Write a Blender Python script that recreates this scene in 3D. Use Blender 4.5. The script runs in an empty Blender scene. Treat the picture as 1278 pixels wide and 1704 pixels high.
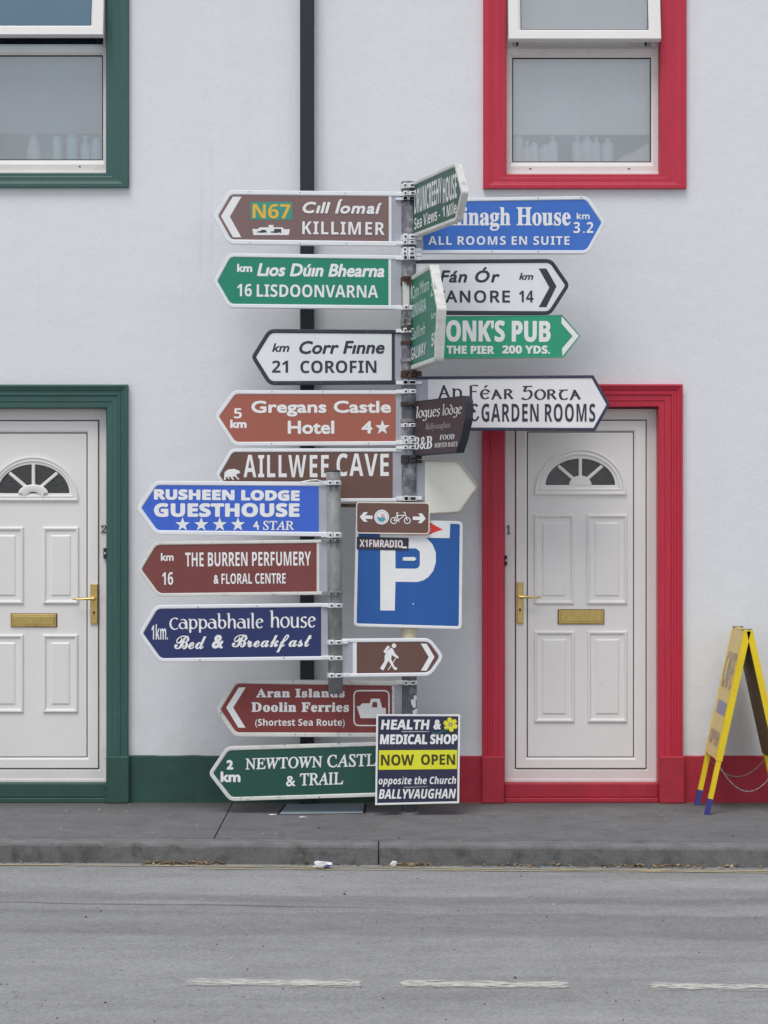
import bpy, bmesh, math, random
from mathutils import Vector, Matrix
from mathutils.geometry import tessellate_polygon
random.seed(7)
S = bpy.context.scene
COL = S.collection
R = math.radians
# ---------------------------------------------------------------- camera, sky, sun, exposure
F = 3492.0                      # focal length in photo pixels (1278 x 1704)
H = 1.66                        # eye height above the footpath
CAMY = -12.0
cam = bpy.data.cameras.new('camera')
cam.sensor_fit = 'VERTICAL'; cam.sensor_height = 36.0; cam.lens = F / 1704 * 36.0
cam.clip_start = 0.1; cam.clip_end = 400
camo = bpy.data.objects.new('camera', cam); COL.objects.link(camo)
camo.location = (0, CAMY, H); camo.rotation_euler = (R(90), 0, 0)
S.camera = camo
W = bpy.data.worlds.new('World'); S.world = W; W.use_nodes = True
nt = W.node_tree; bgn = nt.nodes['Background']
sky = nt.nodes.new('ShaderNodeTexSky'); sky.sky_type = 'NISHITA'; sky.sun_disc = False
SUN_EL, SUN_AZ = 60, 200        # degrees; azimuth measured clockwise from +Y (sun stands behind the camera, a little left)
sky.sun_elevation = R(SUN_EL); sky.sun_rotation = R(SUN_AZ); sky.dust_density = 1.2; sky.air_density = 1.0; sky.ozone_density = 1.5
hs = nt.nodes.new('ShaderNodeHueSaturation'); hs.inputs['Saturation'].default_value = 0.33
nt.links.new(sky.outputs[0], hs.inputs['Color']); nt.links.new(hs.outputs[0], bgn.inputs[0])
bgn.inputs[1].default_value = 0.12
sun = bpy.data.lights.new('sun', 'SUN'); sun.energy = 1.3; sun.angle = R(28); sun.color = (1.0, 0.97, 0.93)
so = bpy.data.objects.new('sun', sun); COL.objects.link(so); so.location = (-3, -8, 12)
sd = Vector((math.sin(R(SUN_AZ)) * math.cos(R(SUN_EL)), math.cos(R(SUN_AZ)) * math.cos(R(SUN_EL)), math.sin(R(SUN_EL))))
so.rotation_euler = sd.to_track_quat('Z', 'Y').to_euler()
S.view_settings.view_transform = 'Standard'; S.view_settings.look = 'None'
S.view_settings.gamma = 1; S.view_settings.use_curve_mapping = False
S.view_settings.exposure = 0.29
KLIT = 0.74                     # how bright a white card on the facade reads; photo colour / KLIT = base colour

# ---------------------------------------------------------------- materials
def lin(v):
    v = v / 255.0
    return v / 12.92 if v <= 0.04045 else ((v + 0.055) / 1.055) ** 2.4
def C(r, g, b, k=None):
    k = k or KLIT
    return tuple(min(0.86, lin(v) / k) for v in (r, g, b)) + (1,)
MATS = {}
def N(t, kind, **kw):
    n = t.nodes.new(kind)
    for k, v in kw.items():
        if k in n.inputs: n.inputs[k].default_value = v
        else: setattr(n, k, v)
    return n
def base(name):
    m = bpy.data.materials.new(name); m.use_nodes = True
    t = m.node_tree
    return m, t, t.nodes['Principled BSDF']
def mat(name, col, rough=0.5, metal=0.0, var=0.06, scale=(6, 6, 6), bump=0.0, bscale=60, spec=0.5, dirt=None, dirtamt=0.0, fine=0.0, fscale=400):
    """paint / plastic / metal whose colour drifts a little, with optional stains and fine relief"""
    if name in MATS: return MATS[name]
    m, t, p = base(name)
    g = N(t, 'ShaderNodeNewGeometry')
    mp = N(t, 'ShaderNodeMapping'); mp.inputs['Scale'].default_value = scale
    t.links.new(g.outputs['Position'], mp.inputs[0])
    n = N(t, 'ShaderNodeTexNoise', Scale=1.0, Detail=6.0, Roughness=0.62)
    t.links.new(mp.outputs[0], n.inputs['Vector'])
    mr = N(t, 'ShaderNodeMapRange'); mr.inputs['From Min'].default_value = 0.3; mr.inputs['From Max'].default_value = 0.7
    mr.inputs['To Min'].default_value = 1 - var; mr.inputs['To Max'].default_value = 1 + var
    t.links.new(n.outputs['Fac'], mr.inputs[0])
    mul = N(t, 'ShaderNodeVectorMath', operation='MULTIPLY'); mul.inputs[0].default_value = col[:3]
    t.links.new(mr.outputs[0], mul.inputs[1])
    out = mul.outputs[0]
    if fine:
        nf = N(t, 'ShaderNodeTexNoise', Scale=fscale, Detail=2.0); t.links.new(g.outputs['Position'], nf.inputs['Vector'])
        mf = N(t, 'ShaderNodeMapRange'); mf.inputs['From Min'].default_value = 0.25; mf.inputs['From Max'].default_value = 0.75
        mf.inputs['To Min'].default_value = 1 - fine; mf.inputs['To Max'].default_value = 1 + fine
        t.links.new(nf.outputs['Fac'], mf.inputs[0])
        m2 = N(t, 'ShaderNodeVectorMath', operation='MULTIPLY'); t.links.new(out, m2.inputs[0]); t.links.new(mf.outputs[0], m2.inputs[1]); out = m2.outputs[0]
    if dirt:
        nd = N(t, 'ShaderNodeTexNoise', Scale=dirt[1], Detail=8.0, Roughness=0.7); t.links.new(g.outputs['Position'], nd.inputs['Vector'])
        md = N(t, 'ShaderNodeMapRange'); md.inputs['From Min'].default_value = dirt[2]; md.inputs['From Max'].default_value = dirt[3]
        md.inputs['To Max'].default_value = dirtamt; t.links.new(nd.outputs['Fac'], md.inputs[0])
        mx = N(t, 'ShaderNodeMix', data_type='RGBA'); t.links.new(md.outputs[0], mx.inputs['Factor'])
        t.links.new(out, mx.inputs[6]); mx.inputs[7].default_value = dirt[0]; out = mx.outputs[2]
    t.links.new(out, p.inputs['Base Color'])
    p.inputs['Roughness'].default_value = rough; p.inputs['Metallic'].default_value = metal; p.inputs['Specular IOR Level'].default_value = spec
    if bump:
        nb = N(t, 'ShaderNodeTexNoise', Scale=bscale, Detail=5.0, Roughness=0.6); t.links.new(g.outputs['Position'], nb.inputs['Vector'])
        b = N(t, 'ShaderNodeBump', Strength=1.0, Distance=bump); t.links.new(nb.outputs['Fac'], b.inputs['Height']); t.links.new(b.outputs[0], p.inputs['Normal'])
    MATS[name] = m
    return m

GRIME = (0.12, 0.11, 0.09, 1)
def wall_mat():
    m, t, p = base('painted_render')
    g = N(t, 'ShaderNodeNewGeometry')
    def noise(scale, detail, vec=None, sc=None):
        n = N(t, 'ShaderNodeTexNoise', Scale=scale, Detail=detail, Roughness=0.6)
        if sc:
            mp = N(t, 'ShaderNodeMapping'); mp.inputs['Scale'].default_value = sc; t.links.new(g.outputs['Position'], mp.inputs[0]); t.links.new(mp.outputs[0], n.inputs['Vector'])
        else: t.links.new(g.outputs['Position'], n.inputs['Vector'])
        return n.outputs['Fac']
    def rng(s, a, b, c, d):
        r = N(t, 'ShaderNodeMapRange'); t.links.new(s, r.inputs[0])
        for k, v in zip(('From Min', 'From Max', 'To Min', 'To Max'), (a, b, c, d)): r.inputs[k].default_value = v
        return r.outputs[0]
    def mulf(a, b):
        q = N(t, 'ShaderNodeMath', operation='MULTIPLY'); t.links.new(a, q.inputs[0]); t.links.new(b, q.inputs[1]); return q.outputs[0]
    f = mulf(rng(noise(1.2, 5), .3, .7, .985, 1.015), rng(noise(1, 6, sc=(7, 1, .35)), .35, .7, 1.005, .985))
    f = mulf(f, rng(noise(45, 4), .3, .7, .98, 1.02))
    # splash grime just above the plinth, broken up by noise
    sep = N(t, 'ShaderNodeSeparateXYZ'); t.links.new(g.outputs['Position'], sep.inputs[0])
    low = rng(sep.outputs['Z'], .27, .75, 1.0, 0.0)
    gr = mulf(low, rng(noise(5, 8), .35, .75, .0, .28))
    spots = rng(noise(38, 3), .72, .75, 0, .55)
    drip = mulf(rng(noise(1, 5, sc=(16, 1, .45)), .60, .78, 0, .30), rng(noise(1.3, 3), .45, .65, 0, 1))
    d2 = N(t, 'ShaderNodeMath', operation='MAXIMUM'); t.links.new(drip, d2.inputs[0]); t.links.new(spots, d2.inputs[1]); spots = d2.outputs[0]
    ad = N(t, 'ShaderNodeMath', operation='MAXIMUM'); t.links.new(gr, ad.inputs[0]); t.links.new(spots, ad.inputs[1])
    mul = N(t, 'ShaderNodeVectorMath', operation='MULTIPLY'); mul.inputs[0].default_value = (.765, .775, .80); t.links.new(f, mul.inputs[1])
    mx = N(t, 'ShaderNodeMix', data_type='RGBA'); t.links.new(ad.outputs[0], mx.inputs['Factor']); t.links.new(mul.outputs[0], mx.inputs[6]); mx.inputs[7].default_value = (.40, .38, .35, 1)
    t.links.new(mx.outputs[2], p.inputs['Base Color']); p.inputs['Roughness'].default_value = .8; p.inputs['Specular IOR Level'].default_value = .25
    n1 = noise(7, 3); n2 = noise(120, 6)
    a = N(t, 'ShaderNodeMath', operation='MULTIPLY_ADD'); t.links.new(n1, a.inputs[0]); a.inputs[1].default_value = 3.0; t.links.new(n2, a.inputs[2])
    b = N(t, 'ShaderNodeBump', Strength=1.0, Distance=.0013); t.links.new(a.outputs[0], b.inputs['Height']); t.links.new(b.outputs[0], p.inputs['Normal'])
    return m
def glass_mat(name, tint=(1, 1, 1, 1), refl=1.0, rough=0.01, bump=0.0, film=0.0, gloss_tint=(1, 1, 1, 1)):
    m = bpy.data.materials.new(name); m.use_nodes = True; t = m.node_tree
    t.nodes.remove(t.nodes['Principled BSDF']); o = t.nodes['Material Output']
    tr = N(t, 'ShaderNodeBsdfTransparent'); tr.inputs[0].default_value = tint
    gl = N(t, 'ShaderNodeBsdfGlossy'); gl.inputs['Roughness'].default_value = rough; gl.inputs['Color'].default_value = gloss_tint
    fr = N(t, 'ShaderNodeFresnel', IOR=1.5)
    mu = N(t, 'ShaderNodeMath', operation='MULTIPLY'); t.links.new(fr.outputs[0], mu.inputs[0]); mu.inputs[1].default_value = refl; mu.use_clamp = True
    if bump:
        g = N(t, 'ShaderNodeNewGeometry')
        v = N(t, 'ShaderNodeTexNoise', Scale=90, Detail=3); t.links.new(g.outputs['Position'], v.inputs['Vector'])
        b = N(t, 'ShaderNodeBump', Strength=1.0, Distance=bump); t.links.new(v.outputs['Fac'], b.inputs['Height']); t.links.new(b.outputs[0], gl.inputs['Normal'])
    mx = N(t, 'ShaderNodeMixShader'); t.links.new(mu.outputs[0], mx.inputs[0]); t.links.new(tr.outputs[0], mx.inputs[1]); t.links.new(gl.outputs[0], mx.inputs[2])
    if film:      # dust haze that also paints in sky brightness missing from the reflection
        df = N(t, 'ShaderNodeBsdfDiffuse'); df.inputs[0].default_value = (.66, .74, .80, 1)
        g2 = N(t, 'ShaderNodeNewGeometry'); nf = N(t, 'ShaderNodeTexNoise', Scale=3.0, Detail=6); t.links.new(g2.outputs['Position'], nf.inputs['Vector'])
        r2 = N(t, 'ShaderNodeMapRange'); r2.inputs['From Min'].default_value = .3; r2.inputs['From Max'].default_value = .7; r2.inputs['To Min'].default_value = film * .8; r2.inputs['To Max'].default_value = film * 1.2
        t.links.new(nf.outputs['Fac'], r2.inputs[0]); m2 = N(t, 'ShaderNodeMixShader'); t.links.new(r2.outputs[0], m2.inputs[0]); t.links.new(mx.outputs[0], m2.inputs[1]); t.links.new(df.outputs[0], m2.inputs[2]); mx = m2
    t.links.new(mx.outputs[0], o.inputs[0])
    return m
M_WALL = wall_mat()
M_GLASS = glass_mat('window_glass', (.95, .97, .98, 1), 5.0, film=.22)
M_GLASSR = glass_mat('brightened_hazy_glass', (.97, .98, .99, 1), 5.2, film=.27)  # heavier pale film, painted on to lift the lower red pane's brightness
M_GLASSB = glass_mat('painted_sky_blue_glass', (.30, .46, .62, 1), 5.5, film=.04, gloss_tint=(.50, .78, 1, 1))  # blue of the reflected sky put into the tint and gloss colours
M_OBSC = glass_mat('patterned_glass', (.55, .57, .58, 1), 2.4, .12, .004)
M_GREEN = mat('green_gloss_paint', C(45, 79, 73), .42, var=.07, scale=(30, 4, 3), bump=.0008, bscale=25, dirt=(C(100, 118, 112), 22, .62, .74), dirtamt=.45)
M_RED = mat('red_gloss_paint', C(166, 32, 54), .45, var=.08, scale=(30, 4, 3), bump=.0008, bscale=25, dirt=(C(120, 44, 54), 16, .58, .76), dirtamt=.5)
M_GPLINTH = mat('green_plinth_paint', C(36, 68, 62), .6, var=.14, scale=(7, 4, 9), bump=.002, bscale=40, dirt=(GRIME, 9, .6, .85), dirtamt=.4)
M_RPLINTH = mat('red_plinth_paint', C(148, 32, 48), .6, var=.12, scale=(7, 4, 9), bump=.002, bscale=40, dirt=(GRIME, 9, .6, .85), dirtamt=.35)
M_UPVC = mat('white_upvc', C(203, 200, 198), .38, var=.025, scale=(2, 2, 2), dirt=((.35, .33, .29, 1), 14, .62, .85), dirtamt=.5, bump=.0004, bscale=15)
M_UPVC2 = mat('aged_white_frame', C(196, 192, 190), .45, var=.05, scale=(5, 5, 3), dirt=((.35, .33, .29, 1), 10, .58, .85), dirtamt=.4)
M_SEAL = mat('black_gap_seal', (.02, .02, .022, 1), .8)
M_BRASS = mat('brass', (.62, .46, .17, 1), .33, 1.0, var=.12, scale=(40, 40, 40))
M_BLACK = mat('black_plastic', (.025, .025, .028, 1), .5)
M_PIPE = mat('black_pipe_paint', C(24, 27, 36), .45, var=.10, scale=(20, 20, 2), bump=.0006, bscale=60)
M_ALU = mat('aluminium_rim', C(204, 206, 212), .42, .15, var=.05, scale=(4, 4, 20), dirt=((.30, .29, .26, 1), 30, .62, .8), dirtamt=.5)
M_RIMW = mat('weathered_white_rim', C(190, 190, 186), .5, 0, var=.08, scale=(8, 8, 30), dirt=((.16, .15, .12, 1), 26, .54, .75), dirtamt=.65)
M_RIMBLK = mat('black_rim', C(42, 43, 54), .5, 0, var=.15, scale=(8, 8, 30), dirt=((.3, .3, .3, 1), 40, .66, .8), dirtamt=.4)
M_RIMNAVY = mat('navy_rim', C(46, 48, 70), .5, 0, var=.2, scale=(8, 8, 30), dirt=((.35, .35, .38, 1), 40, .6, .8), dirtamt=.5)
M_PLATE = mat('bare_grey_plate', C(150, 152, 160), .45, .1, var=.08, scale=(5, 5, 9), dirt=((.2, .2, .2, 1), 25, .6, .8), dirtamt=.3)
M_CLAMP = mat('clamp_aluminium', C(205, 207, 214), .4, .25, var=.1, scale=(50, 50, 50), dirt=((.1, .09, .08, 1), 80, .58, .75), dirtamt=.5)
M_DARKCL = mat('dark_clamp', C(48, 46, 54), .6, 0, var=.2, scale=(50, 50, 50))
M_BOLT = mat('dark_bolt', (.03, .028, .026, 1), .6, .3)
M_RUST = mat('rusty_steel', (.075, .042, .028, 1), .85, 0, var=.4, scale=(60, 60, 60), bump=.002, bscale=150)
M_POLE = mat('black_peeling_pole_paint', C(82, 83, 90), .55, .0, var=.28, scale=(25, 25, 9), dirt=(C(146, 146, 150), 14, .47, .62), dirtamt=.7, bump=.001, bscale=60)
M_GALV = mat('galvanised_steel', C(120, 121, 121), .6, .0, var=.2, scale=(30, 30, 12), dirt=(C(70, 70, 68), 16, .5, .75), dirtamt=.6)
M_CREAM = mat('cream_tape', C(196, 186, 160), .6, var=.08)
M_LETW = mat('white_lettering', C(214, 215, 214), .5, var=.03, scale=(9, 9, 9))
M_LETB = mat('black_lettering', C(44, 45, 56), .5, var=.1)
M_YELP = mat('yellow_board_paint', C(204, 178, 22), .5, var=.08, scale=(5, 5, 5), dirt=(GRIME, 18, .66, .8), dirtamt=.3)
M_CREAMP = mat('faded_yellow_face', C(196, 178, 118), .5, var=.06)
M_BLUEP = mat('blue_foot_paint', C(52, 52, 118), .55)
M_INSIDE = mat('interior_plaster', (.62, .62, .66, 1), .9)
M_HALL = mat('dark_hall', (.10, .10, .10, 1), .9)
M_BLIND = mat('roller_blind_fabric', (.84, .83, .80, 1), .9, var=.04, scale=(3, 3, 3))
M_BLIND2 = mat('grey_roller_blind_fabric', (.36, .39, .41, 1), .9, var=.04, scale=(3, 3, 3))
def sgn(name, r, g, b, **kw):
    return mat(name, C(r, g, b), .42, var=.05, scale=(5, 5, 2), dirt=(C(min(255, r + 50), min(255, g + 50), min(255, b + 45)), 18, .62, .85), dirtamt=.22, **kw)

# ---------------------------------------------------------------- object helpers
ORG = {}
def tag(o, label=None, cat=None, group=None, kind=None):
    for k, v in (('label', label), ('category', cat), ('group', group), ('kind', kind)):
        if v: o[k] = v
    return o
def thing(name, label, cat, loc=(0, 0, 0), group=None):
    o = bpy.data.objects.new(name, None); COL.objects.link(o); o.location = loc; o.empty_display_size = .1
    ORG[o] = Vector(loc)
    return tag(o, label, cat, group)
def part(name, verts, faces, m, parent=None, smooth=False, label=None, kind=None, origin=None):
    """one mesh object; verts are world coordinates"""
    me = bpy.data.meshes.new(name)
    org = ORG.get(parent, Vector((0, 0, 0))) if origin is None else Vector(origin)
    me.from_pydata([tuple(Vector(v) - org) for v in verts], [], faces)
    ms = m if isinstance(m, list) else [m]
    for q in ms: me.materials.append(q)
    bm = bmesh.new(); bm.from_mesh(me); bmesh.ops.recalc_face_normals(bm, faces=bm.faces); bm.to_mesh(me); bm.free()
    if smooth:
        for f in me.polygons: f.use_smooth = True
    o = bpy.data.objects.new(name, me); COL.objects.link(o)
    if parent is not None: o.parent = parent
    elif origin is not None: o.location = origin
    ORG[o] = org
    if label: o['label'] = label
    if kind: o['kind'] = kind
    return o
class G:
    """mesh collector"""
    def __init__(s): s.v = []; s.f = []
    def add(s, v, f):
        n = len(s.v); s.v += [Vector(p) for p in v]; s.f += [tuple(i + n for i in q) for q in f]; return s
    def box(s, x0, x1, y0, y1, z0, z1):
        v = [(x, y, z) for x in (x0, x1) for y in (y0, y1) for z in (z0, z1)]
        return s.add(v, [(0, 1, 3, 2), (4, 6, 7, 5), (0, 4, 5, 1), (2, 3, 7, 6), (0, 2, 6, 4), (1, 5, 7, 3)])
    def bevbox(s, x0, x1, y0, y1, z0, z1, b=.003):
        """box seen from -y, its front edges chamfered"""
        r = [(x0, x1, z0, z1, y1), (x0, x1, z0, z1, y0 + b), (x0 + b, x1 - b, z0 + b, z1 - b, y0)]
        s.rings([[(a, y, c), (bb, y, c), (bb, y, d), (a, y, d)] for a, bb, c, d, y in r], cap=(True, True)); return s
    def rings(s, rs, cap=(False, False), closed=True):
        n = len(rs[0]); v = [p for r in rs for p in r]; f = []
        for k in range(len(rs) - 1):
            for i in range(n if closed else n - 1):
                j = (i + 1) % n
                f.append((k * n + i, k * n + j, (k + 1) * n + j, (k + 1) * n + i))
        if cap[0]: f.append(tuple(range(n)))
        if cap[1]: f.append(tuple((len(rs) - 1) * n + i for i in range(n)))
        return s.add(v, f)
    def tube(s, pts, r, n=8, rr=None):
        pts = [Vector(p) for p in pts]; rs = []
        for i, p in enumerate(pts):
            d = (pts[min(i + 1, len(pts) - 1)] - pts[max(i - 1, 0)]).normalized()
            a = d.cross(Vector((0, 0, 1)) if abs(d.z) < .9 else Vector((1, 0, 0))).normalized(); b = d.cross(a)
            q = rr[i] if rr else r
            rs.append([p + (a * math.cos(2 * math.pi * k / n) + b * math.sin(2 * math.pi * k / n)) * q for k in range(n)])
        return s.rings(rs, cap=(True, True))
    def lathe(s, c, prof, n=16):
        rs = [[(c[0] + r * math.cos(2 * math.pi * k / n), c[1] + r * math.sin(2 * math.pi * k / n), c[2] + z) for k in range(n)] for r, z in prof]
        return s.rings(rs, cap=(True, True))
    def out(s, name, m, parent=None, **kw): return part(name, s.v, s.f, m, parent, **kw)
def P(px, py, y=0.0):
    """point at depth y seen at photo pixel (px, py)"""
    D = y - CAMY
    return Vector(((px - 639) / F * D, y, H - (py - 852) / F * D))
def X(px, y=0.0): return P(px, 852, y).x
def Z(py, y=0.0): return P(639, py, y).z

# ---------------------------------------------------------------- the ground
def road_mat():
    m, t, p = base('worn_asphalt')
    g = N(t, 'ShaderNodeNewGeometry'); pos = g.outputs['Position']
    def noise(scale, detail=4, sc=None, rough=.6):
        n = N(t, 'ShaderNodeTexNoise', Scale=scale, Detail=detail, Roughness=rough)
        if sc:
            mp = N(t, 'ShaderNodeMapping'); mp.inputs['Scale'].default_value = sc; t.links.new(pos, mp.inputs[0]); t.links.new(mp.outputs[0], n.inputs['Vector'])
        else: t.links.new(pos, n.inputs['Vector'])
        return n.outputs['Fac']
    def rng(s, a, b, c, d):
        r = N(t, 'ShaderNodeMapRange'); t.links.new(s, r.inputs[0])
        for k, v in zip(('From Min', 'From Max', 'To Min', 'To Max'), (a, b, c, d)): r.inputs[k].default_value = v
        return r.outputs[0]
    def op(o, a, b):
        q = N(t, 'ShaderNodeMath', operation=o)
        for i, s in enumerate((a, b)):
            if isinstance(s, (int, float)): q.inputs[i].default_value = s
            else: t.links.new(s, q.inputs[i])
        return q.outputs[0]
    sep = N(t, 'ShaderNodeSeparateXYZ'); t.links.new(pos, sep.inputs[0])
    # lengthwise coordinate: distance from the facade, slightly skewed and wobbling
    yy = op('ADD', op('ADD', sep.outputs['Y'], op('MULTIPLY', sep.outputs['X'], .045)), op('MULTIPLY', op('SUBTRACT', noise(.9, 3, (1, .3, 1)), .5), .35))
    ramp = N(t, 'ShaderNodeValToRGB'); r = ramp.color_ramp; r.interpolation = 'LINEAR'
    t.links.new(rng(yy, -6.0, -1.4, 0, 1), ramp.inputs[0])
    stops = [(0, .98), (.30, 1.02), (.52, 1.0), (.585, .98), (.60, .80), (.66, .83), (.70, .78), (.708, .95), (.75, .90), (.765, .77), (.79, .79), (.80, .96), (.86, 1.0), (.93, .96), (.985, .80), (1, .62)]
    for i, (pz, v) in enumerate(stops):
        e = r.elements[i] if i < 2 else r.elements.new(pz)
        e.position = pz; e.color = (v, v, v, 1)
    big = rng(noise(1.1, 5, (.45, 2.6, 1)), .3, .7, .86, 1.13)
    mid = rng(noise(6, 7, (.8, 1.3, 1)), .3, .7, .91, 1.09)
    fine = op('MULTIPLY', rng(noise(230, 3, None, .7), .25, .75, .70, 1.30), rng(noise(60, 4, (1, .7, 1), .75), .3, .7, .80, 1.20))
    f = op('MULTIPLY', op('MULTIPLY', big, mid), op('MULTIPLY', fine, ramp.outputs[0]))
    # pale stone chips and dark pits
    vo = N(t, 'ShaderNodeTexVoronoi', Scale=62.0); t.links.new(pos, vo.inputs['Vector'])
    chip = op('MULTIPLY', rng(vo.outputs['Distance'], .14, .26, 1, 0), rng(noise(34, 2), .50, .60, 0, 1))
    vo2 = N(t, 'ShaderNodeTexVoronoi', Scale=44.0); t.links.new(pos, vo2.inputs['Vector'])
    pit = op('MULTIPLY', rng(vo2.outputs['Distance'], .10, .2, 1, 0), rng(noise(13, 2), .50, .62, 0, 1))
    col = N(t, 'ShaderNodeVectorMath', operation='MULTIPLY'); col.inputs[0].default_value = (.355, .357, .358); t.links.new(f, col.inputs[1])
    mx = N(t, 'ShaderNodeMix', data_type='RGBA'); t.links.new(op('MULTIPLY', chip, .75), mx.inputs['Factor']); t.links.new(col.outputs[0], mx.inputs[6]); mx.inputs[7].default_value = (.42, .42, .40, 1)
    m2 = N(t, 'ShaderNodeMix', data_type='RGBA'); t.links.new(op('MULTIPLY', pit, .6), m2.inputs['Factor']); t.links.new(mx.outputs[2], m2.inputs[6]); m2.inputs[7].default_value = (.06, .06, .06, 1)
    # a thin tar seam running down the road and a few darker spills
    line = op('ADD', op('ADD', sep.outputs['Y'], op('MULTIPLY', sep.outputs['X'], .085)), op('MULTIPLY', noise(1.7, 3), .10))
    seam = op('MULTIPLY', rng(op('ABSOLUTE', op('ADD', line, 2.60), 0), .006, .022, .55, 0), rng(sep.outputs['X'], -.45, .25, 1, 0))
    m3 = N(t, 'ShaderNodeMix', data_type='RGBA'); t.links.new(seam, m3.inputs['Factor']); t.links.new(m2.outputs[2], m3.inputs[6]); m3.inputs[7].default_value = (.05, .05, .055, 1)
    t.links.new(m3.outputs[2], p.inputs['Base Color']); p.inputs['Roughness'].default_value = .85; p.inputs['Specular IOR Level'].default_value = .3
    b = N(t, 'ShaderNodeBump', Strength=1.0, Distance=.006); t.links.new(noise(190, 4, None, .7), b.inputs['Height']); t.links.new(b.outputs[0], p.inputs['Normal'])
    return m
def concrete_mat(name, col, stain, amt, bump=.003, near=None, arris=False):
    m, t, p = base(name)
    g = N(t, 'ShaderNodeNewGeometry'); pos = g.outputs['Position']
    def noise(scale, detail=6, sc=None, rough=.65):
        n = N(t, 'ShaderNodeTexNoise', Scale=scale, Detail=detail, Roughness=rough)
        if sc:
            mp = N(t, 'ShaderNodeMapping'); mp.inputs['Scale'].default_value = sc; t.links.new(pos, mp.inputs[0]); t.links.new(mp.outputs[0], n.inputs['Vector'])
        else: t.links.new(pos, n.inputs['Vector'])
        return n.outputs['Fac']
    def rng(s, a, b, c, d):
        r = N(t, 'ShaderNodeMapRange'); t.links.new(s, r.inputs[0])
        for k, v in zip(('From Min', 'From Max', 'To Min', 'To Max'), (a, b, c, d)): r.inputs[k].default_value = v
        return r.outputs[0]
    def op(o, a, b):
        q = N(t, 'ShaderNodeMath', operation=o)
        for i, s in enumerate((a, b)):
            if isinstance(s, (int, float)): q.inputs[i].default_value = s
            else: t.links.new(s, q.inputs[i])
        return q.outputs[0]
    f = op('MULTIPLY', op('MULTIPLY', rng(noise(2.2), .3, .7, .86, 1.12), rng(noise(24), .3, .7, .88, 1.12)), rng(noise(230, 3), .25, .75, .72, 1.28))
    cm = N(t, 'ShaderNodeVectorMath', operation='MULTIPLY'); cm.inputs[0].default_value = col; t.links.new(f, cm.inputs[1])
    sf = rng(noise(6.5, 9, None, .72), .48, .66, 0, amt)
    if near:   # a band of dirt that has washed against the wall
        sep = N(t, 'ShaderNodeSeparateXYZ'); t.links.new(pos, sep.inputs[0])
        yb = op('ADD', sep.outputs['Y'], op('MULTIPLY', op('SUBTRACT', noise(3, 5), .5), .5))
        sf = op('MAXIMUM', sf, rng(yb, near[0], near[1], 0, near[2]))
    mx = N(t, 'ShaderNodeMix', data_type='RGBA'); t.links.new(sf, mx.inputs['Factor']); t.links.new(cm.outputs[0], mx.inputs[6]); mx.inputs[7].default_value = stain
    if arris:      # the upper edge is rubbed pale by feet and tyres
        sz = N(t, 'ShaderNodeSeparateXYZ'); t.links.new(pos, sz.inputs[0])
        rub = op('MULTIPLY', rng(op('ADD', sz.outputs['Z'], op('MULTIPLY', noise(14, 5), .012)), -.014, .004, 0, .75), rng(noise(9, 6), .35, .6, .35, 1))
        m9 = N(t, 'ShaderNodeMix', data_type='RGBA'); t.links.new(rub, m9.inputs['Factor']); t.links.new(mx.outputs[2], m9.inputs[6]); m9.inputs[7].default_value = (.26, .26, .265, 1); mx = m9
    t.links.new(mx.outputs[2], p.inputs['Base Color']); p.inputs['Roughness'].default_value = .88; p.inputs['Specular IOR Level'].default_value = .25
    b = N(t, 'ShaderNodeBump', Strength=1.0, Distance=bump); t.links.new(noise(120, 5, None, .7), b.inputs['Height']); t.links.new(b.outputs[0], p.inputs['Normal'])
    return m
M_ROAD = road_mat()
M_PAVE = concrete_mat('footpath_concrete', (.178, .179, .186), (.10, .094, .084, 1), .45, .003, (-.42, -.02, .75))
M_KERB = concrete_mat('kerb_concrete', (.155, .155, .155), (.060, .057, .052, 1), .85, .006, arris=True)
KTOP = .0; ROADZ = -.105
def kerb_y(x): return -1.50 - x * .040
part('road', [(-60, kerb_y(-60), ROADZ), (60, kerb_y(60), ROADZ), (60, -60, ROADZ), (-60, -60, ROADZ)], [(0, 1, 2, 3)], M_ROAD, kind='structure')
part('ground', [(-150, 150, -.35), (150, 150, -.35), (150, -150, -.35), (-150, -150, -.35)], [(0, 1, 2, 3)], mat('bare_earth', (.10, .095, .08, 1), .95), kind='structure')
pv = part('pavement', [(-60, .02, -.012), (60, .02, -.012), (60, kerb_y(60) + .13, -.012), (-60, kerb_y(-60) + .13, -.012)], [(0, 1, 2, 3)], mat('joint_filler', (.075, .072, .066, 1), .95), kind='structure')
def slab(x0, x1, nx):
    g = G(); rs = []
    for i in range(nx + 1):
        x = x0 + (x1 - x0) * i / nx
        rs.append([(x, .02, -.05), (x, .02, 0), (x, kerb_y(x) + .134, .0), (x, kerb_y(x) + .134, -.05)])
    g.rings(rs, cap=(True, True)); g.out('slab', M_PAVE, pv)
for a, b in ((-12, -6.4), (-6.388, -.868), (-.861, 4.5), (4.512, 12)): slab(a, b, 8)
kb = part('kerb', [(-60, kerb_y(-60) + .005, -.30), (60, kerb_y(60) + .005, -.30), (60, kerb_y(60) + .13, -.30), (-60, kerb_y(-60) + .13, -.30),
                   (-60, kerb_y(-60) + .02, -.02), (60, kerb_y(60) + .02, -.02), (60, kerb_y(60) + .12, -.02), (-60, kerb_y(-60) + .12, -.02)],
          [(0, 1, 5, 4), (4, 5, 6, 7), (2, 3, 7, 6)], mat('joint_filler', None) if False else MATS['joint_filler'], kind='structure')
kx = X(630, -1.5)
rk = random.Random(3)
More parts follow.
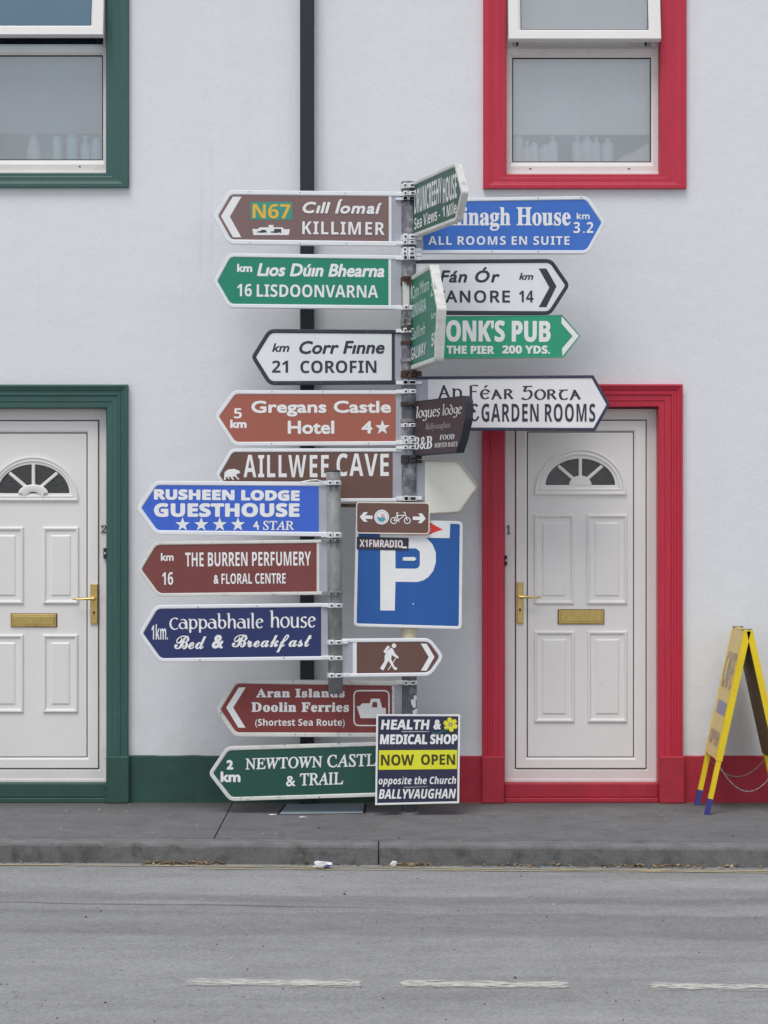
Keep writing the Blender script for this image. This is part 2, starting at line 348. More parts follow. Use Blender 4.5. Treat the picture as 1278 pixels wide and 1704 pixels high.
for k in range(-5, 6):
    x0 = kx + k * 1.83 + (.0 if k in (0,) else .45 if k > 0 else -.35) + .004; x1 = x0 + (2.272 if k == 0 else 1.822)
    if k == -1: x1 += .35
    g = G(); rs = []
    n = 44
    for i in range(n + 1):
        x = x0 + (x1 - x0) * i / n
        e = .004 if i in (0, n) else 0
        c = .0 if rk.random() > .12 else rk.random() * .010       # chipped arris
        w = rk.random() * .0022
        y = kerb_y(x)
        rs.append([(x, y + .13, -.25), (x, y + .13, -.001 - e), (x, y + .026 + c, .0 + w * .6 - e), (x, y + .012 + w + c, -.006 - c - e), (x, y - .001 - w + c * .4, -.022 - c), (x, y - .012 - w, -.14), (x, y - .012, -.25)])
    g.rings(rs, cap=(True, True)); g.out('kerb_stone', M_KERB, kb, smooth=False)
# painted lines
def worn_mat(name, col, lo, hi, sc, rough=.8):
    m, t, p = base(name); o = t.nodes['Material Output']
    g = N(t, 'ShaderNodeNewGeometry'); mp = N(t, 'ShaderNodeMapping'); mp.inputs['Scale'].default_value = sc; t.links.new(g.outputs['Position'], mp.inputs[0])
    n = N(t, 'ShaderNodeTexNoise', Scale=1.0, Detail=8, Roughness=.75); t.links.new(mp.outputs[0], n.inputs['Vector'])
    at = N(t, 'ShaderNodeAttribute', attribute_name='edge'); 
    ad = N(t, 'ShaderNodeMath', operation='SUBTRACT'); t.links.new(n.outputs['Fac'], ad.inputs[0])
    mu = N(t, 'ShaderNodeMath', operation='MULTIPLY'); t.links.new(at.outputs['Fac'], mu.inputs[0]); mu.inputs[1].default_value = .17; t.links.new(mu.outputs[0], ad.inputs[1])
    r = N(t, 'ShaderNodeMapRange'); t.links.new(ad.outputs[0], r.inputs[0]); r.inputs['From Min'].default_value = lo; r.inputs['From Max'].default_value = hi
    p.inputs['Base Color'].default_value = col; p.inputs['Roughness'].default_value = rough
    t.links.new(r.outputs[0], p.inputs['Alpha'])
    return m
def line_strip(name, m, path, w, label=None):
    """painted strip with an 'edge' attribute that rises to 1 at its borders so that wear eats in from the sides"""
    cols = 7; v = []; e = []; f = []
    for i, (x, y) in enumerate(path):
        a = min(1, 1.6 * max(0, 1 - min(i, len(path) - 1 - i) / 2.5))
        for j in range(cols):
            q = j / (cols - 1); v.append((x, y + (q - .5) * w, ROADZ + .004)); e.append(max(a, abs(q - .5) * 2) ** 2)
    for i in range(len(path) - 1):
        for j in range(cols - 1): f.append((i * cols + j, i * cols + j + 1, (i + 1) * cols + j + 1, (i + 1) * cols + j))
    o = part(name, v, f, m, kind='structure')
    at = o.data.attributes.new('edge', 'FLOAT', 'POINT')
    for i, q in enumerate(e): at.data[i].value = q
    return o
M_YLINE = worn_mat('worn_yellow_road_paint', (.50, .42, .25, 1), .38, .52, (4, 30, 1))
M_WLINE = worn_mat('worn_white_road_paint', (.60, .59, .54, 1), .37, .50, (12, 60, 1))
line_strip('yellow_line', M_YLINE, [(-7 + .15 * i, kerb_y(-7 + .15 * i) - .105 - .02 * math.sin(i * .13)) for i in range(94)], .055)
line_strip('yellow_line', M_YLINE, [(-1.15 + .12 * i, kerb_y(-1.15 + .12 * i) - .165) for i in range(40)], .035)
def road_pt(px, py): D = F * (H - ROADZ) / (py - 852); return ((px - 639) / F * D, D + CAMY)
for a, b in (((298, 1635), (612, 1638)), ((656, 1638), (957, 1640)), ((1070, 1642), (1390, 1645)), ((-40, 1632), (120, 1633))):
    if a[0] < 0: continue
    p0, p1 = road_pt(*a), road_pt(*b)
    line_strip('white_line', M_WLINE, [(p0[0] + (p1[0] - p0[0]) * i / 40, p0[1] + (p1[1] - p0[1]) * i / 40) for i in range(41)], .14)

# ---------------------------------------------------------------- the two houses
XB = X(697); EAVE = 5.7
def poly_ring(g, pts_list):  g.rings(pts_list)
def ell(cx, cz, a, b, y, n=28):
    return [(cx + a * math.cos(math.pi * k / n), y, cz + b * math.sin(math.pi * k / n)) for k in range(n + 1)]
def house(side):
    green = side == 'green'
    paint, plinthm = (M_GREEN, M_GPLINTH) if green else (M_RED, M_RPLINTH)
    x0, x1 = (-7.0, XB) if green else (XB, 7.0)
    h = thing('house', ('white rendered house with green door and window surrounds, left of the signpost' if green else
              'white rendered house with red door and window surrounds, right of the signpost'), 'house', ((x0 + x1) / 2, 0, 0))
    # openings in photo pixels
    if green:
        dL, dR, dT = -67.2, 178.4, 679; wL, wR, wB = -86, 177.3, 289
        so_ = (-102.8, 214, 640.5); wo = (-122, 215, 313)
    else:
        dL, dR, dT = 838.8, 1095, 677; wL, wR, wB = 842.4, 1098, 291
        so_ = (802, 1134.5, 640); wo = (803.8, 1141, 315)
    WT = 5.28
    dl, dr, dt, wl, wr, wb = X(dL), X(dR), Z(dT), X(wL), X(wR), Z(wB)
    # front wall as a grid of cells with the openings left out
    xs = sorted({x0, dl, dr, wl, wr, x1}); zs = [-.3, 0, dt, wb, WT, EAVE]
    g = G()
    for i in range(len(xs) - 1):
        for j in range(len(zs) - 1):
            a, b, c, d = xs[i], xs[i + 1], zs[j], zs[j + 1]; mx, mz = (a + b) / 2, (c + d) / 2
            if dl < mx < dr and mz < dt and mz > 0: continue
            if wl < mx < wr and wb < mz < WT: continue
            g.add([(a, 0, c), (b, 0, c), (b, 0, d), (a, 0, d)], [(0, 1, 2, 3)])
    e = x0 if green else x1
    g.add([(e, 0, -.3), (e, 7, -.3), (e, 7, EAVE), (e, 0, EAVE), (e, 3.5, EAVE + 2.4)], [(0, 1, 2, 4, 3)])
    g.add([(x0, 7, -.3), (x1, 7, -.3), (x1, 7, EAVE), (x0, 7, EAVE)], [(0, 1, 2, 3)])
    pw = (x1 if green else x0) + (-.004 if green else .004)
    g.add([(pw, .02, -.3), (pw, 6.99, -.3), (pw, 6.99, EAVE), (pw, .02, EAVE)], [(0, 1, 2, 3)])
    me = g.out('wall', M_WALL, h)
    for f in me.data.polygons:      # front faces must look at the street
        pass
    r = G(); r.box(x0, x1, -.25, -.22, EAVE - .12, EAVE + .02)
    r.add([(x0, -.3, EAVE - .05), (x1, -.3, EAVE - .05), (x1, 3.5, EAVE + 2.45), (x0, 3.5, EAVE + 2.45), (x0, 7.3, EAVE - .05), (x1, 7.3, EAVE - .05)], [(0, 1, 2, 3), (3, 2, 5, 4)])
    r.out('roof', mat('slate', (.07, .075, .085, 1), .6), h)
    # plinth band
    zt = Z(1257); g = G()
    b0, b1 = X(so_[0]), X(so_[1])
    for a, b in ((x0, b0 + .01), (b1 - .01, x1)):
        n = max(2, int((b - a) / .05)); rs = []
        for i in range(n + 1):
            x = a + (b - a) * i / n; w = random.uniform(-.0022, .0022)
            rs.append([(x, .01, -.05), (x, -.012, -.05), (x, -.012, zt + w - .006), (x, -.006, zt + w), (x, .01, zt + w)])
        g.rings(rs, cap=(True, True))
    g.out('plinth', plinthm, h)
    # ---- door surround: moulded U swept round the opening
    def sweep(o, i, prof, closed):
        """o, i: outer and inner rects (l, r, b, t); prof: (t, y)"""
        rs = []
        for tt, y in prof:
            l, r_, b, t_ = (o[k] + (i[k] - o[k]) * tt for k in range(4))
            rs.append([(l, y, b), (l, y, t_), (r_, y, t_), (r_, y, b)])
        g = G(); g.rings(rs, closed=closed); return g
    O = (X(so_[0]), X(so_[1]), .0, Z(so_[2])); I = (dl, dr, .0, dt)
    prof = [(0, .0), (0, -.044), (.03, -.047), (.10, -.047), (.13, -.038), (.22, -.037), (.26, -.030), (.34, -.029), (.37, -.034), (.45, -.034), (.49, -.026), (.72, -.025), (.75, -.021), (.97, -.020), (1, -.016), (1, .12)]
    sr = sweep(O, I, prof, False).out('door_surround', paint, h)
    pz = Z(1257)
    for (a, b) in ((so_[0] - 1, dL + .0), (dR - .0, so_[1] + 3)):
        g = G(); g.bevbox(X(a) + .0005, X(b) - .0005, -.056, .0, .0, pz, .006); g.out('plinth_block', plinthm, sr)
    # sill under the door
    g = G(); g.bevbox(dl + .001, dr - .001, -.006, .14, .028, Z(1302, .05), .004); g.bevbox(dl + .001, dr - .001, -.028, .14, .0, .0275, .004); g.out('door_sill', plinthm, h)
    # ---- white frame, sash, leaf
    Y = .075
    def q(l, r_, t_, b, y): return (X(l, y), X(r_, y), Z(b, y), Z(t_, y))
    if green: fr = (-65.8, 177.5, 680, 1302.5); gp = (-54, 165.2, 699, 1280); sh = (-34.2, 145.6, 719.8, 1260.6); cx = 55.6
    else: fr = (839.5, 1093.6, 680, 1302.5); gp = (856.9, 1076.2, 698.3, 1280); sh = (876.8, 1055, 718, 1260.6); cx = 965.6
    fo = q(*fr, Y); fi = q(*gp, Y)
    g = sweep(fo, fi, [(0, Y + .05), (0, Y), (.06, Y - .003), (.25, Y - .003), (.3, Y), (.9, Y), (1, Y + .004), (1, Y + .05)], True)
    dfr = g.out('door_frame', M_UPVC2, h)
    g = G(); g.box(fo[0] + .01, fo[1] - .01, Y + .014, Y + .018, fo[2] + .01, fi[2] + .03); 
    for a, b in ((fi[0] - .01, fi[0] + .02), (fi[1] - .02, fi[1] + .01)): g.box(a, b, Y + .014, Y + .018, fi[2], fi[3])
    g.box(fi[0], fi[1], Y + .0141, Y + .0181, fi[3] - .02, fi[3] + .01)
    g.out('dark_gap_seal', M_SEAL, dfr)  # black strips backing the gap, put in to darken it like shade
    gap = .006
    so2 = (fi[0] + gap, fi[1] - gap, fi[2] + gap, fi[3] - gap); si = q(*sh, Y)
    lo = (si[0] + gap, si[1] - gap, si[2] + gap, si[3] - gap)
    # leaf with a fanlight opening
    fb = 820.7 if green else 807.1; fa, fh = (60, 48) if green else (57.8, 44)
    sc = (Y - CAMY) / F
    ccx, cz = X(cx, Y), Z(fb, Y)
    bm = bmesh.new()
    outer = [(lo[0], Y, lo[2]), (lo[1], Y, lo[2]), (lo[1], Y, lo[3]), (lo[0], Y, lo[3])]
    hole = ell(ccx, cz, fa * sc, fh * sc, Y)
    for loop in (outer, hole):
        vs = [bm.verts.new(p) for p in loop]
        for i in range(len(vs)): bm.edges.new((vs[i], vs[(i + 1) % len(vs)]))
    bmesh.ops.triangle_fill(bm, use_beauty=True, edges=bm.edges[:], normal=(0, -1, 0))
    bm.verts.index_update(); V = [v.co.copy() for v in bm.verts]; Fc = [tuple(v.index for v in f.verts) for f in bm.faces]; bm.free()
    g = G().add(V, Fc)
    g.rings([[(a, Y + d, b) for a, _, b in outer] for d in (0, .03)]); g.rings([[(a, Y + d, b) for a, _, b in hole] for d in (0, .03)])
    door = g.out('door', M_UPVC, h, label='white panelled door with brass letter plate and %s fanlight' % ('arched-hub' if green else 'half-round'))
    g = G(); g.box(lo[0] - .01, lo[0] + .012, Y + .014, Y + .018, lo[2], lo[3]); g.box(lo[1] - .012, lo[1] + .01, Y + .014, Y + .018, lo[2], lo[3])
    g.box(lo[0] + .012, lo[1] - .012, Y + .014, Y + .018, lo[3] - .012, lo[3] + .01); g.box(lo[0] + .012, lo[1] - .012, Y + .014, Y + .018, lo[2] - .01, lo[2] + .012)
    g.out('dark_gap_seal', M_SEAL, door)  # black backing again, standing in for the shade of the gap round the leaf
    g = sweep(so2, si, [(0, Y + .03), (0, Y - .002), (.05, Y - .006), (.8, Y - .006), (.92, Y - .003), (1, Y + .002), (1, Y + .03)], True); g.out('sash', M_UPVC, door)
    def panel(l, t_, r_, b):
        a = q(l, r_, t_, b, Y); rs = []
        for ins, y in ((0, .0005), (.001, -.008), (.006, -.012), (.013, -.012), (.019, -.004), (.025, -.002), (.046, -.002), (.053, -.0075), (.056, -.008)):
            rs.append([(a[0] + ins, Y + y, a[2] + ins), (a[1] - ins, Y + y, a[2] + ins), (a[1] - ins, Y + y, a[3] - ins), (a[0] + ins, Y + y, a[3] - ins)])
        g = G(); g.rings(rs, cap=(False, True)); g.out('panel', M_UPVC, door)
    if green: pn = [(71.6, 877, 131.5, 1005), (-20.3, 877, 39.6, 1005), (71.6, 1055.6, 130, 1185.9), (-19, 1055.6, 39.4, 1185.9)]
    else: pn = [(888.6, 855.8, 955, 1005.6), (976.3, 855.8, 1043.6, 1005.6), (888.6, 1050, 955.9, 1202), (977.6, 1050, 1043.6, 1202)]
    for p_ in pn: panel(*p_)
    # fanlight
    ob = 833.3 if green else 823.7; oa, oh = (75, 73.9) if green else (77, 78)
    rs = []
    for tt, y in ((0, 0), (0, -.010), (.05, -.014), (.22, -.014), (.32, -.008), (.42, -.008), (.5, -.011), (.6, -.011), (.7, -.006), (1, -.004), (1, .012)):
        rs.append(ell(ccx, Z(ob + (fb - ob) * tt, Y), (oa + (fa - oa) * tt) * sc, (oh + (fh - oh) * tt) * sc, Y + y))
    g = G(); g.rings(rs); fl = g.out('fanlight', M_UPVC, door)
    g = G()
    if green:
        rr = []
        for a_, b_, y in ((24.4, 14.4, .012), (24.4, 14.4, -.012), (22, 12.8, -.016), (18, 8, -.016), (16, 2.5, -.012), (16, 2.5, .004)):
            n = 20; zc = fb if a_ > 17 else fb + 0
            rr.append([(ccx + a_ * sc * math.cos(math.pi * k / n), Y + y, Z(zc if a_ > 17 else ob, Y) + (b_ if a_ > 17 else 15) * sc * math.sin(math.pi * k / n)) for k in range(n + 1)])
        g.rings(rr, closed=False)
    else:
        g.rings([ell(ccx, cz - .001, 18.7 * sc, 16 * sc, Y + .012, 16), ell(ccx, cz - .001, 18.7 * sc, 16 * sc, Y - .004, 16), ell(ccx, cz, 17.5 * sc, 15 * sc, Y - .007, 16)], cap=(True, True))
    g.out('hub', M_UPVC, door)
    dx, dz_ = (42, 33.5) if green else (38.5, 31.5)
    for ax, az in ((0, fh + .5), (-dx * .92, dz_ * .98), (dx * .92, dz_ * .98)):
        d = Vector((ax, 0, az)) * sc; nrm = Vector((-d.z, 0, d.x)).normalized() * 2.7 * sc; c0 = Vector((ccx, 0, cz)) + d * .30; c1 = Vector((ccx, 0, cz)) + d * 1.03
        g = G(); g.rings([[tuple(p_ + Vector((0, y, 0))) for p_ in (c0 + nrm * w, c1 + nrm * w, c1 - nrm * w, c0 - nrm * w)] for w, y in ((1, Y + .012), (1, Y - .002), (.6, Y - .005))], cap=(True, True)); g.out('glazing_bar', M_UPVC, door)
    g = G(); e_ = ell(ccx, cz, fa * sc, fh * sc, Y + .013); g.add(e_, [tuple(range(len(e_)))]); g.out('pane', M_OBSC, door)
    # letter plate
    if green: lp = (19.1, 94.2, 1021.7, 1042.5)
    else: lp = (929, 1004.5, 1015, 1037.8)
    a = q(lp[0], lp[1], lp[2], lp[3], Y)
    g = G(); g.bevbox(a[0], a[1], Y - .011, Y, a[2], a[3], .003); g.bevbox(a[0] + .012, a[1] - .012, Y - .016, Y - .0112, a[2] + .012, a[3] - .011, .002); g.out('letter_plate', M_BRASS, door)
    g = G(); g.bevbox(a[0] - .004, a[1] + .004, Y - .004, Y, a[2] - .004, a[3] + .004, .001); g.out('letter_plate_surround', mat('tarnished_brass', (.16, .09, .05, 1), .5, .6), door)
    # handle
    if green: hp = (151, 163.2, 971.5, 1038.3, -1, 157, 996)
    else: hp = (859.8, 870.6, 969, 1037.8, 1, 865, 992.9)
    a = q(hp[0], hp[1], hp[2], hp[3], Y); hx, hz = X(hp[5], Y), Z(hp[6], Y)
    g = G(); g.bevbox(a[0], a[1], Y - .018, Y - .006, a[2], a[3], .003)
    g.tube([(hx, Y - .018, hz), (hx, Y - .05, hz)], .009, 10)
    L = 34 * sc * hp[4]
    g.tube([(hx - .006 * hp[4], Y - .052, hz), (hx + L * .2, Y - .055, hz + .001), (hx + L * .5, Y - .056, hz - .001), (hx + L * .8, Y - .056, hz - .002), (hx + L, Y - .052, hz)], .006, 8, [.009, .0085, .0062, .0055, .004])
    hd = g.out('handle', M_BRASS, door, smooth=False)
    g = G(); kz = Z(1019 if green else 1014, Y); g.tube([(hx, Y - .0165, kz), (hx, Y - .0195, kz)], .007, 12); g.box(hx - .002, hx + .002, Y - .0193, Y - .0175, kz - .016, kz); g.out('keyhole', M_BLACK, door)
    # number and bell on the frame
    if green: nb = ('2', 168, 178.3, 874, 886.5); bl = (172.3, 178.3, 912, 929.5)
    else: nb = ('1', 843, 849.5, 873.5, 889); bl = (839.5, 844, 924.5, 940.5)
    NUMS.append((nb, Y, h, dfr))
    a = q(bl[0], bl[1], bl[2], bl[3], Y - .01)
    g = G(); g.bevbox(a[0], a[1], Y - .022, Y - .004, a[2], a[3], .002); bb = g.out('doorbell', M_BLACK, h)
    g = G(); g.bevbox((a[0] + a[1]) / 2 - .004, (a[0] + a[1]) / 2 + .004, Y - .026, Y - .0222, (a[2] + a[3]) / 2 - .006, (a[2] + a[3]) / 2 + .006, .002); g.out('button', M_UPVC, bb)
    # hallway
    g = G(); g.add([(dl, .125, 0), (dr, .125, 0), (dr, .125, dt), (dl, .125, dt), (dl - .3, 3, 0), (dr + .3, 3, 0), (dr + .3, 3, dt + .2), (dl - .3, 3, dt + .2)], [(0, 1, 5, 4), (1, 2, 6, 5), (2, 3, 7, 6), (3, 0, 4, 7), (4, 5, 6, 7)])
    g.out('hall', M_HALL, h)
    # ---- window
    Ow = (X(wo[0]), X(wo[1]), Z(wo[2]), WT + .13); Iw = (wl, wr, wb, WT)
    prof = [(0, 0), (0, -.030), (.03, -.034), (.26, -.034), (.33, -.0315), (.40, -.031), (.44, -.029), (.72, -.029), (.76, -.0275), (.97, -.027), (1, -.022), (1, .10)]
    sweep(Ow, Iw, prof, True).out('window_surround', paint, h)
    Yw = .045
    if green: tr0, tr1, gb, gl, gr_, fl_, fr_, fbm = 76.5, 91.5, 266.5, -70.3, 171.4, -81, 177, 287
    else: tr0, tr1, gb, gl, gr_, fl_, fr_, fbm = 80.3, 95.7, 270, 852.3, 1083.5, 842.6, 1095.6, 288.5
    def rect(l, r_, t_, b, y): return (X(l, y), X(r_, y), Z(b, y), t_ if t_ > 2000 else Z(t_, y))
    oo = (wl + .001, wr - .001, wb + .001, Z(tr0, Yw)); ii = (X(gl, Yw), X(gr_, Yw), Z(gb, Yw), Z(tr1, Yw))
    g = sweep(oo, ii, [(0, Yw + .05), (0, Yw), (.08, Yw - .004), (.7, Yw - .004), (.85, Yw + .001), (1, Yw + .006), (1, Yw + .04)], True)
    win = g.out('window', M_UPVC2, h, label='white framed window with its top sash pushed open')
    # upper opening frame
    o2 = (wl + .001, wr - .001, Z(tr0, Yw) - .002, WT); i2 = (ii[0], ii[1], Z(tr0, Yw) + .012, WT - .05)
    sweep(o2, i2, [(0, Yw + .05), (0, Yw + .004), (.5, Yw + .002), (.8, Yw + .012), (1, Yw + .012), (1, Yw + .06)], True).out('opening_frame', M_UPVC2, win)
    g = G(); g.bevbox(wl + .001, wr - .001, Yw - .016, Yw + .03, wb + .001, Z(fbm - 1.5, Yw), .003); g.out('sill_lip', M_UPVC2, win)
    gs = sweep((ii[0] - .002, ii[1] + .002, ii[2] - .002, ii[3] + .002), (ii[0] + .006, ii[1] - .006, ii[2] + .006, ii[3] - .006), [(0, Yw + .008), (.5, Yw + .006), (1, Yw + .01)], True); gs.out('dark_gap_seal', M_SEAL, win)
    g = G(); g.add([(ii[0], Yw + .014, ii[2]), (ii[1], Yw + .014, ii[2]), (ii[1], Yw + .014, ii[3]), (ii[0], Yw + .014, ii[3])], [(0, 1, 2, 3)]); g.out('pane', M_GLASS if green else M_GLASSR, win)
    # weep holes
    for fx in ((.13, .84)):
        g = G(); wx = ii[0] + (ii[1] - ii[0]) * fx; wz = Z(gb + 11, Yw); g.box(wx - .006, wx + .006, Yw - .005, Yw, wz - .004, wz + .003); g.out('weep_hole', M_SEAL, win)
    # top-hung sash pushed out at the bottom
    D = .165; ys = Yw - D
    if green: sx1 = X(171.6, ys); sx0 = sx1 - .865; sz = Z(58, ys)
    else: sx0, sx1 = X(846.3, ys), X(1100.3, ys); sz = Z(65, ys)
    zt_ = WT - .012; ang = math.asin(D / (zt_ - sz)); Lh = (zt_ - sz) / math.cos(ang)
    def SP(x, d, n):   # d: distance down the sash from its hinge, n: outward
        return (x, Yw - d * math.sin(ang) - n * math.cos(ang), zt_ - d * math.cos(ang) + n * math.sin(ang))
    rail = 20.5 * (12 + ys) / F; bot = 17 * (12 + ys) / F
    rs = []
    for tt, n in ((0, -.045), (0, -.002), (.05, .002), (.8, .002), (.93, -.003), (1, -.008), (1, -.045)):
        a, b, c, d = sx0 + rail * tt, sx1 - rail * tt, rail * tt, Lh - bot * tt
        rs.append([SP(a, d, n), SP(a, c, n), SP(b, c, n), SP(b, d, n)])
    g = G(); g.rings(rs + [rs[0]]); sa = g.out('sash', M_UPVC, win)
    a, b, c, d = sx0 + rail, sx1 - rail, rail, Lh - bot
    g = G(); rs = []
    for ins, n in ((-.002, -.009), (.004, -.010)): rs.append([SP(a + ins, d - ins, n), SP(a + ins, c + ins, n), SP(b - ins, c + ins, n), SP(b - ins, d - ins, n)])
    g.rings(rs); g.out('dark_gap_seal', M_SEAL, win)
    g = G(); g.add([SP(a, d, -.016), SP(b, d, -.016), SP(b, c, -.016), SP(a, c, -.016)], [(0, 1, 2, 3)]); g.out('pane', M_GLASSB if green else M_GLASS, win)
    for sxx in (ii[0] + .03, ii[1] - .03):       # friction stays
        g = G(); g.tube([(sxx, Yw + .02, Z(tr0, Yw) + .02), SP(sxx, Lh * .86, -.04)], .006, 6); g.out('stay', M_BOLT, win)
    # room behind, window board and blind
    g = G(); y0, y1 = .10, 3.2
    g.add([(wl, y0, wb), (wr, y0, wb), (wr, y0, WT), (wl, y0, WT), (wl, .3, wb), (wr, .3, wb), (wr, .3, WT), (wl, .3, WT)], [(0, 1, 5, 4), (1, 2, 6, 5), (2, 3, 7, 6), (3, 0, 4, 7)])
    rx0, rx1, rz0, rz1 = wl - .5, wr + .9, wb - .9, WT + .1
    g.add([(rx0, .3, rz0), (rx1, .3, rz0), (rx1, .3, rz1), (rx0, .3, rz1), (rx0, y1, rz0), (rx1, y1, rz0), (rx1, y1, rz1), (rx0, y1, rz1)], [(0, 1, 5, 4), (1, 2, 6, 5), (2, 3, 7, 6), (3, 0, 4, 7), (4, 5, 6, 7)])
    for aa in ((rx0, wl, rz0, rz1), (wr, rx1, rz0, rz1), (wl, wr, rz0, wb), (wl, wr, WT, rz1)):
        g.add([(aa[0], .3, aa[2]), (aa[1], .3, aa[2]), (aa[1], .3, aa[3]), (aa[0], .3, aa[3])], [(0, 1, 2, 3)])
    g.out('room', M_INSIDE, h)
    g = G(); g.bevbox(wl + .002, wr - .002, .096, .34, wb + .002, Z(gb, .1) - .004, .003); g.out('window_board', M_UPVC, h)
    SILL[side] = (wl, wr, Z(gb, .1) - .004)
    yb = .118 if not green else .122
    zb = Z(220 if not green else 218, yb); g = G(); n = 26; rs = []
    bx0, bx1 = wl + .012, wr - .012
    BT = WT - .06 if not green else Z(84, yb)
    for i in range(n + 1):
        x = bx0 + (bx1 - bx0) * i / n; w = .0025 * math.sin(i * .9) + .002 * math.sin(i * 2.3)
        rs.append([(x, yb + w * .3, BT), (x, yb + w, (BT + zb) / 2), (x, yb + w * .6, zb), (x, yb + .002 + w * .6, zb), (x, yb + .002 + w, (BT + zb) / 2), (x, yb + .002 + w * .3, BT)])
    g.rings(rs, cap=(True, True)); g.bevbox(bx0, bx1, yb - .006, yb + .008, zb - .016, zb - .0005, .003)
    g.out('blind', M_BLIND2 if green else M_BLIND, h)
    return h
NUMS = []; SILL = {}
HG = house('green'); HR = house('red')
# bottles on the window boards
def bottle(side, px, wpx, toppx, kind, col, label, y=.155):
    wl, wr, z0 = SILL[side]; x = X(px, y); r = wpx / F * (12 + y) / 2; h = Z(toppx, y) - z0
    m = mat('bottle_' + '_'.join('%d' % c for c in col), C(*col, .5), .4, var=.02)
    t = thing('bottle', label, 'bottle', (x, y, z0), 'bottles along the window boards')
    g = G(); cap = G()
    if kind == 'cone': g.lathe((x, y, z0), [(r * .96, 0), (r, .01), (r, h * .3), (r * .7, h * .6), (r * .42, h * .75), (r * .4, h * .76)]); cap.lathe((x, y, z0), [(r * .42, h * .765), (r * .40, h * .82), (r * .2, h * .93), (r * .12, h)])
    elif kind == 'tube': g.lathe((x, y, z0), [(r * .9, 0), (r, .008), (r, h * .85), (r * .9, h * .9)]); cap.lathe((x, y, z0), [(r * .8, h * .905), (r * .8, h * .99), (r * .7, h)])
    elif kind == 'pump': g.lathe((x, y, z0), [(r * .95, 0), (r, .008), (r, h * .6), (r * .8, h * .68), (r * .4, h * .74), (r * .38, h * .8)]); cap.lathe((x, y, z0), [(r * .42, h * .805), (r * .42, h * .9), (r * .5, h * .93), (r * .5, h)])
    else: g.lathe((x, y, z0), [(r * .9, 0), (r, .008), (r, h * .72), (r * .85, h * .82), (r * .5, h * .88)]); cap.lathe((x, y, z0), [(r * .5, h * .885), (r * .5, h * .98), (r * .4, h)])
    g.out('bottle_body', m, t, smooth=True); cap.out('cap', mat('cap_pink', (.75, .42, .40, 1), .4) if kind == 'cone' else m, t, smooth=True)
for a in (('green', 56, 24, 216, 'cone', (225, 228, 228), 'white cone shaped bottle with pink nozzle in the green window'),
          ('green', 95, 15, 227, 'tube', (150, 196, 225), 'pale blue tube beside the cone shaped bottle'),
          ('green', 120, 18, 224, 'tube', (140, 188, 224), 'second pale blue tube in the green window'),
          ('green', 142, 15, 225, 'pump', (158, 200, 222), 'pale blue pump bottle in the green window'),
          ('green', 160, 16, 230, 'tube', (136, 180, 215), 'blue tube at the right end of the green window'),
          ('red', 862, 17, 220, 'round', (225, 190, 170), 'peach coloured bottle at the left end of the red window'),
          ('red', 877, 13, 234, 'pump', (200, 204, 226), 'small lilac bottle beside the peach bottle'),
          ('red', 889, 14, 238, 'tube', (205, 216, 230), 'short pale tube beside the lilac bottle'),
          ('red', 907, 20, 241, 'round', (232, 234, 240), 'squat white jar left of the tall capped bottle'),
          ('red', 920, 17, 221, 'pump', (220, 232, 234), 'tall white bottle with pump top in the red window'),
          ('red', 960, 16, 222, 'pump', (186, 220, 222), 'pale aqua bottle in the middle of the red window'),
          ('red', 977, 18, 226, 'round', (205, 200, 208), 'pinkish grey bottle between the two aqua bottles'),
          ('red', 992, 15, 221, 'pump', (170, 216, 214), 'aqua pump bottle right of the pinkish bottle'),
          ('red', 1011, 19, 231, 'round', (228, 236, 236), 'white round shouldered bottle beside the folded towel')):
    bottle(*a)
wl, wr, z0 = SILL['red']; g = G(); rs = []
for i in range(13):
    q_ = i / 12; x = X(1024, .16) + (X(1083, .16) - X(1024, .16)) * q_; hh = .012 + .115 * q_ ** .8 + .006 * math.sin(q_ * 9)
    rs.append([(x, .16 + .055 * math.cos(math.pi * k / 8), z0 + hh * math.sin(math.pi * k / 8)) for k in range(9)])
g.rings(rs, cap=(True, True))
o = g.out('towel', mat('cream_towel', (.80, .78, .72, 1), .95, bump=.003, bscale=90), origin=(X(1060, .16), .16, z0), smooth=True); tag(o, 'folded cream towel at the right end of the red window', 'towel')
# downpipe
g = G(); px0, px1 = X(499.5, -.05), X(522.5, -.05)
for z0_, z1_ in ((0, 2.05), (2.052, 5.6)):
    c = .006; ring = lambda z: [(px0, -.012, z), (px0, -.075 + c, z), (px0 + c, -.075, z), (px1 - c, -.075, z), (px1, -.075 + c, z), (px1, -.012, z)]
    g.rings([ring(z0_), ring(z1_)], cap=(True, True))
dp = thing('drainpipe', 'black square downpipe running down the white wall behind the signs', 'drainpipe', (X(511, 0), 0, 0)); g.out('pipe', M_PIPE, dp)
for z_ in (1.2, 4.9): g = G(); g.box(px0 - .004, px1 + .004, -.079, 0, z_, z_ + .035); g.out('clip', M_PIPE, dp)

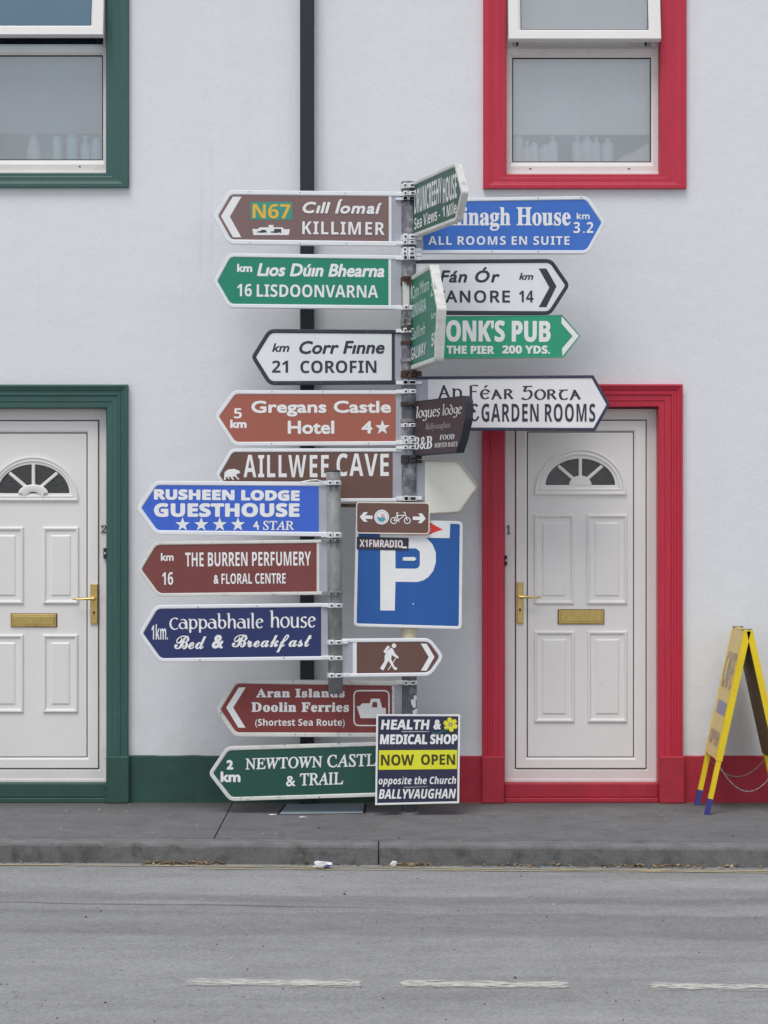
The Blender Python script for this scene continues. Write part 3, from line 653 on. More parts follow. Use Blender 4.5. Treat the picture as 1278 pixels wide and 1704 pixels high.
# ---------------------------------------------------------------- lettering
MAPS = {'sb': (0x1D5D4, 0x1D5EE, 0x1D7EC), 'rb': (0x1D400, 0x1D41A, 0x1D7CE), 'it': (0x1D434, 0x1D44E, None), 'sc': (0x1D4D0, 0x1D4EA, None), 'sbi': (0x1D63C, 0x1D656, 0x1D7EC), 'ss': (0x1D5A0, 0x1D5BA, 0x1D7E2)}
def mapped(s, f):
    if f not in MAPS: return s
    U, L, Dg = MAPS[f]; o = ''
    for ch in s:
        if 'A' <= ch <= 'Z': o += chr(U + ord(ch) - 65)
        elif ch == 'h' and f == 'it': o += '\u210e'
        elif 'a' <= ch <= 'z': o += chr(L + ord(ch) - 97)
        elif ch.isdigit() and Dg: o += chr(Dg + ord(ch) - 48)
        else: o += ch
    return o
_cache = {}
# letter outlines (advance | closed loops), 1/250 em
GLYPHS = {
8462:[150,[27,190,73,190,63,144,62,137,60,130,58,124,56,116,55,110,53,102,56,102,70,122,86,132,102,136,117,133,126,124,129,108,128,102,128,98,126,92,126,87,124,81,118,52,116,46,114,29,114,26,116,18,118,14,124,14,128,14,134,16,140,19,144,12,134,4,123,-1,114,-2,106,-2,101,0,96,4,93,10,91,16,90,22,90,26,92,36,92,42,94,49,96,56,101,82,103,92,104,96,104,100,104,102,105,106,104,114,100,118,94,120,84,118,74,112,64,102,56,88,50,76,46,64,32,0,10,0,42,154,43,161,44,166,44,168,42,174,36,178,26,180,24,180]],
119808:[162,[77,174,84,174,143,32,146,24,150,18,153,13,156,10,160,8,165,7,165,0,86,0,86,7,96,8,104,12,106,17,105,20,102,30,94,50,38,50,30,26,28,22,28,18,30,12,36,8,46,7,48,7,48,0,-4,0,-4,7,2,8,6,9,9,12,12,15,15,20,18,28],[42,60,66,119,90,60]],
119809:[165,[6,170,82,170,118,165,140,152,148,130,143,112,130,100,107,92,134,83,150,69,156,49,154,34,148,22,138,13,125,6,108,2,88,0,6,0,6,6,14,8,20,9,24,12,26,16,28,22,28,30,28,138,28,144,27,150,26,154,24,157,22,160,19,161,16,162,6,164],[89,160,80,162,76,161,72,160,70,158,68,155,68,151,68,94,70,94,82,94,92,97,98,102,102,108,105,117,106,128,106,139,104,147,100,154,96,158],[74,86,68,86,68,19,69,15,71,12,74,10,78,10,82,9,92,10,100,13,106,18,109,26,112,36,112,48,111,60,108,70,103,78,96,82,86,85]],
119811:[184,[6,170,82,170,110,167,133,160,151,148,164,131,172,110,174,85,164,38,134,10,85,0,8,0,8,6,14,7,20,8,24,11,26,14,27,20,28,28,28,140,27,148,26,154,22,158,18,161,13,162,6,164],[83,162,78,161,74,160,70,158,69,154,68,150,68,20,69,16,70,12,73,10,78,10,83,9,98,11,110,18,119,28,126,42,129,62,130,86,125,128,110,153]],
119812:[164,[6,170,148,170,148,119,143,119,140,133,134,144,126,152,116,156,103,160,86,160,82,160,78,160,74,160,72,158,70,157,70,155,68,152,68,149,68,92,72,92,82,92,90,96,96,100,101,107,104,116,108,128,114,128,114,44,107,44,106,54,104,61,102,68,98,72,94,76,90,80,84,82,77,82,69,83,68,83,68,25,68,20,70,16,72,13,74,12,80,10,98,10,108,12,116,14,124,18,132,22,138,28,144,35,148,44,153,54,160,54,150,0,6,0,6,6,13,7,19,8,24,11,26,15,28,21,28,29,28,138,28,147,26,154,23,158,19,161,14,162,6,164]],
119813:[150,[6,170,146,170,146,119,140,119,138,128,136,137,132,144,128,149,122,154,116,156,107,158,97,160,86,160,81,160,78,160,74,160,72,160,70,158,69,157,68,152,68,92,71,92,81,93,89,96,96,100,100,108,104,117,106,129,112,129,112,44,106,44,104,57,100,68,96,74,89,80,80,82,70,84,68,84,68,24,68,20,70,16,72,13,74,10,78,9,82,8,88,7,96,6,96,0,6,0,6,6,14,8,20,10,24,12,26,17,28,23,28,31,28,140,27,148,26,154,23,158,19,160,13,162,6,164]],
119815:[195,[6,170,90,170,90,164,84,162,80,162,76,161,73,160,71,157,70,154,68,151,68,146,68,94,128,94,128,141,127,146,126,151,126,154,124,157,122,160,120,161,116,162,111,162,105,164,105,170,189,170,189,164,181,162,176,160,172,158,169,154,168,148,168,22,169,16,172,12,176,10,181,8,189,6,189,0,105,0,105,6,112,8,118,9,122,12,125,16,126,22,128,30,128,82,68,82,68,30,68,22,70,16,72,12,76,9,82,8,90,6,90,0,6,0,6,6,14,8,20,9,24,12,26,16,28,22,28,30,28,141,27,148,26,154,23,158,19,160,14,162,6,164]],
119816:[97,[5,170,91,170,91,164,83,162,77,161,73,159,70,156,68,151,68,144,68,24,69,20,70,16,72,14,74,12,76,10,80,8,86,8,92,6,92,0,5,0,5,6,12,8,18,10,23,12,26,16,28,21,28,28,28,144,28,151,26,156,24,159,20,161,14,162,5,164]],
119819:[159,[6,170,93,170,93,164,82,162,78,162,74,160,72,158,70,155,68,152,68,146,68,26,68,21,69,18,70,15,72,13,74,12,78,11,82,10,87,10,98,11,108,12,117,15,125,18,132,24,138,30,143,38,148,46,152,58,159,58,150,0,6,0,6,6,14,8,20,9,24,12,26,16,28,22,28,30,28,141,27,148,26,154,23,158,19,161,14,162,6,164]],
119822:[196,[99,174,111,173,122,170,133,167,143,162,152,156,160,148,168,140,174,130,179,120,182,109,185,97,186,85,185,72,182,61,179,50,174,40,168,30,160,22,152,14,142,8,132,3,121,-1,110,-4,97,-4,85,-4,74,-1,63,3,52,8,44,14,35,22,28,30,22,40,17,50,13,61,11,72,10,85,11,97,13,108,17,120,22,130,28,140,36,148,44,156,53,162,64,167,74,170,86,173],[97,165,73,156,59,130,54,85,56,60,60,41,66,25,75,14,86,7,98,4,122,14,136,40,141,85,140,109,136,129,130,144,120,156,110,162]],
119825:[176,[6,170,81,170,104,168,122,164,137,158,147,150,153,138,156,124,151,106,138,92,118,84,161,19,164,15,166,12,168,10,171,8,174,7,178,6,179,6,179,0,126,0,75,79,68,79,68,30,68,22,70,16,72,12,76,9,82,8,90,6,90,0,6,0,6,6,14,8,20,9,24,12,26,16,28,22,28,30,28,141,27,148,26,154,23,158,19,160,14,162,6,164],[84,160,78,160,74,159,70,158,69,154,68,150,68,87,76,87,88,88,97,91,104,96,109,104,112,113,113,125,110,144,100,156]],
119826:[146,[69,174,74,174,80,172,86,172,92,170,98,169,105,167,108,166,110,166,112,166,116,166,118,169,120,174,126,174,126,119,120,119,118,128,114,136,110,144,104,150,98,155,92,160,86,163,79,165,72,166,64,165,58,162,52,159,48,154,46,148,44,142,45,136,48,130,51,126,56,121,62,117,70,113,94,102,104,97,112,92,118,87,124,82,128,76,130,70,134,57,134,50,133,40,130,30,126,22,120,14,113,8,104,3,94,-1,84,-3,72,-4,68,-4,63,-4,59,-3,51,-1,47,0,43,2,40,2,36,4,32,4,29,4,27,4,24,1,24,-1,23,-4,16,-4,16,59,24,59,28,42,34,29,42,18,50,12,61,7,74,6,82,6,90,9,96,14,100,19,103,26,104,34,102,44,95,52,84,60,60,71,48,78,36,86,28,94,23,102,20,112,18,124,19,133,22,142,25,150,30,157,36,162,43,168,51,170,60,173]],
119829:[160,[-6,170,78,170,78,164,72,163,66,162,62,161,59,159,58,156,57,152,57,150,58,146,60,141,96,54,130,140,131,145,132,152,132,156,130,159,127,161,123,162,118,163,112,164,112,170,164,170,164,164,160,163,156,162,152,159,149,156,146,150,142,142,86,-5,79,-5,16,142,14,148,11,152,8,156,5,160,0,162,-6,164]],
119832:[158,[-5,170,77,170,77,163,68,163,65,162,62,161,60,160,58,158,58,155,58,152,60,150,61,146,92,84,124,136,127,142,129,148,130,152,128,158,122,162,111,163,110,163,110,170,164,170,164,163,160,162,156,160,149,155,146,150,142,146,100,76,100,30,100,22,102,16,104,12,108,9,114,8,122,6,122,0,38,0,38,6,46,8,52,9,56,12,58,16,60,22,60,30,60,66,18,144,13,152,9,156,6,160,4,160,2,162,-3,163,-5,163]],
119834:[128,[60,118,76,118,89,114,98,109,104,101,108,91,109,78,109,20,110,16,110,14,112,13,115,13,117,14,120,16,122,10,114,2,104,-2,95,-4,84,-2,78,4,74,13,62,4,50,-2,36,-4,28,-2,20,0,15,4,11,10,8,16,8,24,10,34,14,43,24,50,36,58,53,64,74,71,74,90,74,96,72,102,70,105,66,108,61,110,55,110,46,109,40,106,39,102,39,100,40,98,42,96,44,92,46,89,46,86,45,82,44,78,41,75,38,73,34,72,29,71,24,72,20,73,16,76,14,79,12,83,12,88,13,94,15,99,18,104,23,108,28,112,36,114,43,116,51,118],[74,63,58,56,48,46,44,31,46,21,50,14,56,12,58,13,62,14,65,16,68,18,71,20,74,24]],
119837:[138,[66,170,119,170,119,22,120,18,121,15,123,13,126,12,132,10,132,4,117,3,101,0,83,-4,83,14,75,4,64,-2,52,-4,44,-3,36,0,29,4,22,10,18,16,13,25,10,34,8,44,8,55,8,67,10,78,14,88,18,97,24,104,30,110,38,115,46,118,54,118,65,117,75,112,83,104,83,150,82,154,81,158,79,160,76,162,71,163,66,164],[65,104,58,103,52,100,48,93,46,84,44,72,44,57,44,42,46,31,48,22,52,16,57,12,64,10,68,11,72,12,75,16,78,19,81,24,83,28,83,90,82,94,80,98,77,100,73,102,69,104]],
119838:[112,[58,118,72,117,83,112,92,104,100,94,104,80,106,64,106,62,44,62,47,36,58,21,74,16,84,18,92,23,100,32,106,27,92,10,76,0,58,-4,48,-3,40,0,32,4,24,10,18,17,14,26,10,36,8,46,8,58,8,70,10,80,14,90,19,98,25,105,32,111,40,115,49,118],[65,110,60,110,50,106,45,95,44,76,44,72,75,72,75,80,74,90,74,98,72,103,69,107]],
119840:[122,[58,118,68,118,78,116,87,114,118,114,118,100,100,100,104,92,108,84,108,76,108,68,106,62,103,56,98,51,93,46,87,43,80,40,72,39,64,38,54,38,53,39,48,38,45,37,42,35,40,32,38,30,38,26,39,22,44,19,52,18,66,18,78,18,88,17,96,15,103,12,108,9,112,5,116,0,117,-6,118,-14,116,-25,110,-34,102,-42,89,-48,74,-51,54,-52,40,-52,28,-49,18,-46,11,-40,6,-34,6,-28,8,-20,14,-14,26,-10,16,-4,10,4,9,12,10,17,12,22,16,28,22,32,29,36,38,41,22,50,12,63,8,79,9,86,11,94,15,100,20,105,26,110,32,114,40,116,49,118],[64,110,58,110,53,110,49,107,46,103,44,96,43,88,42,78,43,68,44,60,46,54,49,50,53,47,58,46,64,47,68,50,71,54,73,60,74,68,74,78,74,88,73,96,71,103,68,107],[36,-13,31,-17,28,-22,28,-27,28,-31,31,-35,36,-38,42,-41,50,-42,60,-44,81,-41,94,-35,98,-24,98,-20,96,-18,93,-16,88,-14,83,-13]],
119841:[142,[7,170,55,170,55,100,65,110,77,116,90,118,108,114,120,101,123,79,123,21,124,16,124,12,126,10,128,8,131,6,136,6,136,0,76,0,76,6,77,6,83,8,86,12,88,21,88,87,86,92,86,96,83,99,80,100,76,101,68,100,61,95,55,88,55,21,56,16,56,12,58,10,60,8,62,6,67,6,67,0,7,0,7,6,11,6,14,8,17,10,18,12,19,16,20,21,20,148,18,157,17,160,15,162,12,163,7,164]],
119842:[74,[38,172,42,172,47,170,51,167,54,163,56,158,56,154,56,148,54,144,51,140,47,137,42,136,38,135,32,136,28,137,24,140,21,144,20,148,19,154,20,158,21,163,24,167,28,170,32,172],[8,116,56,116,56,16,56,12,58,10,60,8,62,6,67,6,67,0,7,0,7,6,11,6,14,8,17,10,18,12,19,16,20,21,20,99,18,104,18,106,16,108,12,109,8,110]],
119845:[74,[8,170,56,170,56,16,56,12,58,10,60,8,62,6,67,6,67,0,7,0,7,6,11,6,14,8,17,10,18,12,19,16,20,21,20,153,18,157,18,160,16,162,12,163,8,164]],
119847:[142,[90,118,108,114,120,101,123,79,123,21,124,16,124,12,126,10,128,8,131,6,136,6,136,0,76,0,76,6,77,6,83,8,86,12,88,21,88,87,86,92,86,96,83,99,80,100,76,101,68,100,61,95,55,88,55,21,56,16,56,12,58,10,60,8,62,6,67,6,67,0,7,0,7,6,11,6,14,8,17,10,18,12,19,16,20,21,20,94,18,103,17,106,15,108,12,109,7,110,7,116,55,116,55,100,65,110,77,116]],
119848:[126,[62,118,73,118,82,115,92,111,99,105,106,98,111,90,115,80,117,69,118,58,117,46,115,35,111,26,106,17,99,10,92,4,82,0,73,-3,63,-4,52,-3,42,0,34,4,26,10,20,18,14,26,10,36,8,46,7,58,8,68,10,79,14,89,20,98,26,104,34,110,42,115,52,118],[63,112,56,110,51,106,48,101,46,91,44,77,44,58,44,48,44,38,44,30,46,24,46,18,48,14,52,9,56,6,63,4,69,6,74,9,78,14,79,18,80,24,81,30,82,38,82,47,82,58,82,77,80,92,78,101,74,106,69,110]],
119851:[107,[87,118,93,118,98,116,102,113,106,109,107,104,108,99,108,94,106,90,104,88,100,85,96,84,92,83,88,83,85,84,82,86,80,88,78,90,77,93,75,95,73,96,70,97,67,96,64,94,60,90,58,85,56,78,56,72,56,21,56,16,57,12,59,10,62,8,67,6,74,6,74,0,7,0,7,6,11,6,14,8,17,10,18,12,19,16,20,21,20,94,19,100,18,104,18,106,15,108,12,109,8,110,8,116,54,116,54,94,59,101,64,107,70,112,76,116,81,118]],
119852:[108,[52,119,56,118,58,118,62,118,66,117,70,116,74,114,75,114,76,114,77,114,78,114,80,114,82,114,84,116,86,119,91,119,91,82,85,82,82,91,78,98,73,103,68,107,62,110,56,110,50,110,46,108,44,106,41,104,40,100,39,96,40,92,40,90,43,86,46,84,50,82,54,79,72,70,79,66,85,62,90,56,93,50,95,44,96,36,94,24,91,14,85,7,77,1,68,-2,56,-4,49,-3,41,-1,32,2,30,3,29,3,28,4,24,2,21,0,19,-4,14,-4,14,40,20,40,22,30,27,21,32,14,38,10,45,6,52,6,58,6,62,8,66,10,70,13,71,17,72,22,70,28,66,34,58,39,40,48,32,53,26,58,20,63,16,69,14,75,14,82,15,92,18,100,24,108,32,114,42,118]],
119854:[140,[4,116,53,116,53,24,54,20,56,17,58,15,62,14,66,14,73,14,80,18,85,24,85,92,84,98,84,102,82,106,80,108,76,109,70,110,70,116,120,116,120,26,121,21,122,17,124,14,126,13,130,12,134,11,134,5,120,4,103,1,85,-4,85,15,80,10,75,5,70,2,63,-2,56,-3,49,-4,38,-2,30,0,24,6,20,14,18,24,17,36,17,92,16,102,14,105,12,108,9,109,4,110]],
119860:[172,[132,177,138,177,132,22,132,16,134,12,136,9,140,7,146,6,153,5,152,0,82,0,84,5,86,5,92,6,98,7,102,10,104,14,106,20,106,29,108,59,50,59,47,58,45,58,43,56,24,34,18,24,13,18,12,14,12,10,14,8,16,6,19,6,24,5,30,5,28,0,-32,0,-30,5,-20,6,-10,12,0,21,8,30,21,45,40,68,65,97,96,134],[54,68,111,136,108,68]],
119861:[164,[32,173,96,173,127,169,146,156,153,136,148,118,134,104,110,94,127,84,136,72,140,54,139,44,136,34,130,26,124,18,114,12,104,6,92,3,78,0,64,0,-12,0,-12,5,-10,5,-3,6,3,7,7,10,10,14,14,20,16,27,47,144,49,152,49,156,48,160,47,163,44,165,41,166,36,168,30,168],[95,164,90,164,86,164,83,164,81,163,79,162,78,160,77,158,76,156,75,153,74,149,70,136,64,114,61,100,61,99,62,98,65,96,72,96,88,98,102,101,113,107,120,115,125,125,126,138,123,152,112,162],[58,87,57,85,56,83,41,27,40,22,40,20,39,18,39,16,40,14,41,11,44,10,46,8,52,8,57,8,74,9,87,14,98,21,106,30,110,42,112,56,111,66,108,74,102,80,94,85,84,88,72,88,68,88,64,88]],
119862:[176,[120,177,130,176,141,174,154,170,156,170,158,169,160,169,164,170,166,172,169,175,174,175,164,124,158,124,158,132,158,142,154,152,149,159,142,164,133,168,122,168,112,168,102,165,92,160,82,154,73,146,65,138,58,128,51,116,46,104,42,92,40,78,39,65,40,48,45,34,52,22,62,14,74,8,88,7,110,10,130,21,148,38,154,34,142,22,132,13,120,6,108,0,96,-2,82,-4,68,-3,55,0,44,5,34,11,25,20,18,29,14,40,10,53,10,66,10,78,13,90,17,102,23,114,30,126,38,136,47,146,57,154,68,162,84,170,102,175]],
119864:[169,[32,173,164,173,156,136,152,136,152,144,151,150,150,154,147,158,144,160,139,162,132,164,124,164,89,164,82,164,80,162,78,161,76,156,74,152,73,148,60,97,80,97,92,98,100,100,108,102,112,107,116,114,120,122,124,122,107,60,102,60,102,64,103,66,103,74,102,78,101,82,100,84,97,86,94,87,86,88,80,88,58,88,42,31,41,28,39,19,39,18,40,14,41,12,44,10,46,10,51,9,86,9,96,10,105,12,113,16,120,20,127,25,133,32,138,39,144,48,149,48,131,0,-12,0,-12,5,-10,5,-3,6,2,7,7,10,10,14,13,20,16,28,47,144,48,148,49,153,49,156,48,160,47,162,44,165,41,166,36,168,30,168]],
119868:[92,[33,173,102,173,102,168,100,168,92,168,88,166,84,164,80,160,77,154,74,146,44,30,42,24,42,20,41,17,42,13,43,10,46,8,49,6,54,6,60,5,58,0,-12,0,-10,5,-4,5,0,6,4,7,6,8,9,10,12,14,15,22,17,27,48,144,50,148,50,153,50,156,50,160,48,162,46,165,42,166,38,168,31,168]],
119871:[167,[35,173,104,173,102,168,96,168,90,166,86,164,82,160,79,154,76,146,46,34,46,30,44,26,44,22,43,20,43,19,44,16,45,12,47,11,50,10,55,9,91,9,102,10,111,12,118,15,126,19,132,24,138,31,143,39,148,49,154,49,137,0,-9,0,-8,5,-7,5,0,6,6,7,10,10,14,14,16,20,20,27,50,144,52,153,52,154,53,156,52,160,51,162,48,165,44,166,40,168,34,168]],
119873:[186,[32,173,68,173,132,40,159,142,160,145,161,151,162,153,162,155,162,157,161,161,160,164,157,166,154,166,148,168,142,168,143,173,200,173,198,168,193,168,189,167,186,166,182,165,177,160,175,156,173,152,172,146,130,-4,126,-4,58,139,28,31,27,28,26,20,26,16,26,12,27,10,30,8,34,6,38,6,46,5,44,0,-12,0,-12,5,-4,6,2,7,6,10,10,14,13,19,16,27,48,146,49,148,49,151,50,152,48,156,47,160,44,163,41,166,37,168,32,168,30,168]],
119874:[192,[119,177,132,176,144,173,154,169,162,162,170,155,176,146,180,136,183,125,184,112,184,104,182,94,180,84,176,75,172,66,167,56,162,48,156,40,149,32,142,24,134,18,126,12,110,4,93,-2,74,-4,62,-3,50,0,39,4,30,10,22,18,16,26,12,36,9,48,8,60,8,72,11,83,14,94,19,105,24,116,32,126,39,136,48,144,56,152,66,159,76,165,86,170,97,174,108,176],[120,170,110,168,102,166,92,162,84,156,76,148,68,140,60,130,54,118,48,106,45,97,42,88,40,78,38,70,36,60,36,51,38,37,41,26,46,16,54,9,64,5,75,4,84,4,92,7,100,11,108,16,114,22,122,30,128,38,134,48,140,57,144,68,148,78,152,90,154,101,156,112,156,124,154,137,152,148,146,158,139,164,130,168]],
119877:[168,[32,173,105,173,121,172,134,168,144,163,152,156,156,146,158,136,152,114,136,98,108,88,131,32,134,24,138,16,142,12,146,8,150,6,156,5,157,5,156,0,117,0,82,85,69,85,66,86,60,86,57,86,42,33,41,26,40,21,40,17,40,13,42,10,44,8,48,6,52,5,60,5,59,0,-12,0,-12,5,-10,5,-3,6,3,7,7,10,10,14,14,20,16,27,47,144,49,152,49,156,48,160,47,163,44,165,41,166,36,168,30,168],[94,165,90,164,86,164,84,164,81,162,79,161,78,159,76,156,75,152,74,148,59,94,62,94,64,94,66,94,70,93,76,93,91,94,104,98,115,104,123,113,128,123,129,136,125,152,113,162]],
119878:[138,[82,177,86,176,90,176,98,176,104,174,110,172,114,170,116,170,120,170,124,172,126,176,131,176,123,126,119,126,118,138,115,150,110,158,104,164,96,168,86,169,78,168,71,166,66,161,61,155,58,148,58,140,58,135,60,130,62,124,66,119,70,114,75,108,78,104,82,100,90,92,94,88,98,84,106,72,110,60,112,47,111,38,109,29,105,21,100,14,93,8,86,3,76,0,68,-3,57,-4,46,-2,34,0,22,4,20,4,18,5,16,5,11,4,8,2,6,-3,1,-3,10,54,14,54,16,40,20,27,26,17,34,10,43,6,54,4,60,4,66,6,72,8,76,12,80,16,84,21,86,26,88,32,88,39,88,44,86,48,85,52,82,56,80,60,77,65,68,75,61,82,58,86,49,95,42,104,38,110,35,118,34,124,33,132,34,140,36,148,39,155,44,161,50,166,56,171,64,174,73,176]],
119879:[156,[16,132,28,173,172,173,164,130,159,130,159,138,158,146,156,154,153,158,148,162,140,164,129,164,116,164,115,164,114,162,112,162,112,160,111,158,78,34,76,27,74,20,74,16,74,12,76,9,79,8,83,6,88,6,96,5,98,5,97,0,18,0,20,5,27,5,32,6,36,7,40,9,42,12,45,16,48,20,52,34,85,156,86,157,86,158,86,160,85,162,83,164,79,164,72,164,62,164,54,162,47,161,40,158,36,154,32,150,28,145,24,138,22,131]],
119882:[220,[16,173,86,173,84,168,82,168,75,168,70,166,66,164,64,159,62,152,62,144,57,43,120,132,120,148,120,154,118,160,116,164,112,166,108,168,102,168,100,168,100,173,167,173,166,168,160,168,156,168,152,166,150,164,148,162,146,158,146,154,144,148,144,141,140,45,203,138,208,148,211,154,212,160,210,164,204,167,194,168,196,173,248,173,248,168,246,168,242,168,237,166,232,162,228,156,222,150,217,142,119,-4,114,-4,119,116,36,-4,31,-4,36,147,36,154,35,160,32,164,28,166,22,168,15,168]],
119886:[127,[68,118,78,116,84,112,86,104,90,115,109,115,86,34,84,26,83,20,82,16,83,14,84,14,87,13,91,15,97,20,105,30,108,27,96,10,84,0,73,-3,67,-2,64,2,62,8,64,16,66,28,71,44,62,30,53,18,44,8,36,2,28,-2,18,-3,12,-2,8,0,3,4,0,9,-2,16,-2,24,-2,38,2,52,7,66,14,78,23,91,34,102,45,111,56,116],[76,110,69,112,61,110,54,106,46,99,39,90,33,78,28,66,25,58,24,52,22,46,20,39,20,33,20,28,21,19,24,14,30,12,34,13,38,14,43,18,48,22,52,26,61,38,69,52,72,60,76,68,78,75,80,82,81,89,82,96,80,104]],
119892:[106,[56,118,62,118,70,116,77,114,84,112,88,110,92,110,108,110,108,99,90,99,92,96,92,88,92,80,89,72,86,64,80,58,74,52,66,48,58,45,50,43,41,42,34,42,30,43,26,40,24,36,22,32,24,28,31,24,42,20,54,16,64,12,72,7,78,2,82,-6,83,-15,82,-23,80,-30,76,-37,70,-43,63,-48,55,-52,46,-54,35,-56,24,-57,12,-56,1,-54,-8,-49,-14,-43,-18,-36,-20,-28,-16,-14,-5,-2,14,9,7,12,4,16,2,22,3,24,5,28,8,31,22,45,12,52,6,62,4,72,4,80,7,88,11,96,16,102,22,108,30,112,38,116,47,118],[55,112,50,112,45,110,40,106,36,102,32,96,29,90,26,82,25,76,25,68,26,57,32,50,42,48,46,48,52,51,56,54,60,59,64,64,67,71,69,78,70,85,71,93,70,98,69,104,66,108,63,110,60,112],[20,7,6,-2,-1,-12,-4,-24,0,-38,10,-46,28,-50,49,-46,62,-37,66,-22,65,-18,64,-15,61,-12,58,-8,54,-6,49,-4,44,-2,40,0,35,2,24,6]],
119897:[64,[61,182,64,180,64,179,62,174,24,31,22,26,21,22,21,18,22,16,23,14,26,13,30,14,38,20,46,30,50,27,42,18,36,10,29,4,22,0,17,-2,12,-3,8,-2,5,-1,2,0,1,3,0,6,-1,10,0,12,0,16,1,20,2,25,4,30,5,37,36,154,38,161,38,164,36,167,34,169,32,170,28,170,22,171,22,176,28,176,34,177,43,178,46,178,50,180,56,180,59,181]],
119899:[136,[48,118,49,118,50,117,50,114,34,66,47,82,58,94,70,104,80,112,90,116,98,118,106,116,111,111,112,104,112,100,111,90,109,83,94,33,94,30,93,26,92,24,92,22,92,18,92,15,94,13,96,12,102,15,108,22,116,34,120,31,108,12,96,0,83,-4,79,-3,76,-2,74,0,72,3,70,6,70,10,72,18,74,32,80,52,86,72,89,86,90,94,90,99,88,102,84,102,80,102,76,100,72,98,68,95,64,91,54,82,50,76,46,70,42,64,38,58,34,53,28,39,22,22,16,0,-4,0,20,82,22,88,22,94,23,98,22,100,22,103,20,104,17,105,14,106,6,106,8,110,14,112,20,112,25,113,30,114,34,114,38,116,42,116]],
119906:[136,[44,118,47,117,48,114,47,112,47,111,46,110,26,40,25,35,24,31,23,28,22,22,22,20,23,16,26,13,30,12,34,13,40,16,46,20,52,26,59,34,66,43,72,52,78,64,84,76,90,88,94,102,98,115,117,115,95,34,93,27,92,22,92,18,92,14,94,12,97,12,102,14,110,20,118,31,121,28,108,10,96,0,83,-3,76,-2,72,3,70,10,70,16,72,22,74,30,82,57,70,38,58,24,48,12,37,4,27,-2,17,-3,12,-2,8,-1,6,2,4,5,2,9,2,14,2,17,2,21,3,26,4,30,6,36,7,43,19,85,20,92,20,96,21,99,20,102,19,104,18,106,14,106,10,107,5,107,6,112,12,112,18,113,22,114,26,114,30,115,34,116,39,117,42,118]],
119907:[110,[90,118,93,118,96,116,98,114,100,110,101,107,102,102,97,84,82,60,60,32,28,-3,23,-3,19,64,18,72,18,80,16,86,16,92,14,96,14,99,10,103,6,106,0,106,-2,106,-2,112,7,112,10,114,14,114,17,115,22,116,24,117,26,117,27,118,30,118,33,112,36,96,38,70,41,22,48,29,54,36,61,44,66,50,76,64,84,74,88,83,90,89,89,90,88,92,82,98,80,100,79,103,78,105,78,110,79,113,81,115,84,116,86,118]],
119910:[100,[24,118,26,116,28,108,32,96,33,88,35,78,38,66,40,53,42,38,46,22,53,32,59,43,64,52,68,59,72,64,74,70,76,73,78,76,79,80,80,82,81,87,80,91,78,94,75,97,74,98,72,98,71,100,70,102,69,104,68,108,69,110,70,112,72,114,74,116,76,117,80,118,84,117,86,116,89,114,91,110,92,106,93,102,91,90,86,76,78,59,74,52,70,46,66,38,60,30,44,4,32,-12,26,-20,20,-28,14,-35,3,-46,-2,-51,-8,-54,-12,-56,-16,-57,-20,-56,-23,-56,-26,-54,-28,-52,-28,-50,-29,-46,-28,-44,-28,-42,-26,-40,-24,-38,-21,-37,-18,-36,-16,-36,-12,-38,-6,-40,-4,-40,1,-39,6,-34,13,-26,30,-2,16,66,16,71,14,76,14,80,12,84,12,88,11,91,9,96,6,100,4,103,0,105,-4,106,-9,107,-8,112,-4,112,0,112,3,113,6,114,10,114,12,116,16,116,20,118]],
120017:[215,[158,156,174,156,187,154,200,150,206,151,212,152,216,152,219,152,220,150,219,149,218,148,215,148,208,145,214,142,219,138,224,134,228,128,230,122,232,116,230,109,226,102,220,95,210,88,199,83,186,78,199,70,208,60,210,47,210,41,208,36,206,30,202,24,198,19,192,14,186,10,180,6,174,2,167,0,160,-2,153,-2,148,-1,142,0,138,3,136,6,134,10,133,16,134,18,134,22,136,25,138,28,140,32,146,37,149,39,152,41,154,42,158,44,160,44,160,42,161,42,160,40,158,38,155,36,151,33,148,30,144,26,142,22,141,19,141,16,142,10,144,8,147,6,150,7,154,8,158,12,161,15,165,20,172,30,175,36,178,42,180,49,180,55,181,61,181,64,180,68,180,71,178,73,177,74,176,74,165,74,164,74,162,74,160,76,160,78,160,80,160,81,162,82,164,83,166,83,176,82,180,82,184,84,188,88,192,92,196,96,198,102,201,108,202,114,203,121,202,130,200,137,195,142,190,139,185,136,181,132,177,127,173,121,170,114,166,106,161,95,156,84,140,50,121,25,98,9,86,4,72,2,56,0,44,2,34,4,25,8,19,14,15,22,14,30,14,36,17,42,21,46,26,50,32,52,38,53,44,52,48,51,52,49,54,46,56,43,56,40,56,36,54,32,52,30,50,28,47,27,44,26,43,26,39,26,38,26,36,26,34,24,32,22,32,20,32,16,34,14,38,11,42,8,48,8,55,7,62,8,68,10,74,13,80,18,86,24,92,31,98,41,104,54,113,69,122,84,130,97,138,108,146,116,154,125,163,132,167,135,172,138,176,140,184,144,188,146,179,148,168,150,155,150,144,150,134,148,124,146,112,143,92,135,84,130,75,124,68,118,59,109,54,100,52,91,54,82,60,78,68,76,72,77,78,78,84,81,89,84,94,88,100,93,105,98,110,103,114,109,117,114,119,120,120,126,122,130,124,130,126,126,126,120,126,110,123,100,119,92,114,84,107,78,100,73,91,69,82,66,72,66,64,66,58,69,52,73,48,78,46,84,45,92,46,98,48,104,52,112,58,118,64,124,73,131,83,137,94,142,106,147,124,152,141,156]],
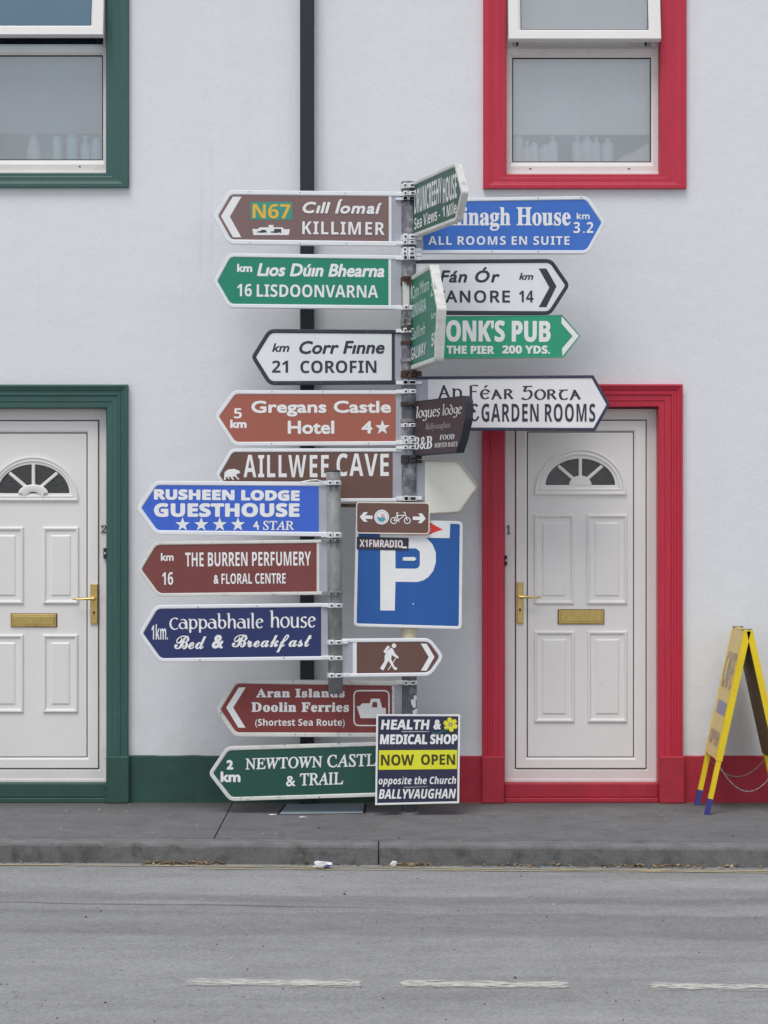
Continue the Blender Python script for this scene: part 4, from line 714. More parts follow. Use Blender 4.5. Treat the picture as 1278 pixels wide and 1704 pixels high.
120042:[132,[70,77,78,76,84,72,88,66,92,76,120,77,97,30,94,25,93,22,90,16,90,12,91,12,94,12,96,12,98,14,104,18,107,20,110,23,113,26,116,28,121,23,112,16,104,10,98,4,90,1,84,-1,78,-2,74,-2,70,0,67,2,64,6,63,10,62,15,52,6,42,0,31,-2,24,-1,18,1,13,4,9,9,7,15,6,22,6,28,8,34,12,41,16,47,21,53,27,59,34,64,40,68,48,72,55,75,62,76],[74,70,70,70,67,68,64,66,60,62,48,50,45,44,42,39,38,34,36,28,34,23,32,18,31,14,30,10,30,9,32,8,32,6,34,6,35,4,36,4,42,6,48,9,54,15,61,22,67,31,73,40,78,50,81,56,82,61,81,66,80,68,78,69]],
120045:[151,[163,146,100,34,97,28,94,22,92,18,89,11,90,9,90,8,92,8,98,10,107,17,119,28,124,23,116,16,110,10,103,5,97,2,91,-1,86,-2,80,-1,74,0,70,3,67,6,66,10,65,14,65,16,54,6,44,0,32,-2,26,-1,19,2,14,5,10,10,7,16,6,23,6,29,8,36,12,42,16,48,22,54,28,60,34,64,42,68,49,72,56,75,64,76,70,77,80,76,86,72,90,66,132,144],[81,70,78,70,74,70,71,68,68,66,64,62,60,58,56,54,46,41,42,36,40,32,34,23,32,17,32,12,32,8,35,6,39,5,42,6,46,7,50,10,54,14,59,18,64,23,68,28,72,34,76,41,80,50,83,57,84,62,84,67]],
120046:[103,[68,77,74,76,78,75,84,72,86,69,89,65,90,60,88,55,86,50,82,46,78,41,71,37,64,34,55,30,46,28,36,26,34,20,32,16,32,11,32,8,35,6,40,6,46,6,54,8,62,11,69,15,77,21,85,28,90,23,81,16,72,10,63,4,54,1,46,-1,38,-2,28,-1,20,2,14,6,8,12,6,18,4,25,5,30,7,36,10,42,15,48,20,54,26,60,33,64,40,68,47,72,54,75,61,76],[68,70,66,68,62,67,60,64,56,60,52,56,48,51,45,45,39,32,44,33,50,34,60,40,68,48,70,53,72,58,72,62,72,66,70,68]],
120047:[134,[122,152,133,150,139,145,141,137,140,129,137,121,132,113,126,104,117,96,108,87,96,78,84,70,71,62,38,6,45,6,50,8,56,10,62,14,68,20,74,28,80,23,74,16,69,11,64,7,60,4,54,1,50,0,42,-2,34,-2,-4,-68,-35,-72,12,10,10,12,9,14,9,20,10,22,13,25,16,27,18,28,22,28,42,60,33,50,30,48,26,45,23,42,18,48,24,52,31,58,40,68,44,71,47,76,52,80,56,86,61,94,78,118,88,130,96,140,105,146,114,150],[118,144,114,142,107,136,100,125,90,110,81,92,71,71,88,82,101,92,112,104,119,115,124,126,125,136,125,139,124,141,123,142,122,143]],
120052:[136,[112,146,36,0,5,-2,39,62,36,58,30,51,24,45,20,42,16,48,23,54,29,61,35,67,40,73,44,78,48,84,56,96,59,102,82,144],[110,77,114,76,118,76,122,74,124,71,125,68,126,65,125,62,122,56,120,54,116,54,114,53,108,54,106,56,104,57,103,59,102,62,102,63,104,65,104,66,102,67,101,66,99,64,96,60,92,54,86,48,90,46,94,44,97,42,99,38,100,35,101,32,101,28,100,25,98,19,98,18,98,16,98,14,100,14,101,15,103,16,106,18,109,21,112,24,116,28,121,23,113,15,106,9,98,4,92,1,86,-1,82,-2,77,-2,74,0,70,2,68,5,66,8,66,12,66,16,68,22,69,24,72,29,78,38,78,39,78,41,76,42,74,42,72,42,70,42,67,42,64,42,63,43,62,46,63,48,65,50,69,50,74,50,77,51,80,52,82,54,88,63,92,68,95,71,98,74,102,76,106,76]],
120059:[102,[40,82,41,82,42,82,43,82,43,80,44,78,43,75,44,72,48,71,54,70,62,70,70,68,73,66,76,64,78,62,80,59,80,56,80,54,78,52,78,48,76,46,74,42,71,38,68,34,66,31,64,28,62,24,56,16,54,14,54,9,56,8,59,8,62,10,66,12,70,16,76,22,84,28,88,23,82,18,77,12,70,6,66,4,64,2,60,0,55,-1,50,-2,44,-1,37,1,32,4,28,8,26,12,25,18,25,22,26,26,28,32,32,36,35,42,40,48,44,52,49,57,55,62,48,60,38,60,32,54,28,52,26,48,18,42,14,48,16,50,20,52,26,58,30,62,32,72,34,78,36,80,36,82]],
120060:[88,[52,84,54,84,56,82,56,80,56,79,54,76,53,74,52,70,53,68,54,66,60,56,64,46,66,36,65,30,63,24,60,20,72,31,77,26,69,19,62,12,56,8,50,4,45,2,40,0,30,-2,25,-2,18,-2,12,0,8,4,4,7,2,12,2,16,2,19,3,22,5,24,7,26,10,27,14,28,16,27,19,26,21,24,22,22,24,20,24,18,24,15,22,13,21,11,19,10,17,8,15,8,13,8,14,6,16,6,20,6,25,7,30,12,34,19,36,24,38,28,39,34,40,40,40,47,40,62,40,63,36,60,34,58,32,55,28,52,26,50,23,47,20,44,18,42,14,48,21,54,26,58,30,63,42,74,43,75,45,78,47,82,50,84]],
120061:[110,[112,142,94,110,110,110,108,102,88,102,82,92,76,82,70,72,64,62,60,52,54,44,49,34,45,26,42,20,40,16,39,13,38,10,40,8,42,8,44,8,48,10,52,12,58,16,64,22,71,28,76,23,68,16,60,10,54,5,46,2,40,-1,32,-2,27,-1,22,0,19,4,16,7,15,12,14,16,14,20,16,24,20,34,27,48,31,55,22,46,18,42,14,48,19,52,28,62,37,72,40,76,44,82,48,88,52,94,80,140]],
120224:[160,[70,180,90,180,160,0,136,0,115,56,44,56,23,0,0,0],[80,156,78,151,76,141,74,136,73,132,72,130,52,76,108,76,88,130,86,134,86,136,84,140,83,144,82,148,81,151,80,154]],
120228:[139,[24,0,24,178,124,178,124,159,47,159,47,103,120,103,120,84,47,84,47,20,124,20,124,0]],
120229:[130,[24,0,24,178,124,178,124,159,47,159,47,96,120,96,120,76,47,76,47,0]],
120237:[190,[24,0,24,178,50,178,146,31,146,34,146,38,146,43,146,48,146,54,145,60,145,178,166,178,166,0,140,0,44,148,43,148,44,142,44,126,44,118,45,109,45,0]],
120238:[196,[98,182,115,180,130,176,143,170,154,162,164,150,170,138,176,124,179,107,180,90,179,72,176,56,170,41,164,28,154,18,143,9,130,2,115,-1,98,-2,80,-1,65,2,52,9,40,18,32,28,24,42,20,56,16,72,16,90,16,108,20,124,24,138,32,150,40,161,52,170,65,176,80,180],[98,162,80,160,64,153,54,142,46,128,40,110,39,90,40,68,46,51,54,36,64,26,80,19,98,17,116,19,131,26,142,36,150,51,154,68,156,90,154,110,150,128,142,142,131,153,116,160]],
120241:[156,[24,0,24,178,74,178,94,177,110,173,122,166,132,156,136,144,138,128,138,119,136,111,134,104,130,98,125,93,120,89,114,86,108,82,103,80,152,0,126,0,82,74,47,74,47,0],[72,159,47,159,47,93,74,93,86,94,98,96,106,102,111,108,114,116,116,127,114,138,110,146,105,152,96,156,86,158]],
120260:[134,[22,190,43,190,43,81,42,77,42,73,42,69,43,69,56,85,58,87,59,89,102,134,128,134,74,77,132,0,105,0,58,62,43,50,43,0,22,0]],
120262:[234,[83,136,102,134,115,126,124,114,126,114,130,121,136,126,144,131,152,134,160,136,168,136,182,135,194,132,202,125,208,116,212,103,214,88,214,0,192,0,192,86,188,104,180,114,164,118,152,117,144,113,136,107,132,98,129,87,128,74,128,0,106,0,106,86,104,104,94,114,79,118,67,116,58,112,51,106,46,96,44,84,44,70,44,0,22,0,22,134,39,134,42,116,44,116,48,122,54,128,60,132,68,134,75,136]],
120276:[172,[0,0,63,180,110,180,172,0,132,0,119,42,54,42,41,0],[86,152,86,148,84,144,83,139,82,134,80,130,79,125,78,121,77,118,76,116,64,74,110,74,96,116,96,119,94,122,94,126,92,131,91,136,90,140,88,144,87,148]],
120277:[168,[22,0,22,178,78,178,100,178,118,174,132,168,142,160,148,148,150,134,150,124,147,115,143,108,138,102,131,97,123,95,123,94,128,92,134,90,139,88,144,84,148,80,150,74,153,68,154,60,155,52,153,37,147,24,138,14,124,6,108,2,90,0],[80,148,60,148,60,108,82,108,92,108,100,110,105,113,108,117,111,122,112,128,110,134,108,140,104,143,98,146,90,147],[84,78,60,78,60,31,85,31,95,32,103,34,109,38,112,43,114,48,116,56,114,62,112,67,108,72,103,75,94,77]],
120278:[160,[98,181,107,180,116,180,125,178,134,175,142,172,150,168,138,138,132,141,125,144,118,146,112,148,105,149,98,150,85,148,74,142,65,134,58,121,55,106,54,89,54,71,58,56,64,44,72,36,84,30,98,29,113,30,120,32,128,34,136,36,144,38,144,7,136,4,128,2,120,0,112,-2,104,-2,95,-2,78,-1,62,2,50,9,38,18,30,28,23,41,18,56,16,72,14,89,16,106,19,122,24,137,32,150,41,160,52,170,66,176,81,180]],
120279:[185,[22,0,22,178,78,178,96,178,112,174,127,168,140,161,150,151,159,139,166,125,169,109,170,91,168,64,159,40,145,23,126,10,102,2,73,0],[80,148,60,148,60,31,76,31,107,38,125,58,132,90,130,108,126,122,118,134,108,142,96,146]],
120280:[140,[22,0,22,178,126,178,126,148,60,148,60,108,121,108,121,78,60,78,60,31,126,31,126,0]],
120281:[138,[22,0,22,178,125,178,125,148,60,148,60,102,120,102,120,70,60,70,60,0]],
120282:[181,[108,181,117,180,126,180,136,178,144,176,153,173,161,170,148,140,142,142,136,144,130,147,122,148,108,150,97,148,88,146,79,142,72,136,65,130,60,121,56,112,54,100,54,89,54,78,56,67,58,58,62,50,67,42,74,36,81,32,90,30,100,29,105,29,118,30,124,32,124,69,90,69,90,100,161,100,161,8,152,5,142,2,132,0,122,-2,110,-2,98,-2,73,0,52,8,36,21,24,39,17,62,14,90,16,108,20,124,26,138,34,150,44,161,57,170,72,176,89,180]],
120283:[192,[22,178,60,178,60,108,131,108,131,178,169,178,169,0,131,0,131,77,60,77,60,0,22,0]],
120284:[98,[8,178,90,178,90,157,68,147,68,32,90,22,90,0,8,0,8,22,30,32,30,147,8,157]],
120286:[166,[22,178,60,178,60,97,62,100,72,114,76,118,124,178,166,178,104,100,166,0,123,0,76,76,60,64,60,0,22,0]],
120287:[141,[22,178,60,178,60,31,133,31,133,0,22,0]],
120288:[236,[22,0,22,178,74,178,116,42,117,42,162,178,214,178,214,0,178,0,178,97,178,104,178,111,179,118,179,125,180,131,180,136,180,140,179,140,133,0,98,0,55,140,54,140,54,136,54,131,55,125,56,118,56,111,56,104,56,90,56,83,56,0]],
120289:[203,[22,0,22,178,70,178,148,45,148,62,148,70,147,78,147,178,181,178,181,0,133,0,55,135,54,135,56,101,56,92,56,84,56,0]],
120290:[199,[100,182,118,180,134,176,148,170,159,162,168,150,176,138,180,124,184,107,184,90,184,72,180,56,176,41,168,28,159,18,148,9,134,2,118,-1,100,-2,82,-1,66,2,52,9,40,18,31,28,24,42,18,56,16,72,14,90,16,108,18,124,24,138,31,150,40,162,52,170,66,176,82,180],[100,150,85,148,74,142,65,134,59,122,56,107,54,90,56,72,59,58,65,46,74,36,85,31,100,30,114,31,126,36,134,46,140,58,144,72,145,90,144,107,140,122,134,134,126,142,114,148]],
120291:[157,[22,0,22,178,80,178,100,177,117,172,130,164,138,152,144,139,146,123,145,112,143,103,140,94,134,85,127,78,118,72,106,67,92,64,76,64,60,64,60,0],[78,148,60,148,60,94,73,94,82,95,91,98,98,101,104,106,106,113,108,122,104,136,94,144]],
120293:[165,[22,0,22,178,74,178,96,177,114,172,128,166,138,155,144,142,146,125,145,117,144,110,141,104,138,98,134,92,129,88,124,84,118,80,112,78,165,0,123,0,80,68,60,68,60,0],[72,148,60,148,60,100,72,100,84,100,93,102,100,106,104,110,106,116,108,124,106,132,104,138,99,142,92,145,83,147]],
120294:[138,[74,181,83,180,92,180,100,178,109,176,127,168,115,139,107,142,100,144,93,147,86,148,73,150,66,149,60,148,56,144,53,141,51,136,50,132,52,126,54,120,59,116,66,112,74,108,84,103,93,98,101,94,108,90,114,84,118,79,122,73,126,66,127,58,128,50,126,34,120,22,110,12,98,4,82,-1,62,-2,44,-2,27,2,12,8,12,44,20,40,29,36,38,34,47,31,56,30,65,29,74,30,80,31,85,34,88,38,90,42,91,48,90,54,86,60,81,64,74,68,66,72,56,77,52,79,42,84,38,87,33,90,28,94,24,98,21,104,18,110,16,116,14,122,14,130,16,145,20,158,30,168,42,175,56,180]],
120295:[144,[5,178,140,178,140,147,92,147,92,0,54,0,54,147,5,147]],
120296:[189,[22,178,59,178,59,70,60,56,63,46,68,38,75,34,84,30,95,30,106,30,115,34,122,39,126,46,129,57,130,70,130,178,168,178,168,63,167,51,164,40,160,30,154,20,145,12,135,6,124,2,110,-2,94,-2,72,0,54,6,40,16,30,29,24,45,22,64]],
120297:[162,[0,178,38,178,72,72,72,70,74,66,74,62,76,57,77,52,78,46,80,42,80,37,82,33,82,37,83,42,84,46,85,52,88,62,89,66,90,70,90,72,124,178,162,178,102,0,60,0]],
120298:[242,[0,178,38,178,60,81,61,77,62,72,64,66,64,60,66,55,66,49,68,44,68,38,69,34,70,38,70,44,71,49,72,55,73,60,74,66,76,71,76,75,77,78,103,178,139,178,165,78,166,75,166,71,168,66,170,55,171,49,172,44,172,38,173,34,174,38,174,44,176,49,176,55,178,60,178,66,180,72,181,77,182,81,204,178,242,178,196,0,154,0,129,94,128,98,127,102,126,106,124,114,124,118,123,122,122,126,122,130,121,133,121,136,120,126,118,122,118,118,117,114,116,110,116,106,114,102,114,98,112,94,88,0,46,0]],
120299:[167,[4,178,46,178,84,114,122,178,162,178,106,90,167,0,124,0,82,68,40,0,0,0,60,92]],
120300:[156,[0,178,41,178,78,105,116,178,156,178,97,70,97,0,60,0,60,68]],
120302:[151,[76,140,92,138,106,134,118,128,126,118,130,106,132,91,132,0,106,0,99,18,98,18,92,12,86,6,80,2,72,0,64,-2,53,-2,42,-2,31,2,22,8,16,16,12,28,10,41,12,54,18,64,26,73,38,78,53,82,72,84,96,85,96,91,94,98,93,103,90,107,86,110,80,111,74,112,68,112,61,110,54,109,48,107,42,104,36,102,24,127,31,130,39,134,48,136,56,138,66,139],[81,63,70,62,62,60,56,56,52,52,50,46,49,40,50,36,51,32,54,28,58,26,62,25,67,25,74,26,81,28,87,32,92,38,94,44,96,52,96,64]],
120306:[148,[76,139,94,137,108,132,120,123,130,110,135,96,137,77,137,59,49,59,50,50,54,41,58,34,65,30,74,26,83,26,92,26,100,26,107,28,114,30,122,32,130,36,130,8,122,4,116,2,108,0,100,-2,82,-2,68,-2,56,1,45,5,36,11,27,19,20,28,16,40,12,52,12,68,12,82,15,96,20,107,26,117,33,125,42,131,52,136,64,138],[76,112,69,112,64,110,58,106,54,100,51,92,50,84,102,84,101,92,99,98,96,104,90,109,84,112]],
120309:[164,[20,190,57,190,57,152,56,144,56,138,56,126,56,122,55,119,57,119,62,126,68,130,74,134,81,137,88,138,96,139,110,138,122,134,132,127,140,118,144,105,146,89,146,0,108,0,108,80,106,96,98,106,86,110,76,108,68,104,63,98,60,89,58,78,57,64,57,0,20,0]],
120310:[76,[38,190,44,190,48,188,52,186,56,183,58,178,58,172,58,166,56,161,52,158,48,156,44,154,38,154,33,154,28,156,24,158,20,161,18,166,18,172,18,178,20,183,24,186,28,188,33,190],[20,136,57,136,57,0,20,0]],
120312:[155,[20,190,57,190,57,105,56,100,56,94,55,80,55,74,56,74,66,88,68,92,72,95,110,136,152,136,98,78,155,0,112,0,73,56,57,42,57,0,20,0]],
120313:[76,[20,190,57,190,57,0,20,0]],
120314:[246,[95,139,104,138,113,137,120,134,126,130,132,125,136,119,140,119,144,126,150,130,157,134,164,137,172,138,180,139,194,138,206,134,215,127,222,118,226,105,227,89,227,0,190,0,190,80,187,96,180,106,169,110,160,108,153,104,148,99,144,90,142,80,142,68,142,0,104,0,104,80,102,96,96,106,84,110,74,108,68,104,62,98,60,89,58,78,57,64,57,0,20,0,20,136,48,136,53,119,55,119,60,126,66,130,72,134,80,137,87,138]],
120316:[155,[78,139,90,138,102,136,112,131,121,124,128,116,135,107,140,96,142,83,144,68,142,48,136,30,126,16,112,6,96,0,77,-2,65,-2,54,1,43,6,34,12,26,20,20,30,15,41,12,54,12,68,13,90,19,107,29,121,42,131,58,137],[78,109,68,108,61,104,56,99,52,91,50,81,50,68,50,56,52,46,56,38,61,32,68,28,78,28,86,28,94,32,99,38,102,46,105,56,106,68,105,81,102,91,99,99,94,104,86,108]],
120319:[114,[96,139,102,139,104,138,106,138,108,138,106,103,104,104,102,104,100,104,96,104,94,104,88,104,82,103,76,101,71,98,66,94,62,90,59,84,58,78,57,70,57,0,20,0,20,136,48,136,54,114,55,114,60,120,65,126,72,132,79,136,87,138]],
120320:[124,[66,139,82,138,90,136,97,134,105,132,114,128,102,102,89,106,83,108,77,110,71,111,65,112,56,110,50,108,48,102,48,100,49,98,50,96,52,95,55,93,58,91,64,89,70,86,77,83,84,80,91,76,97,73,102,70,106,65,110,60,112,55,114,48,115,40,113,28,108,17,100,8,89,2,74,-2,56,-2,48,-2,40,-2,32,0,25,1,18,3,12,6,12,36,19,33,27,30,36,28,44,26,51,25,64,25,70,26,74,28,76,30,78,33,78,36,78,39,76,43,74,44,72,47,68,49,63,52,56,54,40,62,34,66,28,69,22,72,18,77,16,82,13,88,12,94,12,101,13,112,18,122,26,130,37,135,50,138]],
120321:[108,[37,166,61,166,61,136,99,136,99,108,61,108,61,43,62,38,63,34,66,31,68,29,72,28,81,28,89,28,93,30,96,30,100,32,100,4,96,2,91,0,86,0,80,-2,73,-2,66,-2,58,-2,51,0,44,2,38,5,34,10,29,16,26,23,24,32,24,43,24,108,6,108,6,124,26,137]],
120322:[164,[19,136,56,136,56,57,56,48,58,40,62,35,66,30,71,28,78,28,88,28,96,32,102,39,104,48,107,59,108,72,108,136,145,136,145,0,116,0,112,18,110,18,104,11,98,6,92,2,84,0,76,-2,68,-2,54,-1,42,3,32,10,24,19,20,32,19,48]],
120324:[214,[2,136,40,136,56,76,56,72,58,66,58,61,60,55,60,50,61,44,62,39,63,31,64,31,64,34,66,53,68,57,70,70,70,71,87,136,128,136,144,71,144,68,146,64,146,60,147,54,148,50,148,44,150,39,150,35,150,31,151,31,151,34,152,38,152,44,154,49,156,61,156,66,158,72,159,76,175,136,212,136,172,0,132,0,122,48,120,51,120,56,118,60,117,66,116,72,114,78,112,90,110,96,109,101,108,105,108,108,106,108,106,105,105,101,104,96,102,90,100,78,98,72,96,66,96,60,94,55,93,50,92,48,82,0,42,0]],
120380:[157,[-15,0,78,178,124,178,142,0,106,0,103,42,45,42,24,0],[96,150,94,146,88,132,86,128,84,122,60,74,101,74,98,120,97,130,97,135,96,140]],
120381:[155,[6,0,44,178,96,178,112,178,126,174,138,170,146,162,151,152,153,139,152,128,148,118,142,109,135,102,125,96,114,93,114,92,122,89,128,86,134,80,138,74,140,66,140,58,140,46,136,34,132,25,124,18,116,11,106,6,95,2,83,0,70,0],[94,148,75,148,66,108,85,108,93,108,100,110,106,113,110,118,114,124,114,131,112,140,105,146],[80,78,60,78,50,31,72,31,81,32,88,34,94,38,99,44,102,50,103,58,102,64,100,68,98,72,93,76,88,77]],
120382:[153,[110,182,122,181,131,180,140,178,148,176,155,172,163,168,148,138,143,141,137,144,131,146,118,150,110,150,101,149,92,146,84,142,78,137,72,130,67,123,62,114,59,106,56,97,54,88,54,78,53,70,54,57,56,47,62,40,68,34,77,30,88,30,95,30,102,30,108,32,122,36,130,39,130,7,124,5,117,3,110,1,100,-1,91,-2,80,-2,60,0,44,6,32,16,22,30,17,48,15,68,16,78,16,88,18,100,22,110,25,120,30,130,35,140,41,148,48,156,56,164,65,170,75,174,86,178,98,180]],
120386:[172,[120,182,137,180,154,176,170,170,156,138,150,142,138,146,132,148,124,149,118,150,107,148,98,146,89,142,82,137,75,131,69,124,64,116,60,107,57,98,55,88,54,80,53,70,54,58,57,48,62,40,68,34,78,30,89,30,96,30,100,30,103,31,106,32,110,32,118,69,86,69,92,100,161,100,141,8,132,4,124,2,115,0,106,-1,94,-2,81,-2,62,0,46,6,32,16,23,29,17,46,15,67,16,82,18,96,22,110,27,124,34,136,42,147,51,156,62,165,74,172,88,177,103,180]],
120387:[175,[44,178,82,178,67,108,124,108,139,178,176,178,138,0,102,0,118,77,60,77,44,0,6,0]],
120391:[130,[44,178,82,178,50,31,113,31,106,0,6,0]],
120393:[189,[6,0,44,178,88,178,130,47,131,50,132,55,134,66,136,78,138,89,138,94,156,178,190,178,152,0,110,0,67,135,66,135,66,134,65,131,65,128,64,124,63,114,62,109,62,104,60,98,58,88,58,84,40,0]],
120400:[172,[43,178,80,178,56,66,56,60,54,56,54,51,57,39,64,32,78,30,88,30,96,34,102,38,107,46,111,55,114,66,138,178,175,178,150,63,148,51,143,40,138,30,131,20,122,12,113,6,102,2,88,-2,74,-2,56,-1,42,4,32,12,24,22,19,34,18,48,18,56,19,66]],
120401:[148,[22,178,58,178,65,71,65,42,64,36,66,36,68,42,70,48,72,54,76,66,79,71,132,178,170,178,79,0,38,0]],
120404:[141,[23,178,61,178,76,106,122,178,164,178,88,68,74,0,37,0,52,68]],
120408:[121,[84,139,91,139,98,138,105,137,112,135,118,133,124,130,112,102,108,104,104,106,94,108,85,110,78,108,71,106,65,100,60,94,56,87,52,78,50,70,48,60,48,51,49,44,50,38,54,34,58,30,63,28,70,28,76,28,81,28,86,30,92,32,97,34,103,38,103,8,97,4,91,2,84,0,78,-2,62,-2,52,-2,44,0,36,2,29,6,23,12,18,19,14,27,12,36,11,48,12,60,13,72,16,82,20,93,24,103,30,112,36,120,44,126,52,132,62,136,72,138]],
120410:[139,[88,139,102,138,113,134,122,128,128,121,132,112,133,102,131,88,124,77,114,68,98,60,78,56,54,54,48,54,48,42,51,36,54,32,59,28,65,26,72,26,79,26,86,26,92,28,98,30,105,32,112,36,112,8,106,5,98,2,91,0,83,-2,74,-2,65,-2,50,-1,37,4,26,10,18,21,12,34,11,50,12,62,13,72,16,84,20,94,24,103,30,112,38,120,46,126,54,132,64,136,76,138],[85,112,80,112,76,110,72,108,67,105,63,101,60,96,56,91,54,86,52,79,58,79,70,80,81,82,88,86,94,90,96,96,98,101,96,108,92,111]],
120413:[151,[45,190,82,190,74,157,74,152,69,136,68,131,66,126,66,123,64,118,65,118,70,124,76,129,82,134,88,136,95,138,103,139,114,138,122,134,130,128,134,120,138,111,138,100,138,94,137,86,136,78,120,0,82,0,100,80,100,86,102,94,100,102,96,108,88,110,82,108,78,106,73,102,68,97,65,90,62,83,56,66,54,56,42,0,4,0]],
120414:[74,[62,190,66,190,70,188,74,187,78,184,79,180,80,176,79,169,78,164,74,160,70,156,64,154,58,154,53,154,48,155,44,157,42,160,40,164,40,168,40,175,42,180,45,184,50,188,55,190],[34,136,70,136,42,0,4,0]],
120420:[146,[84,139,98,138,111,132,122,125,129,114,134,101,136,85,135,74,134,62,131,52,128,42,124,32,118,24,112,16,104,10,96,4,86,0,75,-2,64,-2,54,-2,44,0,36,4,29,8,22,15,18,22,14,30,12,40,11,50,12,62,13,73,16,84,19,94,24,104,29,112,36,120,43,126,52,132,61,136,72,138],[86,108,81,109,76,108,70,106,66,104,62,100,59,94,56,89,54,82,52,76,50,70,48,56,48,50,50,38,56,30,66,28,72,28,78,31,84,36,88,42,92,49,94,57,96,66,98,76,98,85,98,92,96,97,94,102,91,106]],
120421:[149,[100,139,106,138,112,137,118,134,124,130,128,125,132,118,136,110,137,100,138,90,138,78,136,68,134,56,130,46,126,36,120,27,114,18,108,12,100,6,92,1,84,-2,74,-2,67,-2,60,0,56,4,51,8,47,12,44,18,42,18,42,5,40,-1,40,-6,38,-18,28,-60,-8,-60,34,136,62,136,60,116,65,122,70,127,76,132,84,136,91,138],[62,92,59,86,56,80,54,74,53,66,52,60,52,54,52,49,52,42,54,38,56,33,60,30,64,28,68,28,72,28,77,30,81,32,84,36,88,42,91,47,94,53,96,60,98,66,100,74,100,88,98,100,94,107,84,110,79,108,74,106,70,103,66,98]],
120423:[106,[103,139,107,139,109,138,111,138,114,138,106,102,105,102,99,104,96,104,94,104,86,103,77,100,70,94,63,85,58,74,54,61,42,0,4,0,34,136,62,136,59,112,60,112,66,120,72,126,79,132,86,136,94,138]],
120424:[118,[69,139,84,138,92,136,106,132,114,128,102,102,96,104,91,106,86,108,80,110,75,111,70,112,66,111,62,110,59,108,56,106,55,104,54,100,54,97,56,94,58,92,62,89,66,86,73,82,80,78,88,73,94,68,98,62,100,54,102,45,100,30,94,19,86,10,74,3,60,-1,44,-2,36,-2,28,-2,21,0,14,1,8,3,3,6,3,36,9,32,22,28,28,26,35,25,48,25,52,26,58,28,61,31,63,35,64,40,64,42,62,46,60,48,56,52,51,55,44,60,36,64,29,70,24,74,20,80,18,88,17,96,18,108,23,120,31,128,42,134,54,138]],
120425:[102,[55,166,79,166,73,136,108,136,102,108,67,108,53,43,52,38,52,36,52,34,54,31,55,30,57,28,60,28,66,28,76,29,79,30,82,32,82,4,78,2,74,0,68,0,63,-2,56,-2,50,-2,40,-2,32,0,24,4,19,10,16,18,14,29,14,34,15,38,16,43,30,108,12,108,15,126,39,137]],
120426:[151,[32,136,69,136,52,57,51,52,50,46,50,42,52,34,56,29,64,28,68,28,74,30,78,34,82,40,86,46,90,54,96,70,98,80,110,136,147,136,118,0,90,0,92,26,91,26,86,18,80,11,73,6,66,1,58,-2,48,-2,38,-2,29,2,22,8,18,16,14,26,14,36,14,40,16,58,16,63]],
120783:[140,[66,180,94,180,94,30,95,24,96,20,97,18,100,15,102,14,128,14,128,0,24,0,24,14,48,14,52,15,54,17,56,20,57,24,58,30,58,155,51,148,46,142,40,136,35,132,30,130,25,129,21,130,18,131,15,134,12,138,11,142,10,148,16,149,22,151,28,154,34,156,41,161,49,166]],
120784:[140,[65,181,82,180,96,176,108,170,116,162,120,152,122,140,122,134,120,128,119,122,116,117,113,111,108,104,103,98,96,90,89,82,80,73,70,62,58,52,32,28,91,28,96,28,100,30,104,32,108,36,110,40,114,52,128,52,127,0,9,0,9,26,46,64,56,74,63,83,70,92,74,99,78,107,81,114,83,122,84,130,84,138,84,147,82,154,79,159,75,163,70,165,65,166,57,164,51,161,47,155,44,146,42,136,42,122,33,123,25,125,18,128,14,133,10,139,10,148,10,153,12,158,16,164,20,169,27,173,34,176,43,179,53,180]],
120812:[143,[72,182,90,178,106,170,118,157,127,138,132,116,134,90,133,71,131,54,128,40,122,28,116,17,108,8,98,2,86,-2,72,-2,52,0,36,8,24,22,16,40,10,62,9,90,10,108,12,124,15,139,20,152,26,162,35,170,45,176,57,180],[80,149,72,151,63,149,56,144,52,136,49,124,47,108,46,90,47,70,49,56,52,44,56,35,63,30,72,28,80,30,86,35,91,44,94,55,96,70,96,90,96,108,94,124,91,136,86,144]],
120813:[143,[72,178,104,178,104,0,66,0,66,114,66,120,66,127,66,133,66,139,66,138,64,136,61,134,56,128,33,110,15,133]],
120814:[143,[74,181,84,180,94,178,104,174,111,170,118,164,123,158,126,150,129,142,130,133,129,123,127,114,124,106,120,98,114,90,107,82,99,74,90,64,80,55,57,34,57,32,135,32,135,0,10,0,10,26,64,80,70,88,76,94,82,100,86,106,88,112,90,117,92,122,92,128,92,135,90,140,86,144,82,147,76,149,70,150,64,149,57,148,50,145,44,141,37,136,30,132,10,156,15,160,20,164,26,168,32,172,38,174,46,178,54,180,63,180]],
120815:[143,[68,181,85,180,100,176,112,170,120,162,126,151,128,138,126,127,123,117,116,109,108,102,100,98,90,94,102,90,114,86,122,80,128,72,132,63,133,52,132,42,130,32,126,24,120,16,112,10,102,4,90,0,76,-2,61,-2,42,-2,25,2,10,8,10,40,18,36,34,30,42,29,50,28,57,28,69,28,78,30,86,34,90,40,92,46,94,54,93,59,92,63,90,67,86,70,82,72,76,74,70,76,61,77,50,78,37,78,37,106,61,106,70,108,76,110,81,112,85,114,88,118,90,122,90,126,91,130,90,136,88,141,85,145,80,148,74,150,66,150,57,150,50,148,43,146,32,140,28,138,10,164,17,168,26,172,34,176,44,179,56,180]],
120816:[143,[82,178,118,178,118,66,139,66,139,37,118,37,118,0,80,0,80,37,4,37,4,64],[82,136,81,136,78,128,76,126,74,122,72,119,38,66,80,66,80,106,81,110,81,121,82,126,82,130,82,133]],
